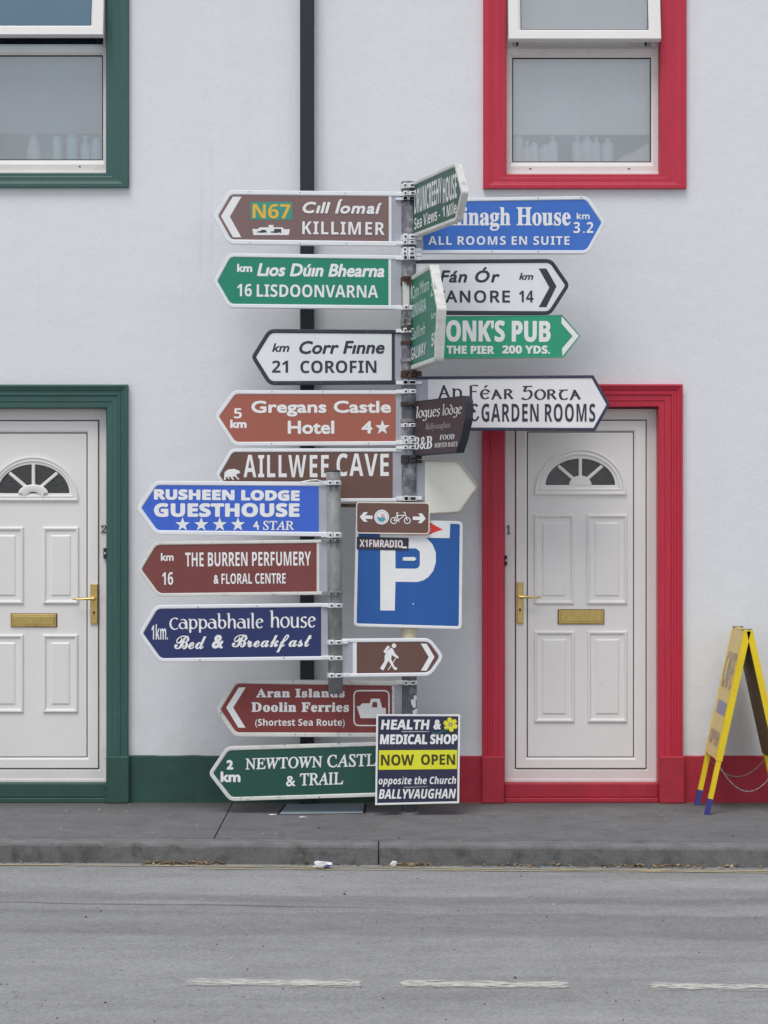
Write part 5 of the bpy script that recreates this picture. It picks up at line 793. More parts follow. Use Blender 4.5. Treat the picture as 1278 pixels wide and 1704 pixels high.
120817:[143,[16,88,22,178,120,178,120,146,56,146,52,112,58,112,62,114,65,114,70,114,75,114,86,114,95,111,104,108,112,103,118,97,124,90,128,81,130,71,132,60,130,42,124,26,114,14,100,5,82,0,60,-2,51,-2,42,-2,34,0,26,2,19,4,12,8,12,40,19,36,26,34,34,32,43,30,51,28,59,28,70,29,78,32,84,35,90,40,92,48,94,56,90,72,78,80,58,84,53,84,48,83,44,82,38,81,34,80,31,80]],
120818:[143,[98,180,106,180,110,180,115,180,122,179,122,148,119,150,112,150,108,150,104,151,101,151,87,150,76,148,66,144,59,138,54,132,50,124,46,116,44,106,44,96,45,96,49,101,54,106,60,110,66,114,74,116,84,116,98,114,111,110,121,102,128,90,133,76,135,60,133,42,128,26,118,14,106,5,92,0,74,-2,62,-2,51,1,41,6,32,12,24,21,18,32,12,44,10,59,9,76,9,86,10,96,11,106,13,116,16,126,19,134,23,143,28,151,34,158,42,165,50,170,60,174,72,178,84,180],[82,86,74,87,68,86,64,86,60,84,56,80,52,78,50,74,48,70,46,66,46,57,48,52,50,46,52,41,54,37,58,33,63,30,68,28,74,28,80,28,86,31,92,36,95,42,98,50,98,59,98,67,96,74,92,80,88,84]],
120819:[143,[7,178,135,178,135,155,68,0,28,0,95,147,7,147]],
}
# the plain sans letters: advance, points, triangles
SANS = {
38:[156,[124,85,119,75,113,66,106,57,82,85,99,100,110,115,113,130,107,149,93,162,72,167,49,162,33,149,28,128,31,114,38,100,47,89,26,74,12,57,7,38,13,18,29,3,50,-2,66,0,84,8,104,23,124,0,155,0,121,40,132,55,142,70,148,85,89,40,77,30,65,23,53,20,42,23,35,29,32,38,35,50,45,61,61,72,52,130,54,139,61,144,71,147,81,144,87,138,90,129,88,120,82,112,68,101,60,110,54,120],[11,9,10,12,9,11,12,8,9,12,45,8,45,46,8,46,7,8,13,44,12,44,45,12,13,43,44,47,7,46,13,42,43,48,7,47,13,53,42,48,6,7,49,6,48,14,53,13,50,6,49,14,52,53,50,5,6,15,52,14,51,5,50,15,51,52,15,5,51,16,5,15,16,4,5,17,4,16,17,41,4,41,3,4,1,31,0,1,30,31,2,30,1,18,41,17,18,40,41,32,3,41,2,29,30,3,29,2,18,39,40,19,39,18,32,29,3,32,28,29,19,38,39,33,28,32,33,25,28,25,27,28,20,38,19,20,37,38,34,25,33,20,36,37,34,24,25,26,27,25,35,24,34,20,35,36,20,24,35,21,24,20,21,23,24,22,23,21]],
39:[47,[18,116,29,116,35,150,35,179,13,179,13,150],[5,3,4,5,2,3,0,2,5,0,1,2]],
40:[81,[42,58,46,101,58,139,78,174,65,174,39,140,22,100,16,58,22,16,39,-24,65,-58,78,-58,58,-23,46,15],[5,3,4,5,2,3,6,2,5,6,1,2,6,0,1,7,0,6,8,0,7,8,13,0,9,13,8,9,12,13,9,11,12,10,11,9]],
41:[81,[39,58,35,15,23,-23,3,-58,16,-58,42,-24,59,16,65,58,59,100,42,140,16,174,3,174,23,139,35,101],[12,10,11,12,9,10,12,8,9,13,8,12,0,8,13,0,7,8,1,7,0,1,6,7,1,5,6,2,5,1,3,5,2,3,4,5]],
45:[81,[71,67,10,67,10,44,71,44],[2,0,1,2,3,0]],
46:[54,[27,28,20,26,14,20,12,13,14,5,20,0,27,-2,35,0,40,5,42,13,40,20,35,26],[1,11,0,2,11,1,2,10,11,3,10,2,3,9,10,4,9,3,4,8,9,5,8,4,5,7,8,6,7,5]],
50:[125,[117,23,51,23,82,62,99,92,104,120,98,147,79,166,52,173,39,171,25,166,12,157,12,126,25,139,38,147,51,149,66,145,76,133,80,117,78,104,74,93,68,80,50,54,29,27,9,2,9,0,117,0],[8,6,7,9,6,8,9,5,6,10,5,9,11,12,10,12,13,10,13,14,10,14,5,10,15,5,14,15,4,5,16,4,15,17,4,16,17,3,4,18,3,17,19,3,18,20,3,19,20,2,3,21,2,20,21,1,2,22,1,21,23,1,22,23,0,1,23,25,0,24,25,23]],
52:[125,[100,173,89,173,3,67,3,56,75,56,75,0,100,0,100,56,118,56,118,78,100,78,75,127,75,78,36,78],[2,0,1,2,11,0,11,10,0,2,13,11,12,10,11,2,12,13,2,10,12,2,9,10,2,8,9,3,8,2,4,8,3,5,7,4,7,8,4,5,6,7]],
66:[141,[19,0,77,0,111,7,130,24,136,46,131,66,117,81,95,90,95,91,109,99,118,111,121,127,115,148,98,164,68,171,19,171,43,149,66,149,83,145,93,137,96,125,92,110,80,101,60,98,43,98,43,76,73,76,94,72,106,63,111,49,107,36,96,26,74,22,43,22],[0,16,15,16,14,15,16,13,14,16,17,13,17,12,13,0,24,16,18,12,17,18,11,12,19,11,18,20,11,19,20,10,11,21,10,20,21,9,10,22,9,21,23,9,22,23,8,9,0,25,24,25,23,24,25,8,23,25,7,8,25,6,7,25,26,6,26,5,6,0,33,25,27,5,26,28,5,27,28,4,5,29,4,28,30,4,29,30,3,4,31,3,30,32,3,31,32,2,3,0,32,33,0,2,32,0,1,2]],
67:[177,[164,159,142,167,123,171,106,173,57,161,24,129,12,83,22,45,52,12,104,-2,128,0,148,5,166,13,166,40,146,29,126,22,106,20,70,29,46,51,37,85,46,119,70,142,105,150,125,148,144,143,164,133],[4,2,3,4,1,2,4,0,1,5,21,4,21,22,4,22,0,4,22,23,0,23,24,0,24,25,0,5,20,21,6,20,5,6,19,20,6,18,19,7,18,6,7,17,18,8,17,7,14,12,13,15,12,14,8,16,17,16,12,15,8,12,16,8,11,12,9,11,8,9,10,11]],
68:[188,[19,0,86,0,134,12,165,44,176,85,166,125,137,157,85,171,19,171,44,149,81,149,120,140,143,117,151,85,145,60,125,34,83,22,44,22],[0,9,8,9,7,8,9,6,7,9,10,6,10,11,6,11,5,6,0,17,9,12,5,11,12,4,5,13,4,12,14,4,13,14,3,4,15,3,14,15,2,3,16,2,15,0,16,17,0,2,16,0,1,2]],
70:[118,[110,171,19,171,19,0,44,0,44,79,110,79,110,101,44,101,44,149,110,149],[2,8,1,8,0,1,8,9,0,2,7,8,2,4,7,4,6,7,4,5,6,2,3,4]],
71:[185,[168,84,111,84,111,62,144,62,144,27,132,24,120,21,107,20,71,29,47,51,38,85,47,118,70,142,104,150,124,148,145,143,165,134,165,158,142,167,123,171,104,173,57,161,25,130,13,84,24,40,56,9,103,-2,126,-1,147,4,168,12],[21,19,20,21,18,19,21,17,18,22,12,21,12,13,21,13,17,21,13,14,17,14,15,17,15,16,17,22,11,12,23,11,22,23,10,11,23,9,10,24,9,23,2,0,1,2,3,0,3,29,0,4,29,3,24,8,9,25,8,24,25,7,8,5,29,4,6,29,5,7,29,6,25,29,7,25,28,29,26,28,25,26,27,28]],
72:[182,[163,171,139,171,139,96,43,96,43,171,19,171,19,0,43,0,43,74,139,74,139,0,163,0],[6,4,5,6,3,4,2,0,1,2,11,0,6,8,3,8,2,3,8,9,2,9,11,2,6,7,8,10,11,9]],
76:[122,[43,171,19,171,19,0,120,0,120,22,43,22],[2,0,1,2,5,0,2,4,5,2,3,4]],
77:[195,[177,171,155,171,98,101,41,171,18,171,18,0,43,0,43,133,96,67,100,67,152,133,153,133,153,0,177,0],[5,3,4,5,7,3,7,2,3,2,0,1,2,10,0,10,11,0,11,13,0,5,6,7,8,2,7,2,9,10,12,13,11,8,9,2]],
97:[107,[103,20,98,17,94,15,91,14,89,15,87,16,87,20,87,78,81,98,67,111,46,115,31,113,19,108,9,99,9,75,20,85,32,92,44,94,56,91,62,85,65,74,65,68,45,61,27,54,12,43,7,25,10,12,20,2,34,-2,44,-1,54,3,64,9,67,3,73,-1,81,-2,88,-1,94,1,103,7,65,23,58,18,52,15,45,14,37,16,31,21,29,29,34,41,47,49,65,56],[11,9,10,12,9,11,12,8,9,13,8,12,14,15,13,15,16,13,16,17,13,17,8,13,17,18,8,18,7,8,19,7,18,20,7,19,20,6,7,21,6,20,22,47,21,47,6,21,23,47,22,23,46,47,38,6,47,24,46,23,24,45,46,25,45,24,25,44,45,25,43,44,26,43,25,39,6,38,26,42,43,1,37,0,39,5,6,40,5,39,2,37,1,40,4,5,26,41,42,3,37,2,41,4,40,41,3,4,41,37,3,26,31,41,31,37,41,27,31,26,27,30,31,32,37,31,32,36,37,27,29,30,33,36,32,28,29,27,33,35,36,34,35,33]],
101:[120,[110,33,97,25,84,21,70,19,52,23,39,34,33,53,112,53,105,87,89,108,63,115,35,107,17,87,10,58,17,28,35,6,65,-2,82,-1,96,4,110,11,33,68,38,83,49,92,63,95,77,92,86,82,90,68],[11,9,10,11,8,9,12,23,11,23,8,11,12,22,23,24,8,23,12,21,22,25,8,24,13,21,12,25,7,8,13,20,21,26,7,25,13,26,20,13,7,26,14,6,13,6,7,13,14,5,6,14,4,5,1,19,0,15,4,14,2,19,1,15,3,4,3,19,2,15,19,3,15,18,19,16,18,15,16,17,18]],
103:[107,[105,112,59,112,33,108,16,94,10,73,11,66,13,59,16,53,21,47,27,42,35,38,25,34,19,29,17,22,18,17,22,12,28,8,12,1,3,-9,0,-24,7,-41,25,-53,52,-58,80,-53,98,-41,105,-22,102,-8,91,2,72,10,53,14,42,18,38,24,46,32,65,36,84,45,89,52,92,61,94,71,93,79,89,87,82,95,105,95,74,73,71,62,64,55,53,52,41,55,33,62,30,73,33,83,41,90,52,93,63,90,71,83,83,-24,80,-32,69,-38,52,-40,35,-38,25,-32,21,-23,24,-14,33,-8,47,-6,62,-7,77,-13],[2,0,1,2,41,0,3,40,2,40,41,2,3,51,40,51,39,40,4,50,3,50,51,3,52,39,51,53,39,52,4,49,50,53,38,39,42,38,53,4,48,49,42,37,38,5,48,4,43,37,42,5,47,48,43,36,37,6,47,5,44,36,43,6,46,47,44,35,36,7,46,6,45,35,44,7,45,46,8,45,7,8,35,45,8,34,35,9,34,8,9,33,34,10,33,9,11,33,10,11,32,33,12,32,11,12,31,32,13,31,12,13,30,31,14,30,13,14,29,30,15,29,14,15,28,29,16,28,15,16,27,28,17,27,16,17,26,27,18,63,17,63,26,17,18,62,63,64,26,63,65,26,64,18,61,62,65,25,26,19,61,18,54,25,65,19,60,61,54,24,25,19,59,60,20,59,19,55,24,54,20,58,59,56,24,55,20,57,58,57,24,56,20,24,57,20,23,24,21,23,20,22,23,21]],
104:[125,[38,171,15,171,15,0,38,0,38,81,47,90,56,95,66,97,77,93,85,84,88,70,88,0,110,0,110,69,105,94,91,109,72,115,59,112,48,107,38,98],[2,0,1,2,19,0,17,15,16,18,15,17,18,14,15,19,7,18,7,14,18,2,4,19,4,5,19,5,6,19,6,7,19,8,14,7,8,13,14,9,13,8,10,13,9,2,3,4,11,13,10,11,12,13]],
105:[55,[41,146,39,153,34,158,28,160,21,158,16,153,14,146,16,140,21,135,28,133,34,135,39,140,39,112,16,112,16,0,39,0],[14,12,13,14,15,12,4,2,3,5,2,4,5,1,2,6,1,5,6,0,1,7,0,6,7,11,0,8,11,7,8,10,11,9,10,8]],
107:[120,[38,171,16,171,16,0,38,0,115,112,89,112,39,57,95,0,125,0,67,57],[6,4,5,6,9,4,7,9,6,7,8,9,2,0,1,2,3,0]],
108:[55,[39,171,16,171,16,0,39,0],[2,0,1,2,3,0]],
109:[193,[15,112,15,0,37,0,37,82,46,90,55,94,65,96,75,93,82,85,85,70,85,0,108,0,108,82,116,89,125,94,133,96,144,93,153,84,156,70,156,0,178,0,178,71,173,94,161,109,141,115,126,112,114,104,103,94,94,105,83,112,70,115,59,113,48,107,37,98,37,112],[31,29,30,25,23,24,32,29,31,1,34,0,1,33,34,32,28,29,26,23,25,26,22,23,33,28,32,33,27,28,27,15,26,15,22,26,1,3,33,3,4,33,4,5,33,5,6,33,6,27,33,7,27,6,27,14,15,16,22,15,7,14,27,7,13,14,16,21,22,8,13,7,17,21,16,8,12,13,9,12,8,18,21,17,1,2,3,9,11,12,18,20,21,10,11,9,19,20,18]],
110:[125,[38,112,15,112,15,0,38,0,38,81,47,90,56,95,66,97,77,93,85,84,88,70,88,0,110,0,110,69,105,95,91,110,72,115,59,112,48,107,38,98],[17,15,16,18,15,17,2,0,1,2,19,0,18,14,15,19,7,18,7,14,18,2,4,19,4,5,19,5,6,19,6,7,19,8,14,7,8,13,14,9,13,8,10,13,9,2,3,4,11,13,10,11,12,13]],
111:[138,[68,115,38,107,17,86,9,57,17,26,38,6,68,-2,100,5,121,26,129,57,121,87,100,107,68,95,88,90,101,76,106,57,102,36,88,23,68,18,49,23,36,36,32,57,36,76,49,90],[1,11,0,1,10,11,2,12,1,12,10,1,2,23,12,13,10,12,2,22,23,14,10,13,14,9,10,3,22,2,3,21,22,15,9,14,4,21,3,4,20,21,15,8,9,16,8,15,4,19,20,17,8,16,5,19,4,17,7,8,5,18,19,18,7,17,5,7,18,6,7,5]],
114:[99,[17,112,17,0,40,0,40,59,43,76,53,89,67,93,73,92,80,88,88,82,99,102,90,109,81,113,73,115,62,112,51,103,40,87,40,112],[14,12,13,14,11,12,1,17,0,1,16,17,15,11,14,15,10,11,16,10,15,16,6,10,6,7,10,7,8,10,8,9,10,16,5,6,16,4,5,1,4,16,1,3,4,1,2,3]],
115:[96,[81,105,70,110,59,113,48,115,28,111,16,100,11,84,25,60,50,44,64,30,61,23,55,19,47,17,37,19,24,24,10,32,10,8,24,2,36,-1,49,-2,68,2,81,13,86,31,84,41,76,51,61,62,45,72,36,79,34,85,36,90,41,94,49,95,58,94,69,90,81,83],[4,2,3,4,1,2,5,1,4,5,0,1,5,32,0,32,33,0,33,34,0,6,30,5,30,31,5,31,32,5,6,29,30,6,28,29,6,27,28,7,27,6,7,26,27,7,25,26,7,24,25,8,24,7,8,23,24,9,23,8,9,22,23,16,14,15,9,21,22,10,21,9,16,13,14,11,21,10,12,21,11,16,12,13,16,21,12,16,20,21,17,20,16,18,20,17,18,19,20]],
116:[84,[42,136,0,95,0,92,20,92,20,33,24,15,36,2,56,-2,65,-1,74,1,83,5,83,26,74,21,66,19,58,18,51,19,44,24,42,35,42,92,77,92,77,112,42,112],[1,21,0,1,20,21,1,19,20,2,19,1,3,19,2,4,18,3,18,19,3,4,17,18,4,16,17,5,16,4,12,10,11,5,15,16,13,10,12,5,14,15,14,10,13,5,10,14,6,10,5,6,9,10,7,9,6,7,8,9]],
205:[62,[34,219,18,182,31,182,59,219,44,171,19,171,19,0,44,0],[6,4,5,6,7,4,1,3,0,1,2,3]],
211:[206,[106,219,89,182,103,182,131,219,11,85,22,42,54,10,102,-2,152,10,183,42,195,85,183,129,152,161,103,173,54,161,23,129,37,85,45,119,69,142,103,150,137,142,161,119,169,85,161,52,137,29,103,20,69,29,45,52],[14,12,13,14,19,12,19,20,12,20,11,12,15,18,14,18,19,14,15,17,18,21,11,20,21,10,11,4,17,15,4,16,17,22,10,21,5,16,4,5,27,16,23,10,22,23,9,10,5,26,27,24,9,23,24,8,9,6,26,5,6,25,26,25,8,24,6,8,25,6,7,8,1,3,0,1,2,3]],
225:[107,[56,164,40,127,53,127,81,164,103,20,98,17,94,15,91,14,89,15,87,16,87,20,87,78,81,98,67,111,46,115,31,113,19,108,9,99,9,75,20,85,32,92,44,94,56,91,62,85,65,74,65,68,45,61,27,54,12,43,7,25,10,12,20,2,34,-2,44,-1,54,3,64,9,67,3,73,-1,81,-2,88,-1,94,1,103,7,65,23,58,18,52,15,45,14,37,16,31,21,29,29,34,41,47,49,65,56],[15,13,14,16,13,15,16,12,13,17,12,16,18,19,17,19,20,17,20,21,17,21,12,17,21,22,12,22,11,12,23,11,22,24,11,23,24,10,11,25,10,24,26,51,25,51,10,25,27,51,26,27,50,51,42,10,51,28,50,27,28,49,50,29,49,28,29,48,49,29,47,48,30,47,29,43,10,42,30,46,47,5,41,4,43,9,10,44,9,43,6,41,5,44,8,9,30,45,46,7,41,6,45,8,44,45,7,8,45,41,7,30,35,45,35,41,45,31,35,30,31,34,35,36,41,35,36,40,41,31,33,34,37,40,36,32,33,31,37,39,40,38,39,37,1,3,0,1,2,3]],
237:[55,[30,164,14,127,27,127,55,164,39,112,16,112,16,0,39,0],[6,4,5,6,7,4,1,3,0,1,2,3]],
250:[125,[66,164,49,127,62,127,91,164,109,0,109,112,87,112,87,32,79,23,70,18,60,16,48,19,40,28,37,41,37,112,15,112,15,43,20,18,34,3,54,-2,65,0,77,6,87,14,87,0],[16,14,15,16,13,14,7,5,6,7,4,5,17,13,16,17,12,13,8,4,7,17,11,12,9,22,8,22,4,8,17,10,11,18,10,17,10,22,9,18,22,10,18,21,22,23,4,22,18,20,21,19,20,18,1,3,0,1,2,3]],
305:[55,[39,112,16,112,16,0,39,0],[2,0,1,2,3,0]],
}
_gl = {}
def one_glyph(code):
    if code in SANS and code not in _gl:
        a, p, t = SANS[code]
        _gl[code] = (a / 250, [(p[i] / 250, p[i + 1] / 250) for i in range(0, len(p), 2)], [tuple(t[i:i + 3]) for i in range(0, len(t), 3)])
    if code not in _gl:
        p = GLYPHS[code]; loops = [[(l[i] / 250, l[i + 1] / 250) for i in range(0, len(l), 2)] for l in p[1:]]
        tri = tessellate_polygon([[Vector((a, b, 0)) for a, b in l] for l in loops])
        _gl[code] = (p[0] / 250, [q for l in loops for q in l], [tuple(t) for t in tri])
    return _gl[code]
def glyph_mesh(s, font='', shear=0.0, space=1.0):
    key = (s, font, shear, space)
    if key in _cache: return _cache[key]
    v, f, x = [], [], 0.0
    for ch in mapped(s, font):
        if ch == ' ': x += .278 * space; continue
        adv, pts, tri = one_glyph(ord(ch)); n = len(v)
        v += [(x + a + b * shear, b) for a, b in pts]; f += [tuple(i + n for i in t) for t in tri]; x += adv * space
    xs = [a for a, _ in v]; ys = [b for _, b in v]; x0, x1, y0, y1 = min(xs), max(xs), min(ys), max(ys)
    r = ([((a - x0) / (x1 - x0), (b - y0) / (y1 - y0)) for a, b in v], f); _cache[key] = r
    return r

# broad-nib letters for the uncial / Gaelic lettering; x-height 1, baseline 0
def arc(cx, cy, rx, ry, a0, a1, n=14): return [(cx + rx * math.cos(R(a0 + (a1 - a0) * i / n)), cy + ry * math.sin(R(a0 + (a1 - a0) * i / n))) for i in range(n + 1)]
UN = {
 'C': (.78, [arc(.45, .55, .38, .62, 50, 310)]), 'a': (.8, [arc(.34, .34, .28, .34, 80, 440), [(.14, .95), (.4, 1.0), (.62, .75), (.66, .1), (.76, 0)]]),
 'p': (.82, [[(.05, .92), (.16, .98), (.16, -.45)], arc(.42, .5, .28, .5, 150, -150)]), 'b': (.82, [[(.05, 1.5), (.16, 1.55), (.16, .15)], arc(.42, .46, .27, .46, 165, -170)]),
 'h': (.84, [[(.04, 1.5), (.16, 1.55), (.16, 0)], [(.17, .6), (.3, .92), (.5, .98), (.64, .75), (.66, .1), (.74, 0)]]), 'i': (.36, [[(.05, .9), (.17, .98), (.17, .1), (.27, 0)]]),
 'l': (.40, [[(.04, 1.5), (.17, 1.55), (.17, .15), (.30, 0)]]), 'e': (.68, [[(.12, .52), (.56, .66)] + arc(.36, .5, .26, .5, 25, 320)]),
 'o': (.78, [arc(.38, .5, .31, .5, 90, 450, 20)]), 'u': (.82, [[(.05, .9), (.16, .98), (.16, .25), (.3, 0), (.5, .05), (.64, .3)], [(.64, 1.0), (.64, .12), (.74, 0)]]),
 's': (.62, [[(.52, .9), (.34, 1.0), (.16, .86), (.18, .62), (.42, .46), (.5, .26), (.38, .02), (.2, 0), (.06, .1)]]),
 'g': (.76, [arc(.34, .55, .27, .42, 60, 420), [(.62, .98), (.62, -.1), (.5, -.42), (.24, -.48), (.08, -.35)]]), 'd': (.8, [arc(.36, .45, .28, .45, 60, 420), [(.62, .5), (.5, 1.0), (.2, 1.42), (.08, 1.44)]]),
 'L': (.44, [[(.06, 1.5), (.17, 1.52), (.17, .12), (.40, 0)]]),
 'A': (.95, [[(.06, .02), (.12, .08), (.42, 1.4)], [(.38, 1.4), (.78, .0)], [(.2, .5), (.62, .5)]]), 'n': (.82, [[(.1, .95), (.16, .98), (.16, 0)], arc(.4, .62, .25, .36, 165, 0, 8) + [(.65, .05), (.72, 0)]]),
 'F': (.72, [[(.14, 1.35), (.14, 0)], [(.06, 1.3), (.3, 1.42), (.62, 1.38)], [(.14, .78), (.52, .78)]]), 'é': (.72, [[(.1, .52), (.58, .58)], arc(.38, .5, .28, .48, 25, 320), [(.32, 1.2), (.5, 1.42)]]),
 'ᴀ': (.84, [[(.06, .0), (.16, .08), (.38, .98)], [(.34, .98), (.7, 0)], [(.18, .4), (.58, .4)]]), 'r': (.78, [[(.14, .98), (.14, 0)], [(.05, .95), (.36, .98), (.52, .76), (.36, .55), (.16, .5)], [(.34, .52), (.62, 0)]]),
 'G': (.84, [[(.08, 1.32), (.7, 1.36)], [(.32, 1.32), (.2, .85), (.52, .92), (.66, .55), (.5, .1), (.2, .0), (.04, .18)]]), 't': (.70, [[(.06, .94), (.62, .98)], [(.34, .96), (.12, .6), (.2, .1), (.44, 0), (.6, .14)]]),
 '&': (.8, [[(.64, 1.2), (.4, 1.35), (.18, 1.1), (.36, .8), (.5, .78)], [(.36, .8), (.1, .5), (.2, .08), (.46, 0), (.66, .2), (.7, .34)]]), ' ': (.5, []),
}
def nib_mesh(s, thin=.05, thick=.17, ang=30, shear=0.0):
    key = ('nib', s, thin, thick, ang, shear)
    if key in _cache: return _cache[key]
    V, Fc, L = [], [], []; x = 0; lay = 0
    for ch in s:
        w, st = UN[ch]
        for path in st:
            # smooth through the points
            pts = path
            if len(pts) < 14:
                q = [pts[0]] + pts + [pts[-1]]; pp = []
                for i in range(1, len(q) - 2):
                    for k in range(6):
                        t = k / 6; a = [q[i - 1], q[i], q[i + 1], q[i + 2]]
                        pp.append(tuple(.5 * (2 * a[1][c] + (-a[0][c] + a[2][c]) * t + (2 * a[0][c] - 5 * a[1][c] + 4 * a[2][c] - a[3][c]) * t * t + (-a[0][c] + 3 * a[1][c] - 3 * a[2][c] + a[3][c]) * t ** 3) for c in (0, 1)))
                pts = pp + [pts[-1]]
            n0 = len(V); lay += 1
            for i, p in enumerate(pts):
                a = pts[max(0, i - 1)]; b = pts[min(len(pts) - 1, i + 1)]; dx, dy = b[0] - a[0], b[1] - a[1]; l = math.hypot(dx, dy) or 1
                th = math.atan2(dy, dx); wd = (thin + (thick - thin) * abs(math.sin(th - R(ang)))) / 2
                nx, ny = -dy / l * wd, dx / l * wd
                for sg in (1, -1):
                    X_, Y_ = x + p[0] + nx * sg, p[1] + ny * sg; V.append((X_ + Y_ * shear, Y_)); L.append(lay)
            for i in range(len(pts) - 1): Fc.append((n0 + 2 * i, n0 + 2 * i + 1, n0 + 2 * i + 3, n0 + 2 * i + 2))
        x += w
    xs = [a for a, _ in V]; ys = [b for _, b in V]; x0, x1, y0, y1 = min(xs), max(xs), min(ys), max(ys)
    r = ([((a - x0) / (x1 - x0), (b - y0) / (y1 - y0)) for a, b in V], Fc, L); _cache[key] = r
    return r

# ---------------------------------------------------------------- sign building
CR = {1: (340, 260, 3.7588), 2: (640, 260, 3.3632), 3: (640, 500, 3.195), 4: (340, 530, 3.55), 5: (220, 740, 3.4541), 6: (220, 980, 3.3632), 7: (560, 760, 5.325), 8: (330, 1100, 2.7783),
      16: (640, 290, 9.129), 17: (650, 420, 7.742), 18: (640, 610, 6.816), 19: (615, 1180, 7.9875), 20: (530, 1040, 5.809), 22: (410, 325, 14.2), 23: (360, 740, 15.975), 24: (580, 1140, 15.975), 0: (0, 0, 1)}
def px(c, *uv): x, y, s = CR[c]; return [(x + uv[i] / s, y + uv[i + 1] / s) for i in range(0, len(uv), 2)]
class Plane:
    """vertical plane through ground points a and b; n points to the street"""
    def __init__(s, a, b):
        s.o = Vector((a[0], a[1], 0)); s.u = Vector((b[0] - a[0], b[1] - a[1], 0)).normalized(); s.n = Vector((s.u.y, -s.u.x, 0))
    def st(s, p):
        d = Vector(((p[0] - 639) / F, 1, -(p[1] - 852) / F)); c = Vector((0, CAMY, H))
        k = (s.o - c).dot(s.n) / d.dot(s.n); q = c + d * k
        return ((q - s.o).dot(s.u), q.z)
    def w(s, a, n=0.0): return s.o + s.u * a[0] + Vector((0, 0, a[1])) + s.n * n
def flat(y): return Plane((0, y), (1, y))
def rounded(pts, rad, seg=5):
    out = []; n = len(pts)
    for i, p in enumerate(pts):
        r = rad[i] if isinstance(rad, (list, tuple)) else rad
        if not r: out.append(p); continue
        a, b = Vector(pts[i - 1]), Vector(pts[(i + 1) % n]); p = Vector(p); da, db = (a - p), (b - p)
        th = da.angle(db); t = min(r / math.tan(th / 2), da.length * .48, db.length * .48); p0, p1 = p + da.normalized() * t, p + db.normalized() * t
        for k in range(seg + 1):
            q = k / seg; out.append(tuple((1 - q) ** 2 * p0 + 2 * q * (1 - q) * p + q * q * p1))
    return out
def inset(pts, d):
    n = len(pts); A = sum(pts[i][0] * pts[(i + 1) % n][1] - pts[(i + 1) % n][0] * pts[i][1] for i in range(n)); sg = 1 if A > 0 else -1; out = []
    for i in range(n):
        a, p, b = Vector(pts[i - 1]), Vector(pts[i]), Vector(pts[(i + 1) % n])
        e0 = (p - a).normalized(); e1 = (b - p).normalized(); n0 = Vector((-e0.y, e0.x)) * sg; n1 = Vector((-e1.y, e1.x)) * sg
        m = (n0 + n1).normalized(); out.append(tuple(p + m * (d / max(.35, m.dot(n0)))))
    return out
def clip(pts, x, keep_less):
    out = []; n = len(pts)
    ins = lambda p: p[0] <= x if keep_less else p[0] >= x
    for i in range(n):
        a, b = pts[i], pts[(i + 1) % n]
        if ins(a): out.append(a)
        if ins(a) != ins(b):
            t = (x - a[0]) / (b[0] - a[0]); out.append((x, a[1] + (b[1] - a[1]) * t))
    return out
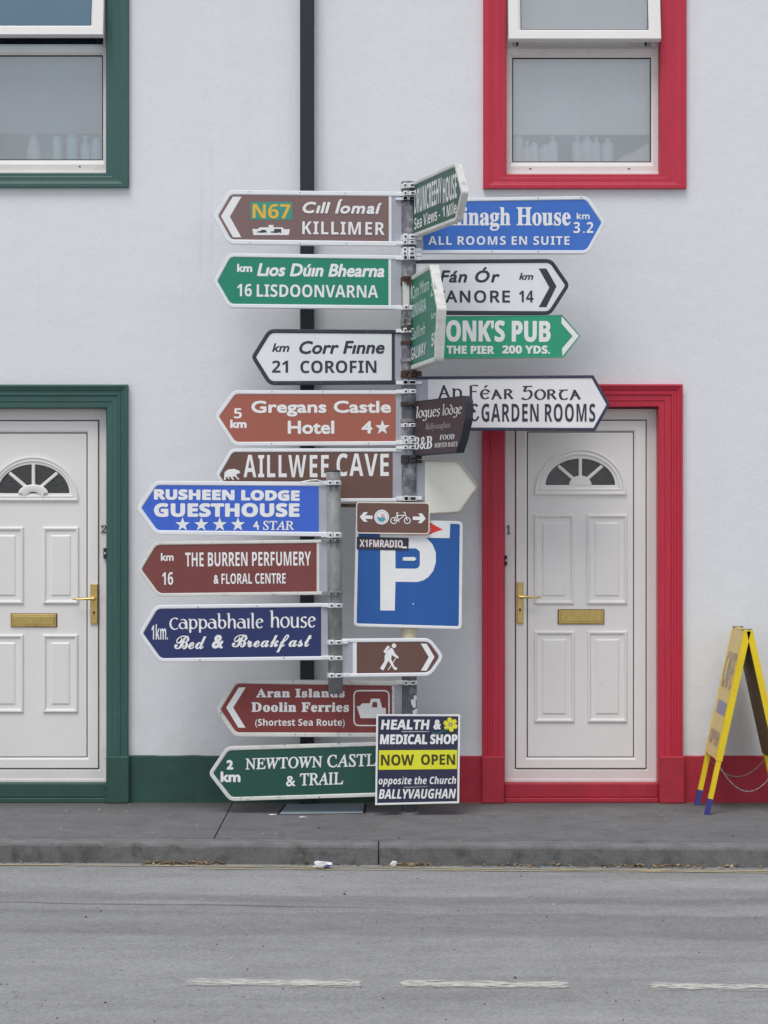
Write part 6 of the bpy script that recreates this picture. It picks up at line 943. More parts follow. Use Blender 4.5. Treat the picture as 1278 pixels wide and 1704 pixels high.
class Sign:
    def __init__(s, name, label, cat, plane, outline, rad, rim, rimmat, field, depth=.030, end=None, line=None, platem=None, rimh=.005, base_px=None, group=None, back=None):
        s.pl = plane
        raw = [plane.st(p) for p in outline]; rl_ = rad if isinstance(rad, (list, tuple)) else [rad] * len(raw)
        if len(raw) == 5:
            mxr = sum(p[0] for p in raw) / 5; ti = max(range(5), key=lambda i: abs(raw[i][0] - mxr) if rl_[i] else 0)
            if rl_[ti] > .02:
                p_, a_, b_ = Vector(raw[ti]), Vector(raw[ti - 1]), Vector(raw[(ti + 1) % 5]); d1, d2 = (a_ - p_).normalized(), (b_ - p_).normalized(); rl_ = list(rl_); rl_[ti] *= .75
                h_ = d1.angle(d2) / 2; raw[ti] = tuple(p_ - (d1 + d2).normalized() * (.5 * rl_[ti] / math.tan(h_) * math.cos(h_)))
        ins_ = lambda d: rounded(inset(raw, d), [max(r - d, 2e-5) if r else 0 for r in rl_])
        pts = rounded(raw, rl_)
        cxs = sum(p[0] for p in pts) / len(pts); zb = min(p[1] for p in pts)
        s.t = thing(name, label, cat, tuple(plane.w((cxs, zb))), group); s.lay = 0
        w = lambda L, n: [plane.w(a, n) for a in L]
        inn = ins_(rim); b1 = ins_(min(.003, rim * .3)); b2 = ins_(rim * .8)
        g = G(); g.rings([w(pts, -depth), w(pts, rimh * .4), w(b1, rimh), w(b2, rimh), w(inn, 0), w(inn, -depth + .002)], cap=(False, False)); g.add(w(pts, -depth), [tuple(range(len(pts)))])
        g.out('rim', rimmat, s.t)
        f_pts = inn; s.inn = inn
        if end is not None:
            e = plane.st((end, 852))[0]; left = pts[0][0]
            keep_less = (sum(p[0] for p in pts) / len(pts)) < e
            f_pts = clip(inn, e, keep_less); rest = clip(inn, e, not keep_less)
            if line:
                e2 = e + (line if keep_less else -line) / F * (12 + plane.o.y)
                ln = clip(rest, e2, keep_less); rest = clip(rest, e2, not keep_less)
                g = G(); g.add(w(ln, .0015), [tuple(range(len(ln)))]); g.rings([w(ln, .0015), w(ln, -.01)]); g.out('divider', rimmat, s.t)
            g = G(); g.add(w(rest, -.002), [tuple(range(len(rest)))]); g.out('end_plate', platem or M_PLATE, s.t)
        if isinstance(field, list): mm = field[0]
        else: mm = field
        g = G(); g.add(w(f_pts, 0), [tuple(range(len(f_pts)))]); s.field = g.out('panel', mm, s.t)
        s.roll = 0.0
    def z(s): s.lay += 1; return .0005 + s.lay * .00025
    def poly(s, name, pts, m, rad=0, n=None):
        q = [s.pl.st(p) for p in pts]
        if rad: q = rounded(q, rad)
        n = n or s.z(); g = G(); g.add([s.pl.w(a, n) for a in q], [tuple(range(len(q)))]); return g.out(name, m, s.t)
    def polys(s, name, lst, m):
        g = G(); 
        for pts in lst:
            n = s.z(); q = [s.pl.st(p) for p in pts]; g.add([s.pl.w(a, n) for a in q], [tuple(range(len(q)))])
        return g.out(name, m, s.t)
    def ribbon(s, g, pts, wpx, closed=False):
        n = s.z(); q = [s.pl.st(p) for p in pts]; w = wpx / F * 11.5 / 2; k = len(q); L = []; Rr = []
        for i in range(k):
            a = Vector(q[i - 1] if (closed or i) else q[0]); b = Vector(q[(i + 1) % k] if (closed or i < k - 1) else q[-1]); d = (b - a).normalized(); nn = Vector((-d.y, d.x)) * w
            p = Vector(q[i]); L.append(s.pl.w(p + nn, n)); Rr.append(s.pl.w(p - nn, n))
        g.rings([L, Rr], closed=closed)
    def text(s, txt, c, box, m=None, font='sb', fat=0.0, shear=0.0, space=1.0, roll=None, nib=None, persp=False, vfat=None):
        """box = u0, v0, u1, v1 in crop c: the letters' extent. persp: v0, v1 are read at the left edge"""
        x, y, sc = CR[c]; u0, v0, u1, v1 = box; roll = s.roll if roll is None else roll
        layers = None
        if nib: vv, ff, layers = nib_mesh(txt, *nib[:3], shear)
        else: vv, ff = glyph_mesh(txt, font, shear, space)
        if persp:
            a = s.pl.st((x + u0 / sc, y + v0 / sc)); b = s.pl.st((x + u0 / sc, y + v1 / sc)); e = s.pl.st((x + u1 / sc, y + v1 / sc))
            s0, s1, t0, t1 = a[0], e[0], b[1], a[1]
        else:
            a = s.pl.st((x + u0 / sc, y + v0 / sc)); b = s.pl.st((x + u1 / sc, y + v1 / sc)); s0, s1, t0, t1 = a[0], b[0], b[1], a[1]
        w, h = s1 - s0, t1 - t0; h2 = h - abs(math.sin(R(roll))) * w; cx_, cy_ = (s0 + s1) / 2, (t0 + t1) / 2; ca, sa = math.cos(R(roll)), math.sin(R(roll))
        f = fat / F * 11.5; w2, h3 = w - 2 * f, h2 - 2 * f
        offs = [(0, 0)] + ([(math.cos(k * math.pi / 3) * f, math.sin(k * math.pi / 3) * f) for k in range(6)] if f else [])
        g = G(); n = s.z()
        for k, (ox, oy) in enumerate(offs):
            V = []
            for i, (a_, b_) in enumerate(vv):
                lx, ly = (a_ - .5) * w2 + ox, (b_ - .5) * h3 + oy
                V.append(s.pl.w((cx_ + lx * ca - ly * sa, cy_ + lx * sa + ly * ca), n + k * .00004 + (layers[i] * .00003 if layers else 0)))
            g.add(V, ff)
        return g.out('lettering', m or M_LETW, s.t)
    def rivets(s, pts, r=1.0, m=None):
        g = G()
        for p in pts:
            a = s.pl.st(p); rr = r / F * 11.5
            ring = lambda n, q: [s.pl.w((a[0] + q * math.cos(k * math.pi / 3), a[1] + q * math.sin(k * math.pi / 3)), n) for k in range(6)]
            g.rings([ring(.004, rr), ring(.0065, rr), ring(.0075, rr * .5)], cap=(False, True))
        return g.out('rivet', m or M_BOLT, s.t, kind='stuff')
def star(cx, cy, r): return [(cx + (r if k % 2 == 0 else r * .40) * math.sin(k * math.pi / 5), cy - (r if k % 2 == 0 else r * .40) * math.cos(k * math.pi / 5)) for k in range(10)]

YP = -.45; RP = .0415          # signpost axis and radius
YS = -.62; RS = .0395          # short post
def pole_x(py): return 680.0 + (py - 310) * (1.0 / 870)
def short_x(py): return 554.5 + (py - 784) * (4.0 / 370)
_cl = {}
def clamp(sign, py, post='main', sd=-1, m=None, sign_x=None, tall=7.0, dark=False):
    """band round the post with two lugs and a bolt, plus the arm to the sign; sd = side of the sign"""
    m = m or (M_DARKCL if dark else M_CLAMP)
    ax = pole_x(py) if post == 'main' else short_x(py); y = YP if post == 'main' else YS; r = RP if post == 'main' else RS
    c = P(ax, py, y); h = tall / F * 11.5 / 2
    g = G(); n = 20
    rs = [[(c.x + q * math.cos(2 * math.pi * k / n), c.y + q * math.sin(2 * math.pi * k / n), c.z + zz) for k in range(n)] for q, zz in ((r + .0005, -h), (r + .005, -h), (r + .005, h), (r + .0005, h))]
    g.rings(rs + [rs[0]])
    y0 = c.y - r - .020; j = random.uniform(-.004, .004)
    g.bevbox(c.x - .030 + j, c.x - .006 + j, y0, c.y - r + .012, c.z - h * 1.1, c.z + h * 1.1, .002)
    g.bevbox(c.x + .002 + j, c.x + .036 + j, y0 + .002, c.y - r + .02, c.z - h, c.z + h, .002)
    if sd < 0: g.bevbox(c.x - r - .03, c.x - .031 + j, c.y - .026, c.y - r + .012 if False else c.y - .006, c.z - h * .9, c.z + h * .9, .002)
    else: g.bevbox(c.x + .037 + j, c.x + r + .03, c.y - .026, c.y - .006, c.z - h * .9, c.z + h * .9, .002)
    o = g.out('bracket', m, sign.t if isinstance(sign, Sign) else sign)
    b = G(); b.tube([(c.x - .018 + j, y0 - .004, c.z), (c.x - .018 + j, y0 + .004, c.z)], .0062, 6); b.out('bolt', M_BOLT, o)
    b = G(); b.tube([(c.x + .012 + j, y0 - .002, c.z + .001), (c.x + .030 + j, y0 - .002, c.z + .001)], .0045, 6); b.out('bolt', M_BOLT, o)
    return o

# ---- posts
post = thing('signpost', 'tall steel signpost with peeling black paint carrying most of the direction signs', 'signpost', (X(680.5, YP), YP, 0))
g = G(); pts = [P(pole_x(y_), y_, YP) for y_ in (303, 500, 700, 900, 1100, 1200)]; pts.append(Vector((pts[-1].x, YP, -.02))); g.tube(pts, RP, 28); g.out('pole', M_POLE, post, smooth=False)
for f in post.children[0].data.polygons: f.use_smooth = len(f.vertices) == 4
a_, b_ = P(pole_x(1040), 1040, YP), P(pole_x(1068), 1068, YP)
g = G(); g.tube([b_, a_], RP + .0015, 24); g.out('tape_band', M_CREAM, post)
a_, b_ = P(pole_x(742), 742, YP), P(pole_x(764), 764, YP)
g = G(); g.tube([b_, a_], RP + .0008, 24); g.out('grey_band', mat('grey_pole_patch', C(128, 130, 136), .6, var=.3, scale=(60, 60, 60), dirt=(C(60, 110, 150), 25, .58, .7), dirtamt=.8), post)
for yy, m_ in ((473, M_RUST), (571, M_RUST), (548, M_RUST), (626, M_RUST), (672, M_RUST), (540, M_GALV), (700, M_GALV), (600, M_GALV)):
    c = P(pole_x(yy), yy, YP); g = G(); n = 20; hh = .009
    rs = [[(c.x + q * math.cos(2 * math.pi * k / n), c.y + q * math.sin(2 * math.pi * k / n), c.z + zz) for k in range(n)] for q, zz in ((RP + .0005, -hh), (RP + .006, -hh), (RP + .006, hh), (RP + .0005, hh))]
    g.rings(rs + [rs[0]]); g.box(c.x - .012, c.x + .012, c.y - RP - .02, c.y - RP, c.z - hh, c.z + hh); g.out('pole_clip', m_, post)
c0 = P(pole_x(508), 508, YP); g = G(); g.bevbox(c0.x - .034, c0.x + .004, YP - RP - .008, YP - RP + .02, P(0, 514, YP).z, P(0, 470, YP).z, .003); g.out('bracket_strip', M_RIMW, post)
# base collar of mortar
g = G(); g.lathe((pts[-1].x, YP, 0), [(RP + .02, .001), (RP + .015, .010), (RP + .001, .016)], 18); g.out('base_collar', M_KERB, post)
short = thing('short_post', 'short grey galvanised post segment clamped in front of the tall signpost', 'post', tuple(P(556, 1154, YS)))
g = G(); g.tube([P(short_x(1154), 1154, YS), P(short_x(784), 784, YS)], RS, 28); o = g.out('pole', M_GALV, short)
for f in o.data.polygons: f.use_smooth = len(f.vertices) == 4
g = G(); g.lathe(tuple(P(short_x(784), 784, YS)), [(RS + .001, -.004), (RS + .001, .003), (RS * .6, .008), (.003, .009)], 20); g.out('cap', M_DARKCL, short)
for py_ in (841, 1104):      # rusty straps tying the short post back to the tall one
    A, B = P(short_x(py_), py_, YS), P(pole_x(py_), py_, YP); B.z = A.z
    g = G(); hh = .016 if py_ > 1000 else .010
    A = A + Vector((0, RS * .6, 0)); K = Vector((P(578, py_, YP).x, YP - .01, A.z)); kk = [(A, K), (K, B)]
    for A, B in kk:
        d = (B - A).normalized(); e = Vector((-d.y, d.x, 0)) * .004; s_ = Vector((0, 0, 0))
        g.rings([[p_ + s_ + e + Vector((0, 0, zz)) for p_, zz in ((A, -hh), (B, -hh), (B, hh), (A, hh))], [p_ + s_ - e + Vector((0, 0, zz)) for p_, zz in ((A, -hh), (B, -hh), (B, hh), (A, hh))]], cap=(True, True))
    g.out('strap', M_RUST, short)

# ---- signs on the tall post, pointing left
GRP = 'direction signs clamped to the posts'
br1 = sgn('brown_sign_face', 112, 88, 86)
s = Sign('direction_sign', 'brown finger sign KILLIMER with N67 and ferry symbol, topmost on the left', 'direction sign', flat(YP - .012), px(1, 1284, 223, 1284, 563, 150, 550, 60, 375, 150, 212), [0, 0, .06, .05, .06], .026, M_ALU, br1, end=647, line=4.5, group=GRP)
s.roll = -.6
s.poly('chevron', px(1, 178, 253, 232, 253, 160, 378, 231, 507, 180, 507, 104, 375), M_LETW)
s.poly('route_patch', px(1, 290, 285, 550, 286, 551, 398, 289, 396), sgn('teal_patch', 52, 132, 116))
s.text('N67', 1, (303, 298, 538, 390), mat('amber_lettering', C(226, 160, 52), .5), 'sb')
s.polys('ferry_symbol', [px(22, 140, 795, 280, 795, 310, 757, 525, 757, 525, 700, 640, 700, 640, 757, 855, 757, 890, 800, 1030, 805, 1000, 940, 170, 940)], M_LETW)
M_SHADOWSYM = mat('dark_symbol', C(50, 52, 62), .5)
s.polys('vehicle_symbol', [px(22, 248, 885, 262, 852, 330, 845, 360, 815, 440, 815, 480, 850, 495, 885), px(22, 568, 890, 575, 855, 655, 850, 655, 795, 825, 795, 825, 890)], M_SHADOWSYM)
s.polys('wheel_symbol', [[(a + 1.6 * math.cos(k * math.pi / 4), b + 1.4 * math.sin(k * math.pi / 4)) for k in range(8)] for a, b in px(22, 280, 895, 455, 895, 605, 895, 775, 895)], M_LETW)
s.text('Cıll Íomaí', 1, (615, 266, 1112, 363), font='', fat=1.0, shear=.22, space=1.1)
s.text('KILLIMER', 1, (613, 408, 1128, 493), font='sb', space=1.1)
s.rivets(px(1, 285, 222, 600, 228, 880, 233, 285, 540, 600, 545, 890, 546), .8)
clamp(s, 324); clamp(s, 405); clamp(s, 332, tall=5)
s = Sign('direction_sign', 'green finger sign LISDOONVARNA, 16 km', 'direction sign', flat(YP - .012), px(1, 1284, 622, 1284, 959, 150, 948, 60, 782, 150, 606), [0, 0, .06, .05, .06], .022, M_ALU, sgn('green_sign_face', 22, 118, 92), end=646.5, line=4.5, group=GRP)
s.roll = -.5
s.text('km', 1, (205, 672, 300, 725), font='', fat=.8); s.text('Lıos Dúın Bhearna', 1, (330, 668, 1127, 758), font='', fat=1.0, shear=.22)
s.text('16', 1, (205, 798, 297, 877)); s.text('LISDOONVARNA', 1, (328, 800, 1087, 886))
clamp(s, 430); clamp(s, 513)
s = Sign('direction_sign', 'white finger sign COROFIN with black rim, 21 km', 'direction sign', flat(YP - .012), px(4, 1212, 68, 1212, 388, 380, 393, 283, 228, 380, 62), [0, 0, .06, .05, .06], .022, M_RIMBLK, sgn('white_sign_face', 202, 204, 206), end=651.8, line=5, group=GRP)
s.roll = .2
s.text('km', 4, (400, 145, 503, 198), M_LETB, '', .6, .25); s.text('Corr Fınne', 4, (560, 130, 1065, 211), M_LETB, '', .9, .22); s.text('21', 4, (400, 248, 495, 320), M_LETB, 'sb'); s.text('COROFIN', 4, (567, 247, 1017, 323), M_LETB, 'sb')
s.rivets(px(4, 420, 74, 560, 74, 690, 76, 825, 74, 965, 76, 420, 382, 560, 382, 690, 382, 825, 382, 965, 380), .8, M_GALV)
clamp(s, 551); clamp(s, 637)
s = Sign('direction_sign', 'terracotta finger sign Gregans Castle Hotel with one star', 'direction sign', flat(YP - .012), px(4, 1212, 425, 1212, 748, 172, 753, 66, 580, 172, 424), [0, 0, .06, .05, .06], .022, M_ALU, sgn('terracotta_sign_face', 146, 82, 68), end=658.3, group=GRP)
s.text('5', 4, (175, 530, 222, 590)); s.text('km', 4, (153, 597, 250, 648), font='', fat=1.0); s.text('Gregans Castle', 4, (277, 485, 1103, 580), font='', fat=1.0); s.text('Hotel', 4, (493, 603, 768, 683), font='', fat=1.0); s.text('4', 4, (928, 605, 993, 680), font='', fat=1.0)
s.poly('star', star(*px(4, 1052, 645)[0], 13), M_LETW)
s.rivets(px(4, 400, 433, 700, 433, 980, 433, 398, 738, 970, 738), .9)
clamp(s, 652); clamp(s, 736)
s = Sign('direction_sign', 'dark brown finger sign AILLWEE CAVE with bear symbol, behind the blue guesthouse sign', 'direction sign', flat(YP - .012), [(682, 746), (682, 835), (388, 836), (360, 791), (384, 746.5)], [0, 0, .05, .05, .05], .020, M_ALU, sgn('dark_brown_sign_face', 94, 67, 60), end=653.3, group=GRP)
s.text('AILLWEE', 5, (640, 58, 1130, 187), font='sb', space=1.1); s.text('CAVE', 0, (560, 754.5, 647, 792.5), font='sb', space=1.08)
s.poly('bear_symbol', px(23, 200, 940, 235, 945, 265, 860, 300, 860, 310, 905, 350, 915, 345, 880, 320, 850, 380, 850, 400, 900, 460, 950, 475, 940, 440, 880, 450, 840, 500, 850, 580, 930, 610, 935, 600, 900, 540, 840, 535, 780, 590, 765, 638, 750, 610, 690, 540, 665, 480, 640, 330, 655, 250, 700, 220, 740), M_LETW)
clamp(s, 745, tall=6); clamp(s, 830)
s = Sign('direction_sign', 'dark red finger sign Aran Islands Doolin Ferries with chevron and boat symbol', 'direction sign', flat(YP - .012), px(8, 980, 95, 980, 352, 165, 350, 84, 225, 165, 84), [0, 0, .06, .05, .06], .024, M_RIMW, sgn('dark_red_sign_face', 114, 47, 45), end=652.3, line=4.0, group=GRP)
s.poly('chevron', px(8, 187, 122, 219, 122, 161, 215, 218, 308, 185, 308, 129, 215), M_LETW)
s.text('Aran Islands', 8, (267, 127, 677, 169), font='rb', fat=.7, space=1.1); s.text('Doolin Ferries', 8, (245, 190, 697, 236), font='rb', fat=.7, space=1.1); s.text('(Shortest Sea Route)', 8, (263, 266, 677, 309), font='sb')
g = G(); o_ = rounded([(a, b) for a, b in px(24, 145, 148, 1075, 148, 1075, 1075, 145, 1075)], 9, 6); s.ribbon(g, o_, 2.2, True); g.out('symbol_border', M_LETW, s.t)
s.poly('boat_symbol', px(24, 215, 560, 300, 555, 360, 485, 560, 485, 600, 360, 825, 360, 895, 605, 990, 605, 990, 880, 320, 880), M_LETW)
s.poly('wheelhouse_window', px(24, 645, 450, 755, 450, 765, 590, 620, 590), MATS['dark_red_sign_face'])
clamp(s, 1135); clamp(s, 1222)
s.rivets(px(8, 440, 92, 700, 95, 105, 240, 450, 338, 700, 340), 1.0)
s = Sign('direction_sign', 'dark green finger sign NEWTOWN CASTLE & TRAIL, lowest on the signpost', 'direction sign', flat(YP - .012), px(8, 985, 370, 985, 622, 145, 648, 52, 520, 130, 396), [0, 0, .06, .05, .06], .022, M_RIMW, sgn('dark_green_sign_face', 26, 70, 60), end=668, group=GRP)
s.roll = 1.8
s.text('2', 8, (130, 457, 162, 502), font='', fat=1.2, roll=0); s.text('km', 8, (103, 510, 195, 560), font='', fat=1.1, roll=0)
s.text('NEWTOWN', 8, (217, 438, 575, 503), font='it', shear=-.2, fat=.55); s.text('CASTLE', 8, (596, 425, 868, 493), font='it', shear=-.2, fat=.55)
s.text('&', 8, (405, 530, 449, 580), font='', fat=.5); s.text('TRAIL', 8, (470, 512, 669, 576), font='it', shear=-.2, fat=.55)
clamp(s, 1240); clamp(s, 1318)
s.rivets(px(8, 400, 388, 650, 380, 230, 640, 560, 630), 1.0)

# ---- tall post, pointing right
s = Sign('direction_sign', 'bright blue finger sign ending in hinagh House, ALL ROOMS EN SUITE', 'direction sign', flat(YP - .008), px(2, 138, 238, 1137, 223, 1232, 372, 1140, 547, 138, 545), [0, .06, .05, .06, 0], .020, M_ALU, sgn('bright_blue_sign_face', 50, 98, 176), end=704.5, group=GRP)
s.roll = 0
s.text('hinagh House', 2, (372, 284, 1041, 417), font='rb', fat=.5); s.text('ALL ROOMS EN SUITE', 2, (245, 447, 1035, 496), font='sb', space=1.1)
s.text('km', 2, (1075, 316, 1147, 353), font='ss', fat=.5, space=1.1); s.text('3.2', 2, (1057, 368, 1168, 430), font='sb', space=1.25)
s.rivets(px(2, 860, 236, 1100, 233, 860, 533, 600, 533), 1.0)
clamp(s, 332, sd=1, tall=5); clamp(s, 417, sd=1)
s = Sign('direction_sign', 'white finger sign FANORE 14 with black rim and chevron', 'direction sign', flat(YP - .008), px(2, 138, 580, 935, 575, 1030, 722, 930, 888, 138, 884), [0, .06, .05, .06, 0], .021, M_RIMBLK, MATS['white_sign_face'], group=GRP)
s.poly('chevron', px(2, 862, 628, 905, 628, 962, 728, 905, 845, 862, 845, 922, 735), M_LETB)
s.text('Fán Ór', 2, (308, 620, 645, 708), M_LETB, '', .9, .22, space=1.1); s.text('km', 2, (752, 652, 833, 692), M_LETB, '', .5, .25); s.text('FANORE', 2, (293, 750, 702, 820), M_LETB, 'ss', .8, space=1.15); s.text('14', 2, (752, 752, 833, 817), M_LETB, 'sb')
clamp(s, 424, sd=1); clamp(s, 431, sd=1, tall=6)
s = Sign('direction_sign', "green pub finger sign ONK'S PUB at THE PIER 200 YDS", 'direction sign', flat(YP - .020), px(3, 130, 86, 945, 76, 1042, 188, 953, 304, 130, 312), [0, .01, .01, .01, 0], .0045, mat('dull_green_rim', C(96, 140, 124), .5, var=.2), sgn('pub_green_sign_face', 32, 138, 104), group=GRP, rimh=.002, depth=.02)
s.roll = -.3
s.poly('arrow_head', px(3, 941, 84, 1033, 188, 946, 296, 943, 256, 1000, 190, 940, 122), M_LETW)
s.text("MONK'S PUB", 3, (232, 103, 883, 222), font='sb', fat=1.0); s.text('THE PIER', 3, (330, 240, 583, 285), font='sb', fat=.6); s.text('200 YDS.', 3, (625, 238, 880, 284), font='sb', fat=.6)
clamp(s, 534, sd=1, m=M_GALV, tall=5)
s = Sign('direction_sign', 'white finger sign An Féar Gorta & GARDEN ROOMS with navy rim', 'direction sign', flat(YP - .016), px(3, 132, 404, 1110, 397, 1198, 553, 1120, 693, 132, 690), [0, 0, 0, 0, 0], .0165, M_RIMNAVY, sgn('cream_white_sign_face', 208, 206, 208), end=712, group=GRP, depth=.04)
s.text('An', 3, (283, 450, 412, 524), M_LETB, nib=(.10, .17, 20)); s.text('Féᴀr', 3, (450, 448, 686, 528), M_LETB, nib=(.10, .17, 20)); s.text('GorTa'.replace('T', 't').replace('a', 'ᴀ'), 3, (725, 453, 1044, 530), M_LETB, nib=(.10, .17, 20))
s.text('&', 3, (455, 548, 503, 643), M_LETB, nib=(.12, .2, 20)); s.text('GARDEN', 3, (515, 548, 819, 645), M_LETB, 'sb', space=1.08); s.text('ROOMS', 3, (852, 548, 1120, 645), M_LETB, 'sb', space=1.08)
s.rivets(px(3, 600, 405, 850, 405, 650, 688, 900, 688), .9, M_GALV)
clamp(s, 637, sd=1, tall=6)
# blank pointer seen from behind
M_BLRIM = mat('blank_cream_rim', C(160, 152, 140), .5, var=.12, scale=(12, 12, 12), dirt=((.12, .09, .06, 1), 18, .5, .72), dirtamt=.6)
M_BLANK = mat('blank_cream_back', C(214, 207, 198), .5, var=.04, scale=(4, 4, 4), dirt=((.25, .2, .15, 1), 12, .6, .85), dirtamt=.4)
s = Sign('direction_sign', 'blank cream pointed sign with rounded corners, pointing right above the parking sign', 'direction sign', flat(YP - .0), px(7, 655, 25, 1090, 27, 1252, 262, 1095, 502, 655, 520), [0, .05, .045, .05, 0], .011, M_BLRIM, M_BLANK, end=707, platem=M_PLATE, group=GRP, rimh=.012, depth=.015)
s.rivets(px(7, 945, 38, 1062, 36, 955, 500, 1062, 492), 1.3)
clamp(s, 829, sd=1); clamp(s, 768, sd=1, dark=True, tall=6)

# ---- three signs turned towards the street
pl = Plane((X(686, YP - .02), YP - .02), (X(759, -1.18), -1.18))
s = Sign('direction_sign', 'weathered green guesthouse sign DRUMCREEHY HOUSE turned towards the street', 'direction sign', pl, px(2, 128, 160, 398, 36, 437, 200, 402, 362, 150, 458), [0, .04, .03, .04, 0], .020, M_RIMW, sgn('weathered_green_face', 48, 84, 72), depth=.032, group=GRP)
s.text('DRUMCREEHY', 16, (455, 235, 868, 612), font='sb', persp=True); s.text('HOUSE', 16, (888, 70, 1098, 450), font='sb', persp=True)
s.text('Sea Views', 16, (455, 660, 800, 845), font='sb', persp=True); s.text('- 1', 16, (825, 520, 915, 680), font='sb', persp=True); s.text('Mile', 16, (948, 468, 1098, 652), font='sb', persp=True)
clamp(s, 311, sd=1, tall=8); clamp(s, 396, sd=1, tall=9)
pl = Plane((X(684, YP - .02), YP - .02), (X(720, -1.12), -1.12))
s = Sign('direction_sign', 'green KINVARA and GALWAY sign with thick white edge, turned towards the street', 'direction sign', pl, px(17, 268, 312, 515, 155, 612, 722, 578, 1405, 243, 1522), [0, .03, .03, .03, 0], .024, M_RIMW, sgn('glossy_green_face', 34, 108, 86), depth=.043, group=GRP)
M_FADL = mat('faded_lettering', C(176, 196, 188), .5); M_FADG = mat('faded_grey_lettering', C(160, 156, 158), .5)
s.text('Cınn Mhara', 17, (280, 440, 498, 610), M_FADL, font='', fat=.25, persp=True); s.text('21', 17, (520, 400, 572, 575), M_FADL, font='sb', persp=True)
s.text('KINVARA', 17, (268, 690, 460, 850), M_FADL, font='sb', persp=True); s.text('km', 17, (528, 775, 590, 865), M_FADL, font='', fat=.2, persp=True)
s.text('Gaillimh', 17, (268, 985, 450, 1140), M_FADL, font='', fat=.25, shear=.2, persp=True); s.text('50', 17, (532, 1045, 592, 1215), M_LETW, font='sb', persp=True)
s.text('GALWAY', 17, (268, 1235, 458, 1392), M_LETW, font='sb', persp=True)
clamp(s, 466, sd=1, m=M_RUST, tall=9); clamp(s, 622, sd=1, m=M_RUST, tall=9)
pl = Plane((X(686, YP - .02), YP - .02), (X(770, -1.03), -1.03))
s = Sign('direction_sign', 'dark brown inn sign Logues Lodge B&B turned towards the street', 'direction sign', pl, px(18, 350, 393, 893, 330, 918, 380, 915, 600, 860, 840, 812, 978, 322, 1015), [0, .01, .03, .06, .06, .01, 0], .006, M_RIMBLK, sgn('logues_brown_face', 62, 50, 54), depth=.045, group=GRP, rimh=.002)
s.text('logues', 18, (362, 452, 632, 625), nib=(.07, .17, 30), persp=True, shear=.1); s.text('lodge', 18, (660, 425, 880, 592), nib=(.07, .17, 30), persp=True, shear=.1)
s.text('Ballyvaughan', 18, (465, 643, 748, 735), M_FADG, font='it', persp=True); s.text('B&B', 18, (328, 802, 543, 945), font='rb', shear=.1, fat=.4, persp=True)
s.text('FOOD', 18, (627, 775, 795, 835), font='rb', shear=.1, persp=True); s.text('SERVED DAILY', 18, (570, 868, 834, 920), font='rb', shear=.1, persp=True)
g = G(); a_, b_ = pl.st(px(18, 190, 432)[0]), pl.st(px(18, 345, 428)[0])
g.rings([[pl.w((q[0], q[1] + dz), n_) for q, dz in ((a_, -.02), (b_, -.02), (b_, .02), (a_, .02))] for n_ in (-.02, .0)], cap=(True, True)); g.out('arm', M_RIMBLK, s.t)
clamp(s, 673, sd=1, dark=True); clamp(s, 761, sd=1, dark=True); clamp(s, 708, sd=1, tall=6); clamp(s, 729, sd=1, tall=6)

# ---- signs on the short post
s = Sign('direction_sign', 'royal blue finger sign RUSHEEN LODGE GUESTHOUSE with four stars', 'direction sign', flat(YS - .012), px(5, 1160, 214, 1160, 528, 132, 517, 30, 365, 128, 208), [0, 0, .06, .05, .06], .024, M_ALU, sgn('royal_blue_sign_face', 50, 88, 180), end=530.3, group=GRP, depth=.03)
s.text('RUSHEEN LODGE', 5, (125, 254, 963, 324), font='sb', fat=1.15, roll=-.5); s.text('GUESTHOUSE', 5, (125, 335, 962, 416), font='sb', fat=1.15)
for sx_ in (290, 397, 503, 608): s.poly('star', star(*px(5, sx_, 459)[0], 12.4), M_LETW)
s.text('4 STAR', 5, (695, 437, 930, 491), font='it', shear=-.2, fat=.4)
g = G(); q_ = [P(a, b, YS - .03) for a, b in px(5, 968, 215, 1020, 205, 1060, 202, 1095, 212)]; g.tube(q_, .003, 6); g.out('loose_strip', M_ALU, s.t)
clamp(s, 803.5, 'short'); clamp(s, 890, 'short', tall=9)
s = Sign('direction_sign', 'maroon finger sign THE BURREN PERFUMERY & FLORAL CENTRE', 'direction sign', flat(YS - .012), px(5, 1160, 545, 1160, 862, 145, 873, 38, 718, 128, 558), [0, 0, .06, .05, .06], .018, M_RIMW, sgn('maroon_sign_face', 108, 55, 52), end=527, line=4.5, group=GRP)
s.roll = .5
s.text('km', 5, (165, 622, 238, 668), font='', fat=.5); s.text('16', 5, (172, 732, 235, 806)); s.text('THE BURREN PERFUMERY', 5, (305, 614, 1027, 701), font='sb'); s.text('&', 5, (468, 748, 497, 800), font='', fat=.5); s.text('FLORAL CENTRE', 5, (513, 737, 882, 801), font='sb')
clamp(s, 899, 'short', m=M_GALV, tall=5); clamp(s, 987, 'short', m=M_GALV)
s = Sign('direction_sign', 'navy blue finger sign Cappabhaile house Bed & Breakfast', 'direction sign', flat(YS - .012), px(6, 1135, 79, 1135, 397, 150, 410, 42, 250, 130, 91), [0, 0, .06, .05, .06], .021, M_ALU, sgn('navy_sign_face', 32, 42, 88), end=534.3, group=GRP)
s.roll = .5
s.text('1km.', 6, (108, 198, 200, 284), font='sb', roll=0); s.text('Cappabhaile', 6, (208, 132, 735, 246), nib=(.07, .17, 20)); s.text('house', 6, (770, 116, 1028, 220), nib=(.07, .17, 20))
s.text('Bed', 6, (235, 260, 415, 338), font='sc', fat=.5); s.text('&', 6, (445, 256, 512, 334), font='', fat=1.2, shear=.2); s.text('Breakfast', 6, (558, 252, 1005, 358), font='sc', fat=.5)
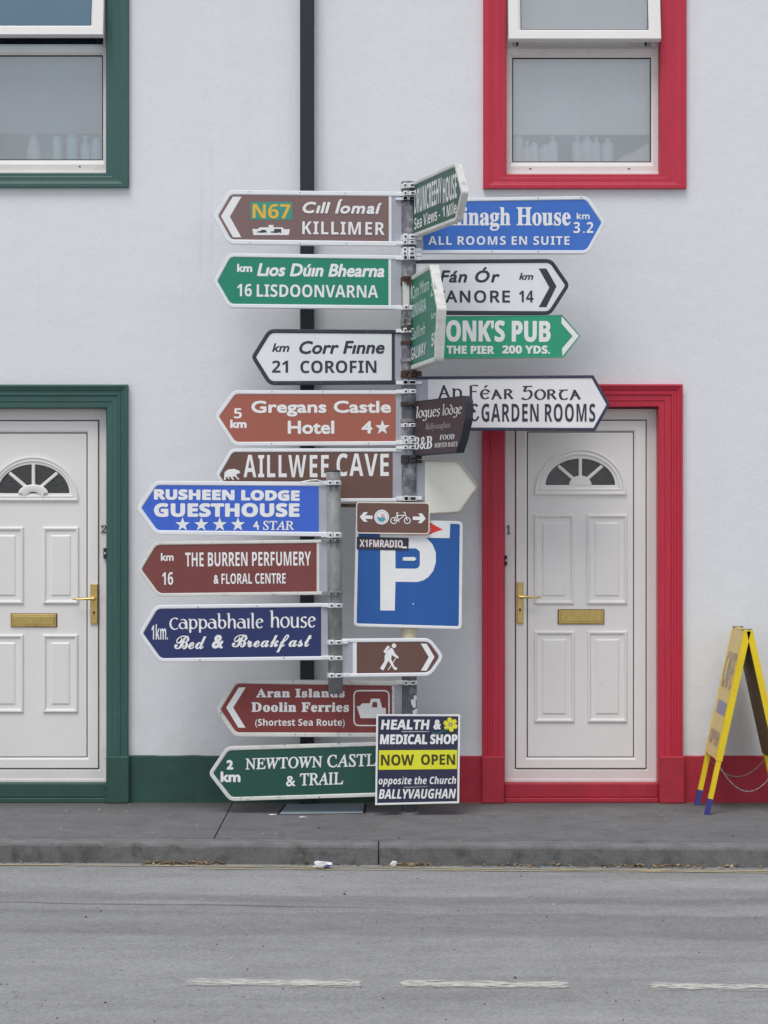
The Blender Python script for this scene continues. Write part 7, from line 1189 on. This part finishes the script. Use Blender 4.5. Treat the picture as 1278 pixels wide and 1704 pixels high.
s.rivets(px(6, 370, 102, 700, 95, 380, 398, 850, 384), 1.0)
clamp(s, 1007, 'short'); clamp(s, 1094, 'short')
s = Sign('direction_sign', 'brown walking trail sign with hiker symbol, pointing right below the parking sign', 'direction sign', flat(YS - .012), px(20, 158, 134, 1082, 128, 1200, 308, 1085, 494, 158, 506), [0, .07, .06, .07, 0], .020, M_ALU, sgn('brown_trail_face', 92, 64, 58), end=593.6, line=6.5, group=GRP)
s.poly('chevron', px(20, 988, 180, 1045, 180, 1121, 308, 1045, 441, 990, 441, 1066, 310), M_LETW)
s.polys('hiker_symbol', [[(a + 3.8 * math.cos(k * math.pi / 8), b + 3.8 * math.sin(k * math.pi / 8)) for k in range(16)] for a, b in px(20, 730, 200)] +
        [px(20, 664, 203, 680, 201, 690, 212, 650, 268, 636, 270, 628, 256), px(20, 690, 228, 706, 220, 720, 232, 740, 275, 775, 310, 770, 326, 722, 300, 708, 288, 702, 330, 735, 400, 768, 422, 745, 436, 732, 432, 676, 345, 626, 440, 594, 420, 638, 350, 640, 300, 652, 265)], M_LETW)
g = G(); s.ribbon(g, px(20, 748, 318, 710, 380, 672, 436), 1.3); g.out('stick_symbol', M_LETW, s.t)
clamp(s, 1068, 'short', sd=1); clamp(s, 1123, 'short', sd=1)

# ---- flat signs in front of the tall post
WB = mat('white_sign_border', C(205, 206, 206), .45, var=.04, dirt=((.3, .28, .24, 1), 22, .6, .8), dirtamt=.4)
s = Sign('parking_sign', 'large square blue parking sign with a white P', 'parking sign', flat(YP - .066), px(7, 172, 552, 1118, 572, 1108, 1528, 152, 1502), .026, .0155, WB, sgn('parking_blue_face', 26, 78, 144), depth=.022, rimh=.001)
s.poly('letter', px(7, 388, 690, 720, 690, 790, 712, 850, 775, 880, 850, 880, 935, 858, 1010, 815, 1065, 770, 1095, 715, 1110, 522, 1108, 516, 1363, 388, 1362), M_LETW)
s.poly('letter_counter', px(7, 522, 812, 705, 812, 738, 840, 738, 960, 722, 985, 698, 992, 522, 990), MATS['parking_blue_face'], rad=.006)
s.poly('small_sticker', px(7, 588, 890, 690, 888, 708, 905, 690, 922, 588, 920), WB, n=.004)
g = G(); c_ = s.pl.st(px(7, 680, 1303)[0]); g.add([s.pl.w((c_[0] + .004 * math.cos(k * math.pi / 4), c_[1] + .004 * math.sin(k * math.pi / 4)), .003) for k in range(8)], [tuple(range(8))]); g.out('rivet', WB, s.t)
s2 = Sign('arrow_sticker', 'white sticker with a red arrow, across the top of the parking sign', 'sticker', flat(YP - .0685), px(7, 385, 560, 1008, 574, 1003, 722, 385, 712), .001, .001, WB, WB, depth=.0015, rimh=.0002)
s2.poly('arrow', px(7, 600, 570, 820, 580, 942, 645, 800, 694, 600, 690), mat('red_arrow', C(196, 44, 44), .5))
s2.polys('print', [px(7, 825, 612, 838, 612, 838, 618, 825, 618), px(7, 822, 632, 838, 632, 838, 638, 822, 638), px(7, 820, 654, 838, 654, 838, 660, 820, 660), px(7, 480, 686, 565, 688, 555, 696, 490, 694)], M_LETW)
s3 = Sign('radio_sticker', 'black X1FMRADIO sticker on the parking sign', 'sticker', flat(YP - .0695), px(7, 180, 710, 640, 720, 636, 832, 178, 820), .001, .0012, M_LETB, M_LETB, depth=.0015, rimh=.0002)
s3.text('X1FMRADIO', 7, (202, 730, 590, 808), mat('pink_shadow_print', C(150, 110, 120), .5), 'sb', fat=.6, roll=-1.2); s3.text('X1FMRADIO', 7, (206, 732, 585, 806), font='sb', roll=-1.2)
s3.polys('print', [px(7, 580, 795, 625, 797, 622, 812, 580, 810)], M_LETW)
s4 = Sign('cycle_route_sign', 'small brown cycle route sign with bicycle, round emblem and two arrows', 'cycle sign', flat(YP - .095), px(7, 174, 400, 827, 407, 823, 688, 172, 680), .022, .0055, mat('cream_border', C(208, 202, 190), .5), sgn('cycle_brown_face', 96, 68, 62), depth=.003, rimh=.0005)
def c7(*a): return px(7, *a)
s4.poly('left_arrow', c7(205, 533, 243, 490, 278, 492, 255, 520, 320, 522, 318, 552, 255, 550, 276, 578, 240, 574), M_LETW)
s4.poly('right_arrow', c7(790, 547, 757, 502, 723, 504, 745, 530, 676, 530, 676, 560, 742, 562, 722, 588, 752, 590), M_LETW)
ex, ey = c7(400, 535)[0]
cir = lambda x, y, r, n=24: [(x + r * math.cos(2 * math.pi * k / n), y + r * math.sin(2 * math.pi * k / n)) for k in range(n)]
s4.poly('emblem', cir(ex, ey, 12.3), M_LETW); gg = G(); s4.ribbon(gg, cir(ex, ey, 9.6), .8, True); gg.out('emblem_ring', mat('emblem_grey', C(130, 150, 160), .5), s4.t)
s4.poly('emblem_sea', [(ex + a, ey + b) for a, b in ((-7, -2), (-3, 1), (1, -1), (6, 2), (7, 4), (2, 8), (-4, 7), (-7, 3))], mat('emblem_teal', C(70, 140, 150), .5))
s4.poly('emblem_land', [(ex + a, ey + b) for a, b in ((-2, -6), (3, -5), (6, -2), (5, 1), (0, 0))], mat('emblem_pink', C(200, 150, 160), .5))
gg = G(); 
for wx_ in (507, 627): s4.ribbon(gg, cir(*c7(wx_, 566)[0], 5.0, 20), 1.5, True)
for seg in ((507, 566, 540, 512), (545, 566, 600, 520), (540, 512, 545, 566), (540, 520, 605, 518), (507, 566, 548, 566), (627, 566, 605, 496), (592, 492, 612, 494), (532, 497, 550, 497), (548, 566, 532, 498), (548, 566, 556, 580)): s4.ribbon(gg, c7(*seg), 1.4)
gg.out('bicycle_symbol', M_LETW, s4.t)
NAVY = sgn('poster_navy', 40, 40, 66)
s5 = Sign('shop_poster', 'navy and yellow board HEALTH & MEDICAL SHOP NOW OPEN at the foot of the signpost', 'board', flat(YP - .085), px(19, 90, 66, 1205, 70, 1190, 1250, 74, 1276), .001, .0105, mat('white_board', C(208, 210, 216), .5), NAVY, depth=.006, rimh=.0004)
s5.roll = .4
POSW = mat('poster_white_print', C(214, 214, 222), .5)
s5.text('HEALTH', 19, (150, 138, 800, 272), POSW, 'sb', .5, .12, roll=0); s5.text('&', 19, (848, 138, 948, 272), POSW, '', 1.0, .1, roll=0)
s5.text('MEDICAL', 19, (136, 334, 768, 468), POSW, 'sb', .6, .08, roll=0); s5.text('SHOP', 19, (803, 332, 1170, 466), POSW, 'sb', .6, .08, roll=0)
s5.polys('underline', [px(19, 425, 292, 790, 292, 790, 303, 425, 305), px(19, 455, 1036, 775, 1024, 775, 1030, 455, 1046)], M_FADG)
s5.poly('yellow_band', px(19, 125, 546, 1165, 541, 1160, 795, 120, 806), sgn('poster_yellow', 200, 200, 40))
s5.text('NOW', 19, (150, 600, 592, 751), mat('brown_print', C(66, 58, 20), .5), 'sb', .3, roll=.2); s5.text('OPEN', 19, (683, 597, 1137, 742), MATS['brown_print'], 'sb', .3, roll=.2)
s5.text('opposite the Church', 19, (120, 890, 1150, 1032), POSW, 'sbi', .1); s5.text('BALLYVAUGHAN', 19, (120, 1055, 1150, 1193), POSW, 'sbi', .2)
YF = mat('flower_yellow', C(206, 200, 50), .5); fx_, fy_ = px(19, 1075, 205)[0]; pet = []
for k in range(6):
    a = k * math.pi / 3 + .35; u_ = (math.cos(a), math.sin(a)); v_ = (-u_[1], u_[0])
    pet.append([(fx_ + u_[0] * r_ + v_[0] * w_, fy_ + u_[1] * r_ + v_[1] * w_) for r_, w_ in ((2.2, 0), (4, 2.4), (8, 4.0), (11, 3.2), (12.3, 0), (11, -3.2), (8, -4.0), (4, -2.4))])
s5.polys('flower', pet, YF); s5.poly('flower_centre', cir(fx_, fy_, 1.6, 10), POSW)
gg = G(); s5.ribbon(gg, px(19, 830, 312, 900, 322, 970, 298, 1035, 262), 2.2); gg.out('stem', mat('stem_green', C(40, 96, 84), .5), s5.t)
gg = G(); gg.tube([P(681, 1230, YP - RP), P(681, 1230, YP - .08)], .005, 6); gg.tube([P(681, 1300, YP - RP), P(681, 1300, YP - .08)], .005, 6); gg.out('bolt', M_BOLT, s5.t)
# rag of tape on the post
g = G(); c_ = P(688, 1178, YP - RP - .006); 
for k in range(7):
    a, b = c_.x + random.uniform(-.012, .012), c_.z + random.uniform(-.05, .05)
    g.add([(a, c_.y - random.uniform(0, .008), b), (a + .014, c_.y, b + .008), (a + .010, c_.y - .006, b + .035), (a - .004, c_.y - .002, b + .025)], [(0, 1, 2, 3)])
g.out('torn_label', M_LETW, post)

# house numbers
for (tx, l, r_, t_, b), Yn, hh, fr_ in NUMS:
    vv, ff = glyph_mesh(tx, 'rb'); y = Yn - .008; x0, x1, z0_, z1_ = X(l, y), X(r_, y), Z(b, y), Z(t_, y)
    g = G(); V = [(x0 + a * (x1 - x0), y, z0_ + c * (z1_ - z0_)) for a, c in vv]; g.add(V, ff); g.add([(a, y + .004, c) for a, _, c in V], ff); g.out('house_number', mat('grey_number', C(70, 68, 66), .5), hh)

# ---------------------------------------------------------------- pavement board (A-frame) at the right edge
AN, AF = -.50, -.10
ax, az = X(1246, AN), Z(1049, AN)
ab = thing('sandwich_board', 'yellow A-frame pavement board with blue tipped legs', 'sandwich board', (ax, (AN + AF) / 2, 0))
def board(sd):
    # sd -1: left leaf, +1: right leaf
    foot = ax + sd * .245; top = ax + sd * .022
    def B(t, y, n=0):     # t: 0 at the top, 1 at the ground along the leaf; n outward
        sl = Vector((foot - top, 0, -az)).normalized(); nn = Vector((-sl.z * sd, 0, sl.x * sd)); nn = nn if nn.x * sd > 0 else -nn
        p = Vector((top, y, az)) + (Vector((foot, y, 0)) - Vector((top, y, az))) * t
        return p + nn * n
    tb = .700; po = 0 if sd < 0 else -.016
    g = G(); g.rings([[B(0, AN + .002, po), B(0, AF - .002, po), B(tb, AF - .002, po), B(tb, AN + .002, po)], [B(0, AN + .002, po * 1.25 - .0155), B(0, AF - .002, po * 1.25 - .0155), B(tb, AF - .002, po * 1.25 - .0155), B(tb, AN + .002, po * 1.25 - .0155)]], cap=(True, True))
    g.out('panel', M_CREAMP if sd < 0 else mat('brown_inner_face', C(96, 72, 38), .6), ab)
    for y0_, y1_ in ((AN, AN + .03), (AF - .03, AF)):
        g = G(); g.rings([[B(.0, y0_ - .001, .001), B(.0, y1_, .001), B(tb + .004, y1_, .001), B(tb + .004, y0_ - .001, .001)], [B(.0, y0_ - .001, -.034), B(.0, y1_, -.034), B(tb + .004, y1_, -.034), B(tb + .004, y0_ - .001, -.034)]], cap=(True, True)); g.out('stile', M_YELP, ab)
        g = G(); g.rings([[B(tb - .02, y0_ + .002, -.004), B(tb - .02, y1_ - .002, -.004), B(tb - .02, y1_ - .002, -.030), B(tb - .02, y0_ + .002, -.030)], [B(1 - .09, y0_ + .002, -.004), B(1 - .09, y1_ - .002, -.004), B(1 - .09, y1_ - .002, -.030), B(1 - .09, y0_ + .002, -.030)]], cap=(True, True)); lg = g.out('leg', M_YELP, ab)
        g = G(); g.rings([[B(1 - .09, y0_ + .001, -.003), B(1 - .09, y1_ - .001, -.003), B(1 - .09, y1_ - .001, -.031), B(1 - .09, y0_ + .001, -.031)], [B(1, y0_ + .001, -.003), B(1, y1_ - .001, -.003), B(1, y1_ - .001, -.031), B(1, y0_ + .001, -.031)]], cap=(True, True)); g.out('foot_tip', M_BLUEP, lg)
    for t0, t1 in ((0.0, .03), (tb - .03, tb)):
        g = G(); g.rings([[B(t0, AN + .031, -.0125), B(t0, AF - .031, -.0125), B(t1, AF - .031, -.0125), B(t1, AN + .031, -.0125)], [B(t0, AN + .031, -.032), B(t0, AF - .031, -.032), B(t1, AF - .031, -.032), B(t1, AN + .031, -.032)]], cap=(True, True)); g.out('rail', M_YELP, ab)
    return B
BL = board(-1); BR = board(1)
M_INK = mat('faded_purple_print', C(158, 142, 130), .6)
def btext(tx, t0, t1, y0, y1, font='sb'):
    vv, ff = glyph_mesh(tx, font); g = G(); g.add([BL(t1 + (t0 - t1) * b, y0 + (y1 - y0) * a, .002) for a, b in vv], ff); g.out('lettering', M_INK, ab)
btext('CAFE', .13, .33, AF - .04, AN + .05)
btext('OPEN', .56, .64, AF - .05, AN + .06)
g = G(); g.add([BL(.40, AF - .08, .002), BL(.40, AN + .05, .002), BL(.47, AN + .05, .002), BL(.47, AF - .08, .002)], [(0, 1, 2, 3)]); g.out('blue_patch', mat('faded_blue_patch', C(132, 134, 156), .6), ab)
for y_ in (AN + .06, AF - .06):
    g = G(); g.box(ax - .026, ax + .026, y_ - .02, y_ + .02, az - .004, az + .005); g.tube([(ax, y_ - .022, az - .004), (ax, y_ + .022, az - .004)], .006, 8); g.out('hinge', M_GALV, ab)
g = G(); g.rings([[(ax - .024, AN, az + .001), (ax - .024, AF, az + .001), (ax - .003, AF, az + .001), (ax - .003, AN, az + .001)], [(ax - .020, AN, az - .02), (ax - .020, AF, az - .02), (ax - .003, AF, az - .02), (ax - .003, AN, az - .02)]], cap=(True, True)); g.out('top_rail', M_YELP, ab)
for y_, sag in ((AN + .015, .135), (AF - .02, .10)):
    a, b = BL(.735, y_, -.03), BR(.735, y_, -.03); g = G(); n = 22
    link = []
    for i in range(n):
        q0, q1 = i / n, (i + 1.15) / n
        f_ = lambda q: a.lerp(b, q) - Vector((0, 0, sag * 4 * q * (1 - q)))
        g.tube([f_(q0), f_(min(1, q1))],   .0020 if i % 2 else .0032, 6)
    g.out('chain', M_GALV, ab)
g = G(); c_ = BR(.68, AN + .02, -.05); g.lathe(tuple(c_ - Vector((0, 0, .02))), [(.012, 0), (.018, .012), (.014, .03), (.006, .036)], 10); g.out('hook', M_BOLT, ab)

# ---------------------------------------------------------------- small things on the ground
def gp(px_, py_, z=0.0): D = F * (H - z) / (py_ - 852); return Vector(((px_ - 639) / F * D, D + CAMY, z))
a, b, c, d = gp(477, 1340), gp(606, 1338.5), gp(604, 1353.5), gp(465, 1355.5)
ac = thing('access_cover', 'blue grey metal access cover set in the footpath below the green sign', 'cover', tuple((a + c) / 2))
up = Vector((0, 0, .006)); ins_ = lambda p, k: p + ((a + b + c + d) / 4 - p) * k
g = G(); g.rings([[p + Vector((0, 0, .001)) for p in (a, b, c, d)], [ins_(p, .01) + up for p in (a, b, c, d)]], cap=(False, True)); g.out('lid', mat('blue_grey_steel', C(124, 136, 144), .5, .0, var=.12, scale=(12, 12, 12), bump=.001, bscale=80), ac)
g = G(); g.rings([[ins_(p, -.07) + Vector((0, 0, .002)) for p in (a, b, c, d)], [ins_(p, .0) + Vector((0, 0, .0025)) for p in (a, b, c, d)]]); g.out('frame', M_SEAL, ac)
def crumple(name, label, cat, c, sx, sy, sz, m, seed, m2=None):
    rr = random.Random(seed); bm = bmesh.new(); bmesh.ops.create_icosphere(bm, subdivisions=2, radius=1)
    V = [Vector((v.co.x * sx, v.co.y * sy, (v.co.z + 1) * sz * .5)) * rr.uniform(.6, 1.2) + c for v in bm.verts]; Fc = [tuple(v.index for v in f.verts) for f in bm.faces]
    for v in V: v.z = max(v.z, c.z + .001)
    bm.free(); o = part(name, V, Fc, [m, m2 or m], origin=tuple(c)); tag(o, label, cat)
    for f in o.data.polygons: f.material_index = 1 if f.center.x > sx * .2 and f.center.z < sz * .6 else 0
    return o
M_PAPER = mat('white_paper', (.78, .78, .80, 1), .6); M_INKB = mat('dark_blue_print', (.03, .03, .13, 1), .5)
crumple('wrapper', 'crumpled white and blue wrapper in the gutter', 'litter', gp(536, 1445, ROADZ + .004), .048, .03, .035, M_PAPER, 5, M_INKB)
crumple('paper_scrap', 'small crumpled white paper scrap in the gutter, right of the wrapper', 'litter', gp(655, 1442.5, ROADZ + .004), .016, .015, .03, M_PAPER, 8)
for i, (u, v) in enumerate(((454, 1356.5), (504, 1360.5))):
    c = gp(u, v, .001); o = part('paper_scrap', [(c.x - .025, c.y, .002), (c.x + .02, c.y - .012, .004), (c.x + .026, c.y + .006, .003), (c.x - .012, c.y + .014, .006)], [(0, 1, 2, 3)], M_PAPER, origin=tuple(c))
    tag(o, ('flat white paper scrap left of the access cover', 'flat white paper scrap in front of the access cover')[i], 'litter')
# leaf litter swept into the gutter, one mass
rl = random.Random(11); V = []; Fc = []; 
for cx_, n, sp in ((288, 150, 60), (340, 60, 60), (690, 130, 50), (1075, 150, 110), (960, 40, 160), (60, 25, 120), (560, 40, 120), (820, 50, 150), (1200, 40, 100)):
    for k in range(int(n * .6)):
        xx = X(rl.gauss(cx_, sp * .5), -1.6); y = kerb_y(xx) - .012 - abs(rl.gauss(0, .028)); z = ROADZ + .004 + rl.uniform(0, .012)
        a = rl.uniform(0, 6.28); l = rl.uniform(.006, .018); w = l * rl.uniform(.3, .6); u_ = Vector((math.cos(a), math.sin(a), rl.uniform(-.3, .5))) * l; v_ = Vector((-math.sin(a), math.cos(a), rl.uniform(-.3, .3))) * w
        c = Vector((xx, y, z)); i0 = len(V); V += [c - u_, c + v_, c + u_, c - v_]
        for q in V[i0:]: q.z = max(q.z, ROADZ + .002)
        Fc.append((i0, i0 + 1, i0 + 2, i0 + 3))
lf = part('leaf_litter', V, Fc, [mat('dead_leaf_tan', (.34, .20, .09, 1), .8, var=.3, scale=(50, 50, 50)), mat('dead_leaf_dark', (.12, .07, .04, 1), .8), mat('dead_leaf_pale', (.45, .34, .20, 1), .8)], kind='stuff')
for f in lf.data.polygons: f.material_index = rl.choice((0, 0, 1, 2))
# grit on the road and footpath
V = []; Fc = []
for k in range(520):
    if rl.random() < .78: u, v = rl.uniform(-60, 1340), rl.uniform(1452, 1730); c = gp(u, v, ROADZ + .001)
    else: u, v = rl.uniform(-60, 1340), rl.uniform(1338, 1400); c = gp(u, v, .001)
    s_ = rl.uniform(.0018, .0050) * (1.6 if rl.random() < .06 else 1); i0 = len(V)
    V += [c + Vector((s_ * math.cos(q) * rl.uniform(.7, 1.2), s_ * math.sin(q) * rl.uniform(.7, 1.2), 0)) for q in (0, 1.26, 2.5, 3.77, 5.0)] + [c + Vector((0, 0, s_ * .9))]
    Fc += [(i0 + j, i0 + (j + 1) % 5, i0 + 5) for j in range(5)]
gr = part('grit', V, Fc, [mat('pale_grit', (.42, .41, .38, 1), .9), mat('dark_grit', (.05, .05, .05, 1), .9)], kind='stuff')
for i, f in enumerate(gr.data.polygons): f.material_index = 1 if (i // 5) % 5 < 2 else 0
